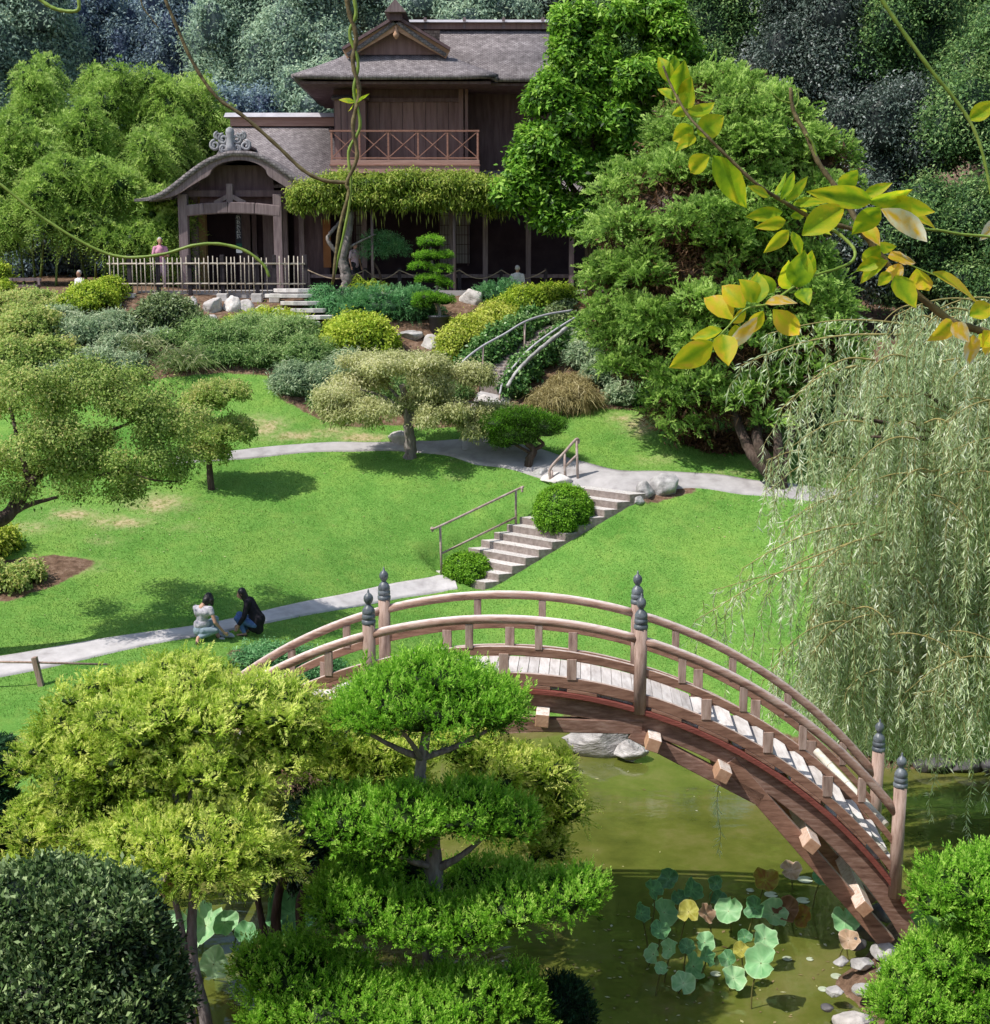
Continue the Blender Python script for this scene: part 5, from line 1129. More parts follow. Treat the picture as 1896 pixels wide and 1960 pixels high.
S('blue_shrub','small bluish shrub at the top of the ivy hedge',[(1120,630,30,20),(1100,640,20,14)],L_FERN,L=.1,W=.03,tint=(.4,.95))
S('leafy_shrub','dark green shrubs under the great cypress',[(1220,700,50,60),(1260,760,40,30),(1230,640,50,50)],L_IVY,L=.14,W=.08)
S('creeping_juniper','dense creeping juniper below the kneeling pair by the bridge railing',[(520,1262,56,26),(580,1270,50,24),(480,1275,40,24),(620,1285,40,22),(560,1300,60,20)],L_FERN,group='junipers near the bridge',L=.09,W=.022,up=.5,dens=180,lift=.15,tint=(.25,.85))
S('creeping_juniper','dark juniper mat under the bridge end',[(650,1345,60,24),(560,1340,60,24)],L_FERN,group='junipers near the bridge',L=.09,W=.022,up=.5,dens=150,lift=.15,tint=(.1,.6))
S('yellow_shrub','small golden shrub in the brown bed at the lawn edge',[(12,1035,26,26),(-20,1050,30,34)],L_YEL,group='shrubs in the brown bed',dens=140)
S('dry_shrub','rust-tinged low shrub in the brown bed',[(55,1100,28,22),(15,1115,34,24),(-20,1110,30,30)],L_MAP,group='shrubs in the brown bed',tint=(.3,.95),dens=120)
S('far_shrub','shrub in shade beyond the cypress trunks',[(1390,850,50,22),(1340,842,40,18),(1450,850,40,16)],L_BROWN,L=.12,W=.05)
# arching grass clumps
def grass_clump(label,px,py,rx,ry,n=520,mat=None,L=(.45,.8)):
    g=G(px,py+ry*.8); k=g.y/FPX; c=np.array((g.x,g.y+.25,hgt(g.x,g.y+.25)+.15)); parts=[]
    a=rng.uniform(0,6.28,n); e=rng.uniform(.15,1.4,n); A0=np.stack([np.cos(a)*np.sin(e),np.sin(a)*np.sin(e),np.cos(e)],1)
    P0=c+rng.normal(size=(n,3))*[rx*k*.35,rx*k*.3,.08]; Ls=rng.uniform(*L,n)*rx*k*1.35; T=np.clip(rng.uniform(.2,.95,n),0,1)
    for j in range(4):
        A=unit(A0+np.array([0,0,-.42*j])[None]); parts.append(leaves(P0,A,Ls*.36,np.full(n,.05*(1-.18*j)),T,.1,Nrm=np.cross(A,[0,0,1.])+.2*rng.normal(size=(n,3)),mid=.5)); P0=P0+A*(Ls*.3)[:,None]
    o=crown('grass_clump',parts,mat,None,on(c[0],c[1]),core=core_mesh([(c+[0,0,.15],np.array((rx*k*.5,rx*k*.4,ry*k*.6)))]))
    tag(o,label,'ornamental grass','arching grass clumps')
L_VAR=leafm('striped_grass_blade',[(.05,.10,.03),(.14,.22,.06),(.33,.38,.17),(.58,.55,.36)],.25)
grass_clump('large arching clump of cream-striped grass at the lawn edge',350,692,52,36,mat=L_VAR)
grass_clump('smaller arching clump of striped grass beside the azalea',270,668,40,26,360,mat=L_VAR)
grass_clump('spiky grass tuft behind the twisted wisteria trunk',700,556,34,18,200,mat=L_LIME)
# potted pine
ptx=P(842,634,42.); pb0=on(ptx.x,42.); 
POT=surf('black_plastic',(.030,.032,.042),(.055,.057,.068),4.,.45,.05,spec=.4)
k=42./FPX
pot=MB().lathe((pb0.x,42.,pb0.z-.02),[(.24,0),(.27,.02),(.335,.46),(.36,.462),(.36,.52),(.33,.52),(.32,.46)],22).build('plant_pot',POT,None,Vector((pb0.x,42.,pb0.z))); tag(pot,'large black plastic pot holding the tiered pine','plant pot')
pc=bpx([(826,464,24,12,42,.28),(822,491,26,10,42,.3),(852,490,16,8,42,.22),(806,510,20,8,42,.25),(845,516,20,8,42,.25),(824,535,28,9,42,.3),(852,544,16,8,42,.22),(824,572,32,12,41.9,.35),(852,576,20,10,42,.28),(806,583,16,9,41.9,.25)])
tb=Vector((pb0.x,42.,pb0.z+.44))
tree('potted_pine','young pine clipped into cloud tiers growing in the black pot','pine',tb,pc,L_JUN,[([tb,P(842,595,42),P(834,570,42),P(838,545,42),P(834,520,42),P(826,495,42),P(825,465,42)],.06,.03)],BARKG,core=.7,dens=240,per=12,r=.05,L=.065,W=.018,up=.8,jit=.5,lo=-.4,tint=(.12,.6),lump=.15,fold=.1)
# ------------------------------------------------------------------ rocks
ROCK=surf('grey_garden_rock',(.17,.16,.16),(.36,.345,.34),3.,.9,.8,c3=(.58,.56,.55),bdist=.04)
ROCKW=surf('pale_garden_rock',(.33,.30,.28),(.54,.50,.48),3.,.9,.7,c3=(.70,.67,.64),bdist=.04)
ROCKD=surf('wet_dark_rock',(.04,.038,.042),(.09,.085,.09),3.,.6,.6,c3=(.18,.165,.165),bdist=.03)
ROCKL=surf('layered_pond_rock',(.16,.145,.14),(.40,.375,.36),2.5,.9,1.,stretch=(1,1,5),c3=(.66,.62,.60),bdist=.06)
def rock(label,c,size,mat,seed,group='garden rocks',name='rock',sink=.25,rz=0):
    bm=bmesh.new(); bmesh.ops.create_icosphere(bm,subdivisions=4,radius=1); r=np.random.default_rng(seed)
    pl=[(Vector(unit(r.normal(size=(1,3)))[0]),r.uniform(.55,.85)) for _ in range(9)]
    R=Matrix.Rotation(rz,3,'Z')
    for v in bm.verts:
        p=v.co.copy()
        for n_,d in pl:
            e=p.dot(n_)-d
            if e>0: p-=n_*e*.9
        p*=1+.10*noise.noise(p*1.7+Vector((seed,0,0)))+.05*noise.noise(p*4.5+Vector((0,seed,0)))+.02*noise.noise(p*11)
        v.co=R@Vector((p.x*size[0],p.y*size[1],p.z*size[2]))
    me=bpy.data.meshes.new(name); bm.to_mesh(me); bm.free(); me.materials.append(mat)
    me.polygons.foreach_set('use_smooth',[True]*len(me.polygons))
    o=link(name,me,None,(c[0],c[1],c[2]+size[2]*(1-2*sink)*.8)); tag(o,label,'rock',group); return o
def rpx(label,px,py,rx,ry,mat,seed,Y=None,**kw):
    g=G(px,py+ry*.75) if Y is None else P(px,py+ry*.75,Y); k=g.y/FPX
    return rock(label,(g.x,g.y+ry*k*.5,g.z-.02),(rx*k,max(rx,ry)*k*.8,ry*k*1.25),mat,seed,**kw)
for i,(px,py,rx,ry,lab) in enumerate([(371,578,9,12,'narrow upright pale rock, first in the row below the fence'),(408,584,22,18,'broad pale rock next to the narrow one below the fence'),(443,582,18,19,'tall pointed grey-white rock in the row below the fence'),(470,586,16,13,'dark-sided rock with a plant before it below the fence'),(497,597,20,16,'pyramid-shaped pale rock below the fence'),(532,600,20,13,'flat pale rock nearest the slab steps'),(405,610,12,8,'small stone under the broad pale rock')]):
    rpx(lab,px,py,rx,ry,ROCKW,40+i,group='pale rocks below the bamboo fence')
rpx('jagged white rock between the junipers',905,568,26,17,ROCKW,60); rpx('rounded pale boulder under the black pot',825,655,20,16,ROCKW,61); rpx('flat brown-grey stone below the black pot',785,640,26,10,ROCK,62)
rpx('low grey boulder behind the maple trunk',772,838,32,14,ROCKW,63); rpx('flat pale boulder at the foot of the upper handrail',1068,914,34,11,ROCKW,64); rpx('small dark stone under the dwarf pine',1035,903,22,8,ROCK,65)
rpx('large grey boulder at the top of the steps',1275,928,36,22,ROCK,66); rpx('leaning grey rock beside the large boulder',1236,938,26,18,ROCK,67,rz=.5); rpx('small stone under the leaning rock',1222,955,14,8,ROCK,68)
rpx('pale stone half hidden behind the maple crown',935,770,30,18,ROCKW,69)
rpx('pale stone at the edge of the slope',8,665,14,12,ROCKW,70); 
rock('large layered grey rock rising from the pond under the bridge',P(1150,1428,25.9),(.80,.5,.44),ROCKL,71,group='rocks in the pond',sink=.3); rock('low flat rock beside the layered rock in the pond',P(1208,1440,25.4),(.36,.3,.18),ROCKL,72,group='rocks in the pond',sink=.3)
for i,(px,py,rx,ry,Y,mt,lab) in enumerate([(1650,1742,26,18,17.9,ROCKD,'dark round stone farthest under the bridge foot'),(1672,1772,32,20,17.6,ROCKD,'dark smooth stone below the bridge foot'),(1690,1745,26,18,17.7,ROCKD,'dark stone against the bridge strut'),(1640,1800,22,14,17.2,ROCKD,'wet stone at the water line by the lotus'),(1690,1818,30,20,17.0,ROCK,'brown-grey stone on the shore below the strut'),(1650,1842,26,12,16.8,ROCK,'low flat stone at the shore'),(1705,1850,30,16,16.7,ROCK,'stone next to the clipped juniper at the shore'),(1612,1838,18,9,16.8,ROCK,'small stone stepping into the water'),(1640,1950,48,20,15.6,ROCKW,'white boulder at the water edge in front'),(1600,1895,20,9,16.2,ROCK,'small stone on the muddy shore before the lotus'),(1655,1890,24,13,16.2,ROCK,'grey stone on the muddy shore beside the clipped juniper'),(1585,1925,14,7,15.8,ROCKD,'little dark stone next to the white boulder'),(1560,1365,30,14,26.6,ROCKW,'pale stone on the far bank seen through the railing'),(1500,1362,22,10,26.8,ROCKW,'small pale stone on the far bank'),(1820,1475,46,10,25.2,ROCKD,'long dark edging stone on the far bank under the willow'),(1740,1468,40,9,25.3,ROCKD,'dark edging stone behind the end post')]):
    rpx(lab,px,py,rx,ry,mt,80+i,Y,group='shore stones')
for i,(px,Y,lab) in enumerate([(1790,24.9,'edging stone under the willow nearest the end post'),(1850,24.9,'edging stone under the willow in the middle of the bank'),(1905,24.8,'edging stone under the willow at the frame edge')]):
    c=P(px,1450,Y); rock(lab,(c.x,Y-.05,.02),(.5,.3,.2),ROCKD,120+i,group='shore stones')
S('creeping_juniper','dark low shrubs on the far bank under the willow',[(1730,1440,50,20),(1800,1442,50,22),(1870,1440,50,24),(1660,1436,40,16)],L_IVY,group='low plants on the far bank',L=.1,W=.05,lift=.2)
# stepping slabs up to the terrace
SLAB=surf('pale_stone_slab',(.38,.35,.33),(.56,.53,.51),3.,.9,.4,c3=(.68,.65,.63))
for i,(px,py,w,lab) in enumerate([(562,553,34,'topmost pale slab of the terrace steps'),(558,563,46,'second slab from the top of the terrace steps'),(578,577,38,'third slab from the top of the terrace steps'),(592,591,32,'fourth slab from the top of the terrace steps'),(604,604,34,'lowest long slab of the terrace steps'),(592,616,20,'small loose slab at the bottom of the terrace steps')]):
    g=P(px,py,43.6-i*.38); k=g.y/FPX; z=max(g.z,hgt(g.x,g.y)+.03); mb=MB(); r=random.Random(i)
    pl=[(g.x+w*k*(1+.12*r.random())*math.cos(a),g.y+.32*math.sin(a)*(1+.15*r.random()),z-.11) for a in [j*math.pi/5 for j in range(10)]]
    mb.prism(pl,(0,0,.12)); o=mb.build('stone_slab',SLAB,bevel=.015); tag(o,lab,'stone slab','stone slab steps to the terrace')
for px,lab in ((250,'square stone block under the fence post by the shrub'),(302,'square stone block below the person in pink'),(427,'square stone block under the middle fence post'),(493,'square stone block under the fifth fence post'),(527,'square stone block nearest the slab steps')):
    g=P(px,572,43.9); mb=MB().box((g.x,43.9,g.z+.02),(.34,.3,.30)); o=mb.build('stone_block',SLAB,bevel=.03); tag(o,lab,'stone block','stone blocks under the fence')
# ------------------------------------------------------------------ garden steps with handrails
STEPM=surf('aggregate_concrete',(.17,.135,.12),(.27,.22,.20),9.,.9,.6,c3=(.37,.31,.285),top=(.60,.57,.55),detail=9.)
st=thing('garden_steps','flight of pale concrete steps climbing the lawn between the boxwood balls','steps',SA)
N=12; D=Vector((ST.x-SA.x,ST.y-SA.y,0)); E=Vector((SEV[0],SEV[1],0))
for i in range(N):
    c=SA+D*(i/N); z=SA.z+(ST.z-SA.z)*((i+1)/N)
    q=[c-E*.5,c+E*.5,c+D*(1.25/N)+E*.5,c+D*(1.25/N)-E*.5]
    MB().prism([(v.x,v.y,z-.34) for v in q],(0,0,.34-.002*(i%2))).build('step',STEPM,st,bevel=.012)
PIPE=surf('rusty_pipe',(.20,.135,.11),(.34,.25,.22),7.,.5,.2,c3=(.46,.39,.36),spec=.5)
def handrail(label,posts,rail,mid=None,r=.03,endcurl=True):
    b=posts[0][0]; t=thing('handrail',label,'handrail',b,'pipe handrails on the garden steps')
    for a_,b_ in posts: MB().tube([a_-Vector((0,0,.1)),b_],r,10).build('post',PIPE,t); 
    MB().tube([Vector(q) for q in spline(rail,6)],r*1.05,10).build('rail',PIPE,t)
    if mid: MB().tube(mid,r*.9,10).build('rail',PIPE,t)
g1=G(846,1100); g2=G(988,1012)
a1=P(843,1008,g1.y); a2=P(988,938,g2.y)
handrail('long pipe handrail beside the lower steps',[(g1,a1),(g2,a2)],[P(829,1018,g1.y-.05),P(828,1010,g1.y-.02),P(843,1007,g1.y),a2,P(999,935,g2.y+.05),P(1000,942,g2.y+.05)],[P(845,1060,g1.y),P(988,990,g2.y)])
g1=G(1059,928); g2=G(1083,922); g3=G(1107,918)
handrail('short rusty handrail at the top of the steps',[(g1,P(1056,900,g1.y)),(g2,P(1081,868,g2.y)),(g3,P(1104,843,g3.y))],[P(1055,921,g1.y),P(1054,897,g1.y),P(1081,866,g2.y),P(1102,842,g3.y),P(1108,843,g3.y+.05),P(1107,849,g3.y+.05)],[P(1082,893,g2.y),P(1104,872,g3.y)],r=.036)
# curved stairs up the bank
cs=thing('curved_stairs','narrow curved concrete stairs between ivy hedges climbing to the house','stairs',G(948,752))
cl=[G(x,y) for x,y in [(945,752),(955,725),(975,695),(1005,668),(1036,645),(1050,634)]]
cl=spline(cl,5)
for i in range(0,len(cl)-1):
    q=Vector(cl[i]); nx_=Vector(cl[i+1]); d=nx_-q; a=math.atan2(d.y,d.x)
    MB().box(((q.x+nx_.x)/2,(q.y+nx_.y)/2,max(hgt(q.x,q.y),hgt(nx_.x,nx_.y))+.03),(max(.36,Vector((d.x,d.y)).length*1.1),.80,.26),Matrix.Rotation(a,3,'Z')).build('step',STEPM,cs)
def hill_rail(label,pts,posts):
    t=thing('handrail',label,'handrail',on(pts[0].x,pts[0].y),'curved handrails beside the hedge stairs')
    MB().tube([Vector(q) for q in spline(pts,6)],.034,8).build('rail',METALC,t)
    for i in posts: p=pts[i]; MB().tube([on(p.x,p.y,-.1),p],.028,8).build('post',PIPE,t)
hill_rail('curved pipe handrail beside the yellow shrub bank',[P(x,y,Y) for x,y,Y in [(876,708,38.9),(893,686,39.1),(925,662,39.5),(965,640,40.0),(1005,616,40.6),(1048,602,41.3),(1096,594,42.)]],(0,2,4))
hill_rail('curved pipe handrail on the outer ivy hedge',[P(x,y,Y) for x,y,Y in [(957,755,38.8),(964,730,39.0),(984,702,39.4),(1010,672,39.9),(1042,646,40.5),(1078,622,41.2),(1106,605,41.9)]],(0,2,4))
mb=MB(); limb(mb,[P(x,y,Y) for x,y,Y in [(972,740,38.6),(988,714,39.0),(1020,680,39.6),(1052,654,40.2),(1085,628,41.0)]],.05,.07,6,8,.4); o=mb.build('stone_coping',ROCK); tag(o,'pale rough coping running along the outer ivy hedge','coping')
# low rail by the path, partly behind the golden cypress
t=thing('low_rail','low weathered rail with a leaning post beside the grey path','rail fence',P(70,1325,24.2))
MB().tube([P(-60,1266,24.0),P(70,1268,24.2),P(210,1272,24.4)],.022,8).build('rail',WOODP,t); MB().bar(P(84,1330,24.2),P(66,1258,24.2),.11,.09).build('post',WOODP,t)
# ------------------------------------------------------------------ terrace fence
FP=surf('black_fence_post',(.018,.014,.018),(.045,.036,.042),5.,.8,.3); BB=surf('tan_bamboo',(.33,.27,.21),(.48,.42,.35),6.,.6,.2,stretch=(1,1,3),c3=(.60,.55,.48))
Yf=44.15; t=thing('bamboo_fence','open bamboo picket fence with black posts along the terrace edge','fence',(P(400,562,Yf).x,Yf,P(400,562,Yf).z))
zb,zt_=P(0,561,Yf).z,P(0,489,Yf).z; px_posts=[247.5,302,363,425.6,492,525,585]
for p in px_posts: x=P(p,500,Yf).x; MB().lim((x-.06,Yf-.06,zb-.25),(x+.06,Yf+.06,zt_+.02)).build('post',FP,t,bevel=.008)
x0,x1=P(206,500,Yf).x,P(585,500,Yf).x
for py in (505,543.5): z=P(0,py,Yf).z; MB().tube([(x0,Yf-.075,z),((x0+x1)/2,Yf-.08,z+.01),(x1,Yf-.075,z)],.028,8).build('rail',BB,t)
n=44; r_=random.Random(2)
for i in range(n):
    x=x0+(x1-x0)*(i+.5)/n+r_.uniform(-.02,.02)
    if min(abs(x-P(p,500,Yf).x) for p in px_posts)<.08: continue
    MB().tube([(x,Yf-.03 if i%2 else Yf-.115,zb),(x+r_.uniform(-.012,.012),Yf-.03 if i%2 else Yf-.115,zt_-r_.uniform(0,.08))],.017,6).build('picket',BB,t)
# rope barrier along the veranda
ROPE=surf('tan_rope',(.25,.19,.13),(.38,.30,.22),9.,.9,.3)
rp=[(590,45.3),(700,45.4),(765,45.5),(880,45.5),(960,45.6),(1045,45.6)]
for i,(px,y) in enumerate(rp):
    x=P(px,500,y).x; o=MB().lim((x-.06,y-.06,8.75),(x+.06,y+.06,9.55)).build('bollard',FP,None,(x,y,8.75)); tag(o,['short dark rope post next to the bamboo fence','short dark rope post behind the wisteria trunk','short dark rope post in the middle of the veranda','short dark rope post behind the potted pine','short dark rope post before the dim doorway','short dark rope post near the azalea'][i],'rope post','rope posts before the veranda')
for i in range(5):
    a_=P(rp[i][0],500,rp[i][1]); b_=P(rp[i+1][0],500,rp[i+1][1]); 
    for dz in (0,):
        pts=[(a_.x+(b_.x-a_.x)*t_,a_.y-.08,9.48-.28*math.sin(math.pi*t_)) for t_ in [j/10 for j in range(11)]]
    o=MB().tube(pts,.02,6).build('rope',ROPE); tag(o,['sagging rope between the fence and the wisteria trunk','sagging rope just beyond the wisteria trunk','sagging rope behind the potted pine','sagging rope before the shoji screen','sagging rope ending near the azalea'][i],'rope','ropes before the veranda')
# wooden bench at the slope edge
bx=P(45,548,44.6); t=thing('bench','weathered wooden bench with a back rail at the terrace edge','bench',(bx.x,44.6,bx.z-.3))
MB().box((bx.x,44.6,bx.z+.02),(1.05,.4,.06)).build('seat',HWP,t); MB().box((bx.x,44.82,bx.z+.22),(1.05,.05,.10)).build('backrest',HWP,t)
for sx in (-.45,.45): MB().box((bx.x+sx,44.6,bx.z-.16),(.07,.36,.32)).build('leg',HWP,t); MB().box((bx.x+sx,44.8,bx.z+.12),(.07,.06,.30)).build('back_post',HWP,t)
# ------------------------------------------------------------------ wisteria over the veranda
wt2=thing('wisteria_arbor','leafy wisteria canopy on poles with hanging pods and a twisted pale trunk','wisteria',on(P(662,562,44.6).x,44.6))
L_WST=leafm('wisteria_canopy_leaf',[(.03,.06,.006),(.15,.25,.025),(.28,.38,.05),(.42,.46,.11)],.3)
wb=bpx([(600,368,46,14,45,.9),(660,354,50,18,45,1.),(720,354,60,18,45,1.),(790,352,60,18,45,1.),(860,352,60,18,45,1.),(920,358,50,20,45,1.),(700,380,70,13,44.7,.6),(800,384,70,11,44.6,.6),(880,384,70,12,44.7,.6),(578,386,22,14,44.9,.5),(955,388,30,24,45,.5),(620,388,40,12,44.7,.5)])
pod=[];
for i in range(150):
    p=np.array(P(rng.uniform(600,970),rng.uniform(380,418),44.5)); pod.append(leaves(p[None],np.array([[0.05,0,-1.]]),np.array([rng.uniform(.2,.42)]),np.array([.035]),np.array([.95]),.3))
crown('crown',[tufts(break_up(wb,9,(.25,.5),3,lo=-.9)+[(c,np.array(q)*[.8,.8,.75]) for c,q in wb],dens=50,per=16,r=.17,L=.13,W=.05,up=-.15,jit=.9,droop=.4,lump=.3,lump2=.15,freq2=8,deep=1.,flat=.5,lo=-.95,tint=(.15,.75),ltint=.18,hgt=.2)]+pod,L_WST,wt2,core=core_mesh(wb,.75))
mb=MB(); b0=on(P(662,562,44.6).x,44.6,-.1)
limb(mb,[b0,P(664,530,44.6),P(656,500,44.6),P(662,470,44.6),P(668,440,44.7),P(672,400,44.8)],.19,.11,8,9,.5); limb(mb,[P(656,498,44.6),P(634,470,44.5),P(628,455,44.5),P(640,438,44.6),P(660,415,44.8)],.07,.05,8,7,.4); limb(mb,[P(660,478,44.6),P(690,462,44.7),P(720,448,44.8)],.05,.02)
mb.build('trunk',BARKG,wt2)
for px in (706,868): x=P(px,0,44.9).x; MB().tube([(x,44.9,8.75),(x,44.9,P(0,398,44.9).z)],.05,8).build('pole',HWP,wt2)
MB().tube([P(640,386,44.9),P(962,385,44.9)],.035,8).build('pole',METALC,wt2)
S('dim_pine','dim pine sprays beside the twisted wisteria trunk',[(735,465,34,18)],L_FERN,lift=0,brk=0,core=0) if 0 else None
bl=bpx([(730,462,34,14,45.2,.4),(755,475,26,14,45.2,.4),(720,480,24,12,45.1,.3)]); tbp=on(P(735,540,45.1).x,45.1)
tree('dim_pine','small shaded pine before the shoji beside the wisteria trunk','pine',tbp,bl,L_FERN,[([tbp,P(726,520,45.1),P(712,490,45.1),P(735,465,45.2)],.05,.02)],BARK,core=0,dens=110,per=12,r=.12,L=.12,W=.018,up=.3,jit=.8)
# ------------------------------------------------------------------ lotus
L_LOT=leafm('lotus_leaf',[(.07,.18,.075),(.17,.41,.17),(.30,.55,.27),(.54,.74,.43)],.25,.5,.3,blotch=.07,bscale=14.)
L_LOTY=leafm('yellowing_lotus_leaf',[(.30,.14,.04),(.36,.33,.05),(.50,.48,.12),(.62,.50,.22)],.3,.6,blotch=.2,bscale=12.)
L_LOTB=leafm('dried_lotus_leaf',[(.16,.08,.04),(.32,.19,.11),(.50,.35,.24),(.64,.50,.40)],.2,.8)
STEM=surf('lotus_stem',(.10,.12,.03),(.24,.20,.07),6.,.7,0)
def lotus_leaf(parent,px,py,w,h,z,mat,seed,tone):
    r=np.random.default_rng(seed)
    ang=math.atan((py-CY)/FPX)+PITCH; Y=(EYE-z)/math.tan(ang); c=np.array(P(px,py,Y)); k=Y/FPX*1.1; R=w*k
    # leaf disc leaning so that its outline has the seen proportion
    el=min(.98,h/max(w,1)); big=max(w,h)*k
    tilt=math.acos(min(1,max(.25,min(w,h)/max(w,h))))*r.choice([-1,1])*.8+r.uniform(-.25,.25)
    view=np.array([0,-math.cos(ang),math.sin(ang)])
    nrm=unit((view*.75+np.array([math.sin(tilt)*1.1 if h>w else .15*r.normal(),0,.55 if h<=w else .3]))[None])[0]
    sx=unit(np.cross(nrm,[0,0.2,1.])[None])[0]; sy=np.cross(nrm,sx)
    m=30; rings=[.0,.12,.4,.7,.9,1.]; V=[];F=[];T=[]
    ph=r.uniform(0,6.28,4)
    for j,q in enumerate(rings):
        for i in range(m):
            a=2*math.pi*i/m; wav=(.07*math.sin(5*a+ph[0])+.05*math.sin(3*a+ph[1])+.03*math.sin(11*a+ph[2])); rr=big*q*(1+.05*math.sin(3*a+ph[3])*q+.04*math.sin(7*a+ph[1])*q)
            if abs((a-ph[2])%(2*math.pi))<.12 : rr*=1-.35*q**3
            dz=big*(.40*q*q*(.65+.35*math.sin(2*a+ph[0]))+wav*q*q*2.2)
            V.append(c+sx*rr*math.cos(a)+sy*rr*math.sin(a)+nrm*(dz-.1*big)); T.append(min(1,max(0,tone+.18*(q<.2)-.12*abs(math.sin(a*10))*(q>.1)*(q<.95)+.08*r.normal()+(.22 if q>=.95 else 0))))
    for j in range(len(rings)-1):
        for i in range(m): i2=(i+1)%m; F.append((j*m+i,j*m+i2,(j+1)*m+i2,(j+1)*m+i))
    V=np.array(V); b=BASE[parent]
    me=np_mesh('leaf',V-np.array(b),[np.array(F)],mat,np.array(T),True); o=link('leaf',me,parent)
    ft=Vector((c[0]+r.uniform(-.15,.15),c[1]+r.uniform(.0,.3),-.1)); cv=Vector(c)-Vector(nrm)*.1*big
    if z>.06: MB().tube([Vector(q) for q in spline([ft,(ft*.5+cv*.5)+Vector((r.uniform(-.06,.06),0,.05)),cv],5)],.011,6).build('stem',STEM,o)
    return o
lot=thing('lotus_plant','clump of blue-green and yellowing lotus leaves standing in the pond before the bridge foot','lotus',(P(1400,1800,17.2).x,17.2,-.1))
LV=[(480,1498,45,58,'g',.62),(578,1495,42,45,'y',.6),(742,1492,50,55,'g',.7),(928,1503,60,46,'g',.75),(1225,1530,58,55,'g',.6),(893,1605,55,34,'g',.7),(645,1622,35,42,'g',.65),(875,1705,48,70,'g',.6),(765,1768,52,45,'g',.75),(557,1790,50,48,'g',.75),(600,1720,28,55,'g',.55),(795,1655,34,34,'y',.5),(465,1730,28,26,'g',.6),(432,1670,18,40,'g',.7),(500,1650,16,40,'g',.6),(595,1405,38,45,'g',.18),(495,1360,30,42,'g',.12),(690,1380,24,32,'g',.1),(895,1365,52,30,'y',.2),(1000,1325,42,28,'b',.8),(1050,1515,24,46,'y',.1),(850,1480,28,46,'g',.12),(460,1572,40,26,'g',.3),(740,1690,32,36,'g',.1),(652,1505,32,42,'b',.5),(1238,1612,44,30,'b',.7),(985,1485,34,52,'b',.1),(432,1405,18,44,'g',.2),(1130,1350,40,28,'g',.35),(540,1440,34,30,'g',.1),(700,1440,36,28,'g',.08),(570,1640,34,30,'g',.1),(655,1680,26,40,'g',.3),(810,1600,30,30,'g',.1),(385,1500,24,40,'g',.15)]  # last value is leaf tone, set high for sunlit, low for shaded
for i,(x,y,w,h,m,tn) in enumerate(LV):
    z=.22+.5*((i*37)%10)/10. if y<1740 else .24
    if y>1740: z=.25
    lotus_leaf(lot,1050+x*.4644,1050+y*.4644,w*.4644,h*.4644,z,{'g':L_LOT,'y':L_LOTY,'b':L_LOTB}[m],100+i,tn)
lot2=thing('lotus_plant','pale green lotus leaves seen between the golden cypress trunks','lotus',(P(370,1800,16.6).x,16.8,-.1))
for i,(x,y,w,h,m,tn) in enumerate([(330,1780,36,40,'g',.85),(392,1770,22,44,'g',.8),(345,1820,34,30,'g',.75),(430,1765,26,18,'g',.7),(470,1785,22,16,'g',.4),(410,1845,18,30,'g',.95),(322,1840,28,22,'g',.7),(560,1745,50,26,'g',.15)]):
    lotus_leaf(lot2,x,y,w,h,.35,L_LOT,200+i,tn)
bd=lotus_leaf(lot2,606,1806,20,18,.9,L_LOTB,230,.8)
PAD=surf('lily_pad_green',(.30,.36,.24),(.50,.54,.42),6.,.5,.1)
for i,(x,y,w,lab) in enumerate([(690,1755,24,'oval pale lily pad below the lotus clump'),(1188,1765,26,'round pale lily pad near the shore stones'),(1132,1818,22,'white lily pad floating alone in front'),(985,1692,22,'lily pad under the bending lotus stems'),(1078,1694,16,'tiny lily pad at the tip of a lotus stem'),(832,1410,18,'small pad behind the lotus clump'),(1058,1366,34,'long pale pad near the dried leaf'),(1050,1452,30,'grey pad in the shade of the lotus'),(1205,1385,22,'pad beside the strut in the shade'),(918,1428,30,'pad at the back of the lotus clump')]):
    px,py=1050+x*.4644,1050+y*.4644; ang=math.atan((py-CY)/FPX)+PITCH; Y=EYE/math.tan(ang); c=P(px,py,Y); R=w*.4644*Y/FPX
    mb=MB(); mb.prism([(c.x+R*math.cos(a)*(1 if k_ else .3),c.y+R*math.sin(a)*(1 if k_ else .3),.006) for k_,a in [(j,2*math.pi*j/18) for j in range(18)]],(0,0,.006)); o=mb.build('lily_pad',PAD); tag(o,lab,'lily pad','lily pads floating on the pond')
o=MB().prism([(P(495,1892,16.6).x+.11*math.cos(a),16.7+.1*math.sin(a),.006) for a in [j*.35 for j in range(18)]],(0,0,.006)).build('lily_pad',PAD); tag(o,'pale lily pad floating beside the golden cypress trunks','lily pad','lily pads floating on the pond')

# fallen scraps drifting on the water near the lotus and along the banks
n=420; qx=rng.uniform(-4.5,5.,n*4); qy=rng.uniform(15,26,n*4); d_=pdist(qx,qy,POND); lot_d=np.hypot(qx-2.9,qy-17.3)
ok=(d_<-.12)&((d_>-.7)|(lot_d<2.0)|(rng.random(n*4)<.06)); qx,qy=qx[ok][:n],qy[ok][:n]; n=len(qx)
a_=rng.uniform(0,6.28,n); A_=np.stack([np.cos(a_),np.sin(a_),np.zeros(n)],1); up_=np.tile([0,0,1.],(n,1))+.08*rng.normal(size=(n,3))
L_SCR=leafm('floating_scrap',[(.10,.06,.03),(.30,.22,.11),(.42,.42,.18),(.62,.60,.48)],.1)
o=crown('floating_debris',[leaves(np.stack([qx,qy,np.full(n,.008)],1),A_,rng.uniform(.03,.10,n),rng.uniform(.015,.045,n),rng.random(n),.05,0,up_)],L_SCR,None,(0,0,0))
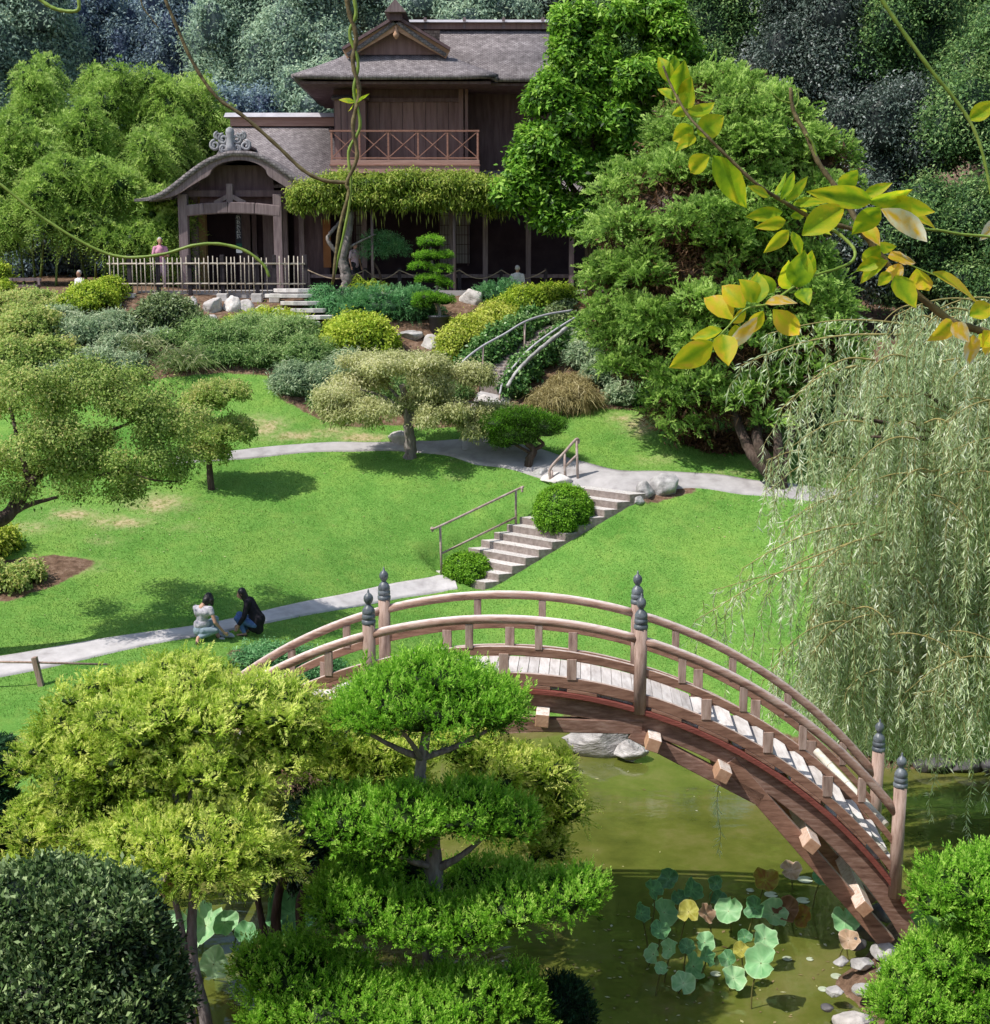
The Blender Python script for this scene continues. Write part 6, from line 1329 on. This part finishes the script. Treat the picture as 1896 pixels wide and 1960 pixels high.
tag(o,'fallen leaf scraps drifting on the pond around the lotus and banks','debris',kind='stuff')
# ------------------------------------------------------------------ people
SKIN=surf('skin',(.40,.22,.15),(.50,.29,.20),8.,.55,.05); HAIR=surf('black_hair',(.008,.006,.007),(.02,.015,.015),30.,.45,.3,stretch=(1,1,.3),spec=.5)
WSHIRT=surf('white_patterned_shirt',(.24,.22,.26),(.50,.47,.52),16.,.85,.3,c3=(.58,.55,.58)); JEANL=surf('light_jeans',(.20,.27,.32),(.34,.42,.48),12.,.9,.2); JEANB=surf('blue_jeans',(.05,.10,.24),(.10,.17,.36),12.,.9,.2)
BLACKC=surf('black_cloth',(.008,.007,.011),(.020,.017,.024),8.,.9,.3); PINK=surf('pink_cloth',(.55,.24,.36),(.70,.36,.47),8.,.85,.2); PINKP=surf('pale_pink_cloth',(.52,.38,.45),(.68,.54,.60),8.,.85,.2); WHITEC=surf('white_cloth',(.60,.58,.60),(.75,.74,.75),8.,.85,.2)
DARKT=surf('dark_trousers',(.02,.02,.03),(.05,.05,.06),8.,.9,.2); SANDAL=surf('dark_shoe',(.03,.02,.018),(.06,.04,.035),8.,.7,.1); GREYH=surf('grey_hair',(.35,.33,.33),(.55,.53,.53),30.,.7,.3); EYE_M=surf('dark_eye',(.01,.008,.008),(.02,.015,.012),8.,.3,0)
def fused(name,parts,mat,parent,vox=.011,smooth=6,org=(0,0,0),rz=0.):
    """one continuous surface grown from tapered limbs (a,ra,b,rb) and ellipsoids (c,(rx,ry,rz))"""
    bm=bmesh.new()
    def sph(c,r):
        M=Matrix.Translation(c)@Matrix.Diagonal((*r,1)) if not isinstance(r,float) else Matrix.Translation(c)@Matrix.Diagonal((r,r,r,1))
        bmesh.ops.create_icosphere(bm,subdivisions=2,radius=1,matrix=M)
    for p in parts:
        if len(p)==4:
            a,ra,b,rb=Vector(p[0]),p[1],Vector(p[2]),p[3]; L=(b-a).length; n=max(3,int(L/(min(ra,rb)*.45))+1)
            for i in range(n+1): t=i/n; sph(a.lerp(b,t),float(ra+(rb-ra)*t))
        else: sph(Vector(p[0]),tuple(float(q) for q in p[1]))
    me=bpy.data.meshes.new(name); bm.to_mesh(me); bm.free()
    tmp=bpy.data.objects.new('tmp',me); COL.objects.link(tmp)
    m=tmp.modifiers.new('r','REMESH'); m.mode='VOXEL'; m.voxel_size=vox
    m2=tmp.modifiers.new('s','SMOOTH'); m2.iterations=smooth; m2.factor=.5
    bpy.context.view_layer.update()
    ev=tmp.evaluated_get(bpy.context.evaluated_depsgraph_get()); out=bpy.data.meshes.new_from_object(ev)
    bpy.data.objects.remove(tmp); bpy.data.meshes.remove(me)
    R=Matrix.Rotation(rz,4,'Z'); out.transform(R); out.name=name
    out.materials.clear(); out.materials.append(mat); out.polygons.foreach_set('use_smooth',[True]*len(out.polygons))
    return link(name,out,parent)
def hand(c,d,side,s=1.):
    """palm, four unequal curled fingers and a thumb; d: pointing direction, side: thumb direction"""
    c=Vector(c); d=Vector(d).normalized(); sd=Vector(side).normalized(); n=d.cross(sd).normalized()
    out=[(c,.026*s,c+d*.055*s,.030*s),(c+sd*.014*s+d*.02*s,.022*s,c+sd*.016*s+d*.06*s,.022*s),(c-sd*.014*s+d*.02*s,.022*s,c-sd*.018*s+d*.055*s,.020*s)]
    for k,(o,L) in enumerate(((.030,.070),(.011,.080),(-.010,.074),(-.030,.058))):
        b=c+d*.065*s+sd*o*s; m=b+(d*.85-n*.25)*L*.55*s; e=m+(d*.6-n*.6)*L*.45*s
        out+=[(b,.0095*s,m,.009*s),(m,.009*s,e,.0075*s)]
    b=c+d*.02*s+sd*.028*s; m=b+(d*.5+sd*.75)*.04*s; out+=[(b,.012*s,m,.0105*s),(m,.0105*s,m+(d*.9+sd*.1)*.03*s,.009*s)]
    return out
def head_parts(c,f,s=1.):
    """skull, jaw, nose, ears; f: facing direction"""
    c=Vector(c); f=Vector(f).normalized(); up=(Vector((0,0,1))-f*f.z).normalized(); r=f.cross(up)
    return [(c,(.078*s,.085*s,.10*s)),(c+f*.045*s-up*.06*s,.05*s,c+f*.05*s-up*.085*s,.036*s),(c+f*.085*s+up*.005*s,.014*s,c+f*.10*s-up*.025*s,.016*s),(c+r*.08*s,.016*s,c+r*.082*s-up*.03*s,.013*s),(c-r*.08*s,.016*s,c-r*.082*s-up*.03*s,.013*s),(c+f*.083*s-up*.055*s,.016*s,c+f*.083*s-up*.058*s,.016*s)]
def eyes(c,f,parent,s,**kw):
    c=Vector(c); f=Vector(f).normalized(); up=(Vector((0,0,1))-f*f.z).normalized(); r=f.cross(up)
    for k in (-1,1): fused('eye',[(c+f*.082*s+r*k*.032*s+up*.012*s,(.011*s,.008*s,.007*s))],EYE_M,parent,vox=.004,smooth=1,**kw)
# woman in the white top: kneels on one knee, seen from behind, reaching down to her side
g=G(393,1226); kw=dict(rz=0.)
w1=thing('person','woman with black bobbed hair in white patterned top and pale jeans crouching on the lawn','person',g)
V3=Vector
def rel(objs): pass
hd=V3((.10,.10,.86)); f=V3((.62,.55,-.55))
sh=[V3((.15,-.06,.66)),V3((-.17,.02,.68))]
el=[V3((.24,-.10,.40)),V3((-.20,.22,.46))]; ha=[V3((.40,-.02,.17)),V3((.02,.42,.30))]
body=[((-.04,0,.68),.075,(.03,.04,.78),.055),((.03,.04,.76),.05,hd-V3((.03,.02,.06)),.05)]+head_parts(hd,f)
for a,b,c in zip(sh,el,ha): body+=[(a,.047,b,.037),(b,.037,c,.025)]
body+=hand(ha[0],(.5,.35,-.55),(.3,.6,.2))+hand(ha[1],(.6,.5,-.4),(.6,-.3,.2))
body+=[((-.10,-.16,.10),.04,(-.11,-.22,.035),.036),((-.11,-.20,.035),.03,(-.08,-.33,.03),.028),((.20,.24,.07),.04,(.24,.16,.035),.034),((.22,.2,.035),.034,(.32,.36,.03),.028)]
# torso under the clothes keeps the figure one continuous body
tor=[((-.06,.0,.22),.12,(-.06,.02,.40),.115),((-.06,.02,.40),.115,(-.03,.02,.60),.125),((-.16,.03,.66),.06,(.14,-.05,.65),.06)]
leg=[((-.02,-.06,.21),.095,(.22,.02,.20),.072),((.22,.02,.2),.068,(-.08,-.14,.10),.05),((-.10,.06,.22),.095,(.16,.34,.36),.072),((.16,.34,.36),.065,(.20,.26,.10),.045)]
fused('body',body+[(a,b*.93,c,d*.93) for a,b,c,d in tor+leg],SKIN,w1,vox=.0085)
fused('shirt',tor[1:]+[((-.16,.03,.665),.068,(.14,-.05,.665),.068),((-.09,0,.33),.135,(-.03,.03,.34),.135),(sh[0],.062,sh[0].lerp(el[0],.30),.056),(sh[1],.062,sh[1].lerp(el[1],.30),.056),((-.10,0,.60),.11,(.06,-.02,.60),.11)],WSHIRT,w1)
fused('jeans',leg+[((-.11,-.02,.22),.125,(0,0,.22),.12)],JEANL,w1)
fused('hair',[(hd+V3((-.012,-.012,.012)),(.10,.105,.115)),(hd+V3((-.05,-.05,-.03)),.088,hd+V3((-.09,-.07,-.13)),.062),(hd+V3((.05,-.06,-.03)),.06,hd+V3((.06,-.05,-.12)),.035),(hd+V3((-.06,.06,-.03)),.06,hd+V3((-.03,.08,-.12)),.035),(hd+V3((-.08,-.06,-.1)),.06,hd+V3((-.13,-.09,-.20)),.03)],HAIR,w1,vox=.012)
for s_ in (((-.09,-.34,.022),(-.11,-.21,.024)),((.22,.18,.022),(.32,.37,.02))): fused('shoe',[(s_[0],.034,s_[1],.036)],SANDAL,w1)
# woman in black squatting in profile, facing the other
g=G(480,1216)
w2=thing('person','woman in long black top and blue jeans squatting in profile on the lawn edge','person',g)
hd=V3((-.17,0,.89)); f=V3((-.82,-.12,-.5))
sh=[V3((-.02,-.15,.72)),V3((-.02,.16,.72))]; el=[V3((-.08,-.21,.44)),V3((-.10,.22,.46))]; ha=[V3((-.22,-.17,.23)),V3((-.26,.10,.20))]
tor=[((.12,0,.24),.145,(.13,0,.40),.15),((.13,0,.40),.15,(.0,0,.70),.115),((-.02,-.14,.72),.06,(-.02,.14,.72),.06)]
leg=[((.10,-.08,.24),.095,(-.24,-.11,.38),.075),((-.24,-.11,.38),.066,(-.10,-.12,.08),.046),((.10,.09,.24),.095,(-.24,.13,.40),.075),((-.24,.13,.40),.066,(-.10,.12,.08),.046)]
body=[((-.03,0,.74),.07,(-.10,0,.83),.052),((-.09,0,.81),.05,hd+V3((.03,0,-.05)),.05)]+head_parts(hd,f)
for a,b,c in zip(sh,el,ha): body+=[(a,.045,b,.037),(b,.037,c,.025)]
body+=hand(ha[0],(-.35,.1,-.8),(-.6,.3,.2))+hand(ha[1],(-.3,-.2,-.8),(-.6,-.3,.2))
for sy in (-.12,.12): body+=[((-.10,sy,.08),.045,(-.08,sy,.04),.036),((-.08,sy,.035),.034,(-.24,sy*1.1,.03),.03)]
fused('body',body+[(a,b*.93,c,d*.93) for a,b,c,d in tor+leg],SKIN,w2,vox=.0085)
fused('jeans',leg+[((.10,-.03,.22),.12,(.10,.03,.22),.12)],JEANB,w2)
top=tor[:2]+[((.10,0,.20),.16,(.16,0,.34),.165),((.06,0,.55),.14,(.0,0,.70),.125),((-.02,-.14,.72),.07,(-.02,.14,.72),.07),((.17,0,.12),.11,(.14,0,.2),.14)]
for a,b,c in zip(sh,el,ha): top+=[(a,.064,b,.056),(b,.056,b.lerp(c,.75),.045)]
fused('top',top,BLACKC,w2)
fused('hair',[(hd+V3((.022,0,.016)),(.097,.098,.112)),(hd+V3((.06,0,-.04)),.085,hd+V3((.13,0,-.18)),.07),(hd+V3((.10,0,-.12)),.08,(.03,0,.62),.07)],HAIR,w2,vox=.012)
for sy in (-.12,.12): fused('shoe',[((-.07,sy,.025),.037,(-.20,sy*1.08,.02),.034)],SANDAL,w2)
# the crumpled bag on the grass between them
g=G(432,1221); BAGM=surf('printed_bag',(.05,.13,.32),(.42,.46,.50),22.,.5,.3,c3=(.30,.10,.12))
bt=thing('bag','crumpled blue printed bag lying on the grass between the two women','bag',g)
fused('pouch',[((-.10,0,.05),.06,(.10,.02,.05),.055),((-.02,0,.10),.05,(.05,0,.11),.04),((.12,0,.05),.05,(.17,-.03,.04),.03),((-.12,.02,.06),.05,(-.16,.03,.05),.03)],BAGM,bt,smooth=2)
fused('flap',[((-.14,-.07,.015),.02,(-.02,-.10,.015),.02),((-.1,-.10,.012),.02,(.0,-.12,.012),.018)],WHITEC,bt,smooth=2)
# standing figures on the terrace
def standing(label,px,Y,hgt_,shirt,trousers,hairm,f,pose,zbase=None):
    x=P(px,500,Y).x; z=8.82 if zbase is None else zbase; t=thing('person',label,'person',(x,Y,z)); k=hgt_/1.70
    S=lambda v: V3(v)*k
    f=V3(f); r=V3((-f.y,f.x,0)).normalized(); fw=V3((f.x,f.y,0)).normalized()
    def B(a,b,c): return (r*a+fw*b+V3((0,0,c)))*k
    hd=B(0,.02,1.585); body=[(B(0,0,1.40),.055*k,B(0,.01,1.50),.052*k)]+head_parts(hd,f,k)
    arms=[]
    for sg in (-1,1):
        a=B(sg*.175,0,1.355); 
        if pose=='fold': e=B(sg*.25,.04,1.10); h=B(sg*.02,.22,1.14); hdv=(r*-sg+fw*.1)
        else: e=B(sg*.24,-.02,1.08); h=B(sg*.24,.06,.84); hdv=V3((0,0,-1))+fw*.2
        arms.append((a,e,h)); body+=[(a,.048*k,e,.039*k),(e,.038*k,h,.026*k)]+hand(h,hdv,fw*.8+V3((0,0,.3)),k)
    tor=[(B(0,0,.92),.14*k,B(0,0,1.12),.125*k),(B(0,0,1.12),.125*k,B(0,0,1.30),.13*k),(B(-.13,0,1.355),.058*k,B(0,0,1.40),.07*k),(B(.13,0,1.355),.058*k,B(0,0,1.40),.07*k),(B(-.07,0,1.22),.12*k,B(.07,0,1.22),.12*k)]
    leg=[]
    for sg in (-1,1): leg+=[(B(sg*.085,0,.88),.095*k,B(sg*.09,.01,.48),.066*k),(B(sg*.09,.01,.48),.064*k,B(sg*.095,-.02,.09),.046*k)]; body+=[(B(sg*.095,-.02,.08),.045*k,B(sg*.10,.12,.035),.036*k)]
    fused('body',body+[(a,b*.93,c,d*.93) for a,b,c,d in tor+leg],SKIN,t,vox=.012)
    fused('shirt',[(a,b*1.06,c,d*1.06) for a,b,c,d in tor]+[(a,.062*k,a.lerp(e,.75),.054*k) for a,e,h in arms],shirt,t,vox=.014)
    fused('trousers',[(a,b*1.05,c,d*1.12) for a,b,c,d in leg]+[(B(-.05,0,.92),.13*k,B(.05,0,.92),.13*k)],trousers,t,vox=.014)
    fused('hair',[(hd-f.normalized()*.022*k+V3((0,0,.022*k)),(.087*k,.09*k,.098*k))],hairm,t,vox=.012)
    for sg in (-1,1): fused('shoe',[(B(sg*.095,-.04,.035),.042*k,B(sg*.10,.14,.03),.038*k)],SANDAL,t,vox=.012)
    eyes(hd,f,t,k)
    return t
standing('person in bright pink shirt and pale pink trousers standing behind the bamboo fence','x' and 308,45.3,1.72,PINK,PINKP,GREYH,(.35,-.9,-.1),'fold')
standing('dark-haired person in a faded pink top standing behind the twisted wisteria trunk',680,45.9,1.60,PINKP,DARKT,HAIR,(.7,-.6,-.1),'down',8.8)
standing('grey-haired person in white shirt, only head and shoulders above the azalea',991,45.0,1.62,WHITEC,DARKT,GREYH,(.1,1.,0),'down',8.02)
standing('pale-capped person half hidden by the orange-tipped shrub',151,45.4,1.62,WHITEC,DARKT,GREYH,(-.5,-.8,-.1),'down',7.86)
# ------------------------------------------------------------------ wisteria shoots hanging close to the viewpoint
L_WIS=leafm('young_wisteria_leaf',[(.09,.22,.012),(.27,.42,.014),(.55,.52,.02),(.72,.46,.05),(.66,.66,.52)],.58,.5,.25,blotch=.13,bscale=45.)
VST=surf('brown_vine_stem',(.05,.04,.02),(.12,.095,.04),20.,.7,.3,c3=(.20,.17,.07)); VGR=surf('green_vine_stem',(.10,.17,.02),(.18,.27,.04),12.,.5,.1,c3=(.27,.35,.08))
def C2(cx,cy): return 1190+cx*.3721,cy*.3721
vine=thing('wisteria_vine','wisteria branch with large yellow-green leaflets hanging close in front of the view','vine',P(1950,640,2.3))
def vstem(pts,r0,r1,m,parent,crop=True,Y=2.3,dy=None,seg=8):
    q=[P(*(C2(a,b) if crop else (a,b)),(Y if dy is None else Y+dy[i])) for i,(a,b) in enumerate(pts)]
    mb=MB(); s=spline(q,7); rr=lerp_list([r0,r1],len(s)); rr=[r*(1+.12*math.sin(i*1.7)) for i,r in enumerate(rr)]
    mb.tube([Vector(p) for p in s],rr,seg); return mb.build('stem',m,parent)
vstem([(1960,1735),(1810,1690),(1680,1640),(1450,1450),(1330,1310),(1240,1190),(1190,1100),(1100,960),(1010,830),(950,690),(885,570),(870,450)],.0068,.0032,VST,vine,dy=[0,0,0,0,0,0,.02,.03,.04,.05,.06,.06])
vstem([(1240,1190),(1080,1150),(960,1110),(840,1040),(700,950),(560,820),(440,700),(340,590),(260,450),(215,340)],.0040,.0018,VST,vine,dy=[0,-.02,-.04,-.06,-.08,-.08,-.08,-.06,-.04,-.03])
vstem([(1060,1160),(1150,1230),(1200,1290),(1185,1345),(1100,1385),(1000,1415),(880,1480),(760,1560),(640,1590),(540,1690),(470,1760)],.0030,.0014,VGR,vine,dy=[-.02,-.03,-.04,-.05,-.07,-.08,-.1,-.12,-.12,-.12,-.12])
vstem([(1960,1225),(1870,1215),(1750,1205),(1640,1185),(1540,1170),(1400,1080),(1330,1060),(1200,1020)],.0026,.0018,VGR,vine,dy=[.05,.05,.04,.03,.02,0,-.02,-.03])
vstem([(885,570),(910,520),(908,450)],.0016,.0008,VGR,vine,Y=2.36); vstem([(870,530),(810,510),(770,470)],.0016,.0008,VGR,vine,Y=2.36)
vstem([(1330,1310),(1450,1350),(1560,1395),(1680,1440)],.0018,.001,VGR,vine); vstem([(950,690),(985,740),(1015,840),(1060,880)],.0022,.0022,VGR,vine,Y=2.34)
def leaflet(parent,bx,by,tx,ty,w,tone,Y,seed):
    r=np.random.default_rng(seed)
    b=np.array(P(*C2(bx,by),Y)); t=np.array(P(*C2(tx,ty),Y+r.uniform(-.05,.05))); ax=t-b; L=np.linalg.norm(ax); a=ax/L
    view=unit(np.array([[0.,-1,.25]])+.33*r.normal(size=(1,3)))[0]; s=unit(np.cross(a,view)[None])[0]; n=np.cross(s,a); n=n if n@view>0 else -n
    W=w*.3721*Y/FPX*1.25; prof=[(0,.03),(.08,.42),(.2,.82),(.36,1.),(.52,.95),(.68,.74),(.82,.46),(.93,.18),(1.,.01)]
    V=[];F=[];T=[]; curl=r.uniform(-.10,.16)*L; fold=r.uniform(.05,.28)*W; tw=r.uniform(-.3,.3)
    for i,(u,q) in enumerate(prof):
        c=b+a*u*L+n*curl*math.sin(u*math.pi)-n*.05*L*u*u
        for j,k in enumerate((-1,-.5,0,.5,1)):
            wav=.025*W*math.sin(u*19+k*3+seed); ca=math.cos(tw*u); sa=math.sin(tw*u); sd=s*ca+n*sa
            V.append(c+sd*(k*q*W/2)+n*(fold*abs(k)*q+wav*abs(k))); T.append(np.clip(tone+.06*r.normal()+.10*(abs(k)==1)*u+(-.16 if k==0 else 0)+.07*math.sin(u*26+abs(k)*5)+.12*(u-.5),0,1))
    for i in range(len(prof)-1):
        for j in range(4): q=i*5+j; F.append((q,q+1,q+6,q+5))
    me=np_mesh('leaf',np.array(V)-np.array(BASE[parent]),[np.array(F)],L_WIS,np.array(T),True); return link('leaf',me,parent)
g_,m_,y_,o_,p_=.18,.34,.5,.68,.97
LFS=[(250,430,190,290,60,m_,0),(260,420,280,285,66,g_,0),(285,485,325,310,84,g_+.1,0),(330,555,350,395,100,m_+.05,0),(280,520,185,450,46,m_,0),(345,600,482,520,72,m_,0),(390,690,530,595,96,m_,0),(368,650,262,725,84,m_+.08,0),(380,700,280,775,52,m_+.1,0),(455,800,350,890,80,m_+.1,-.05),(470,800,652,1075,112,g_+.12,-.08),(332,565,265,590,44,m_,0),
(760,1010,655,955,50,m_+.05,-.08),(790,1020,842,878,42,g_+.08,-.07),(818,1030,892,876,42,g_+.08,-.07),(840,1040,965,905,46,m_,-.06),(880,1055,1062,1035,58,m_,-.05),(830,1090,632,1118,62,m_,-.08),(845,1135,685,1172,54,m_+.1,-.08),(862,1185,733,1302,62,m_+.12,-.1),(882,1190,925,1312,60,m_,-.1),(928,1210,1155,1055,112,m_+.06,-.12),(1290,1035,955,985,92,m_,-.08),(1265,1035,1505,980,70,m_,-.06),(1245,1010,1395,940,50,m_+.05,0),(1330,1055,1612,1095,92,m_+.08,-.04),(1340,1080,1625,1170,70,y_,0),(1335,1075,1582,1245,84,p_,-.08),(1332,1068,1182,1212,92,.30,-.1),(1125,985,1212,878,72,.28,.02),(1235,1170,1332,1262,64,o_,-.02),(870,1112,962,1088,42,m_,-.05),(985,1200,1080,1205,40,m_,-.02),
(905,1480,940,1285,112,g_+.05,-.1),(880,1485,848,1335,92,m_+.05,-.06),(948,1455,985,1288,84,g_+.05,-.05),(920,1490,965,1568,72,g_+.06,-.14),(700,1560,700,1395,92,m_,-.1),(690,1555,607,1435,92,m_+.06,-.12),(785,1505,705,1408,60,g_+.05,-.08),(635,1582,516,1466,94,y_+.08,-.12),(570,1645,424,1524,104,y_+.1,-.12),(520,1700,352,1737,60,m_+.08,-.12),(470,1760,245,1895,116,y_-.03,-.14),(518,1720,552,1878,102,y_,-.14),(585,1670,600,1790,70,y_,-.1),(700,1630,532,1805,62,p_-.08,-.16),(780,1592,918,1728,92,y_+.12,-.1),(740,1562,905,1555,54,.8,-.14),(640,1600,560,1660,60,y_,-.1),(730,1600,640,1730,60,y_+.05,-.1),
(1372,1340,1222,1458,62,m_+.05,-.03),(1350,1330,1205,1392,58,m_+.05,-.02),(1380,1402,1325,1462,50,m_+.05,-.05),(1405,1420,1520,1580,112,m_,-.06),(1518,1380,1582,1502,92,o_-.1,-.02),(1598,1402,1845,1555,96,y_+.05,-.02),(1372,1325,1520,1345,92,o_+.1,-.05),(1378,1370,1440,1450,80,o_+.12,-.04),(1300,1280,1420,1265,50,m_,0),(1700,1652,1575,1755,80,y_+.1,-.04),(1700,1662,1790,1760,70,.85,-.06),(1788,1625,1910,1572,82,y_,-.02),(1808,1722,1795,1880,90,.8,-.06),(1862,1700,1890,1830,92,o_,-.05),(1840,1720,1900,1790,60,y_,-.02),(1330,1262,1240,1360,70,m_,-.02)]
for i,(a,b,c,d,w,tn,dy) in enumerate(LFS): leaflet(vine,a,b,c,d,w,tn,2.3+dy,i)
v2=thing('vine_shoot','bare green vine shoot arching down the edge with two pointed leaves','vine',P(1900,200,2.6))
vstem([(1300,-60),(1340,0),(1440,150),(1600,370),(1700,490),(1790,620),(1850,760),(1890,930),(1900,1000)],.0042,.0028,VGR,v2,Y=2.6)
leaflet(v2,1788,618,1930,520,70,.42,2.6,301); leaflet(v2,1960,1120,1840,1240,60,.95,2.6,302)
def shoot(name,label,pts,r0,r1,m,Y=3.): t=thing('vine_shoot',label,'vine',P(pts[0][0],pts[0][1],Y)); vstem(pts,r0,r1,m,t,False,Y); return t
t=shoot('vine_shoot','pair of twisted brown vine shoots hanging before the upper storey',[(662,-30),(668,20),(682,70),(676,120),(688,175),(676,240),(684,300),(664,350),(668,370),(650,440),(638,540)],.0055,.0036,VST)
vstem([(672,-30),(682,25),(670,65),(686,120),(678,175),(690,240),(668,290),(672,350),(664,420),(636,545)],.0042,.0028,VGR,t,False,3.)
for (bx,by,tx,ty,w,tn,sd) in ((682,196,706,178,26,.3,1),(680,196,648,190,24,.4,2),(678,190,682,168,22,.35,3),(676,200,665,212,20,.4,4)):
    leaflet(t,(bx-1190)/.3721,by/.3721,(tx-1190)/.3721,ty/.3721,w,tn,3.,310+sd)
shoot('vine_shoot','thin vine shoot crossing the lower roof in a long curve',[(305,-30),(330,30),(370,120),(415,185),(470,225),(530,278),(580,325),(620,345),(668,350)],.0036,.0042,VST)
shoot('vine_shoot','thin green vine shoot arching over the bamboo fence',[(-30,335),(0,352),(80,415),(170,470),(235,492),(310,487),(370,470),(420,467),(470,480),(505,507),(516,530)],.0032,.0034,VGR)
shoot('vine_shoot','short green vine tip hooking down at the top corner',[(50,-25),(85,5),(110,18),(140,22),(152,14),(147,-20)],.0042,.0036,VGR)
shoot('vine_shoot','fine dark twig hanging at the top edge',[(268,-10),(275,15),(290,35),(305,55)],.0015,.001,VST)
# ------------------------------------------------------------------ camera, sky, sun
cam=bpy.data.cameras.new('camera'); co=bpy.data.objects.new('camera',cam); COL.objects.link(co)
cam.sensor_fit='VERTICAL'; cam.sensor_height=36; cam.sensor_width=36; cam.lens=36*FPX/1960.
co.location=(0,0,EYE); co.rotation_euler=(math.radians(90)-PITCH,0,0); cam.clip_end=3000; cam.clip_start=.1
SC.camera=co
w=bpy.data.worlds.new('World'); SC.world=w; w.use_nodes=True; nt=w.node_tree
bg=nt.nodes['Background']; sky=nt.nodes.new('ShaderNodeTexSky'); sky.sky_type='NISHITA'; sky.sun_disc=False
SUND=Vector((-.64,-.33,1.06)).normalized()       # towards the sun
el=math.asin(SUND.z); az=math.atan2(SUND.x,SUND.y)
sky.sun_elevation=el; sky.sun_rotation=az; sky.air_density=1.2; sky.dust_density=1.5; sky.ozone_density=1.2
nt.links.new(sky.outputs[0],bg.inputs[0]); bg.inputs[1].default_value=.15
sl=bpy.data.lights.new('sun','SUN'); sl.energy=5.0; sl.angle=math.radians(.53); sl.color=(1.,.955,.88)
so=bpy.data.objects.new('sun',sl); COL.objects.link(so); so.rotation_euler=(-SUND).to_track_quat('-Z','Y').to_euler(); so.location=(-20,-10,40)
SC.view_settings.view_transform='Standard'; SC.view_settings.look='None'; SC.view_settings.exposure=0; SC.view_settings.gamma=1
c=SC.cycles; c.max_bounces=5; c.diffuse_bounces=3; c.glossy_bounces=2; c.transmission_bounces=3; c.transparent_max_bounces=4; c.caustics_reflective=False; c.caustics_refractive=False
c.use_denoising=True; c.sample_clamp_indirect=6
try: c.use_adaptive_sampling=True; c.adaptive_threshold=.02
except Exception: pass
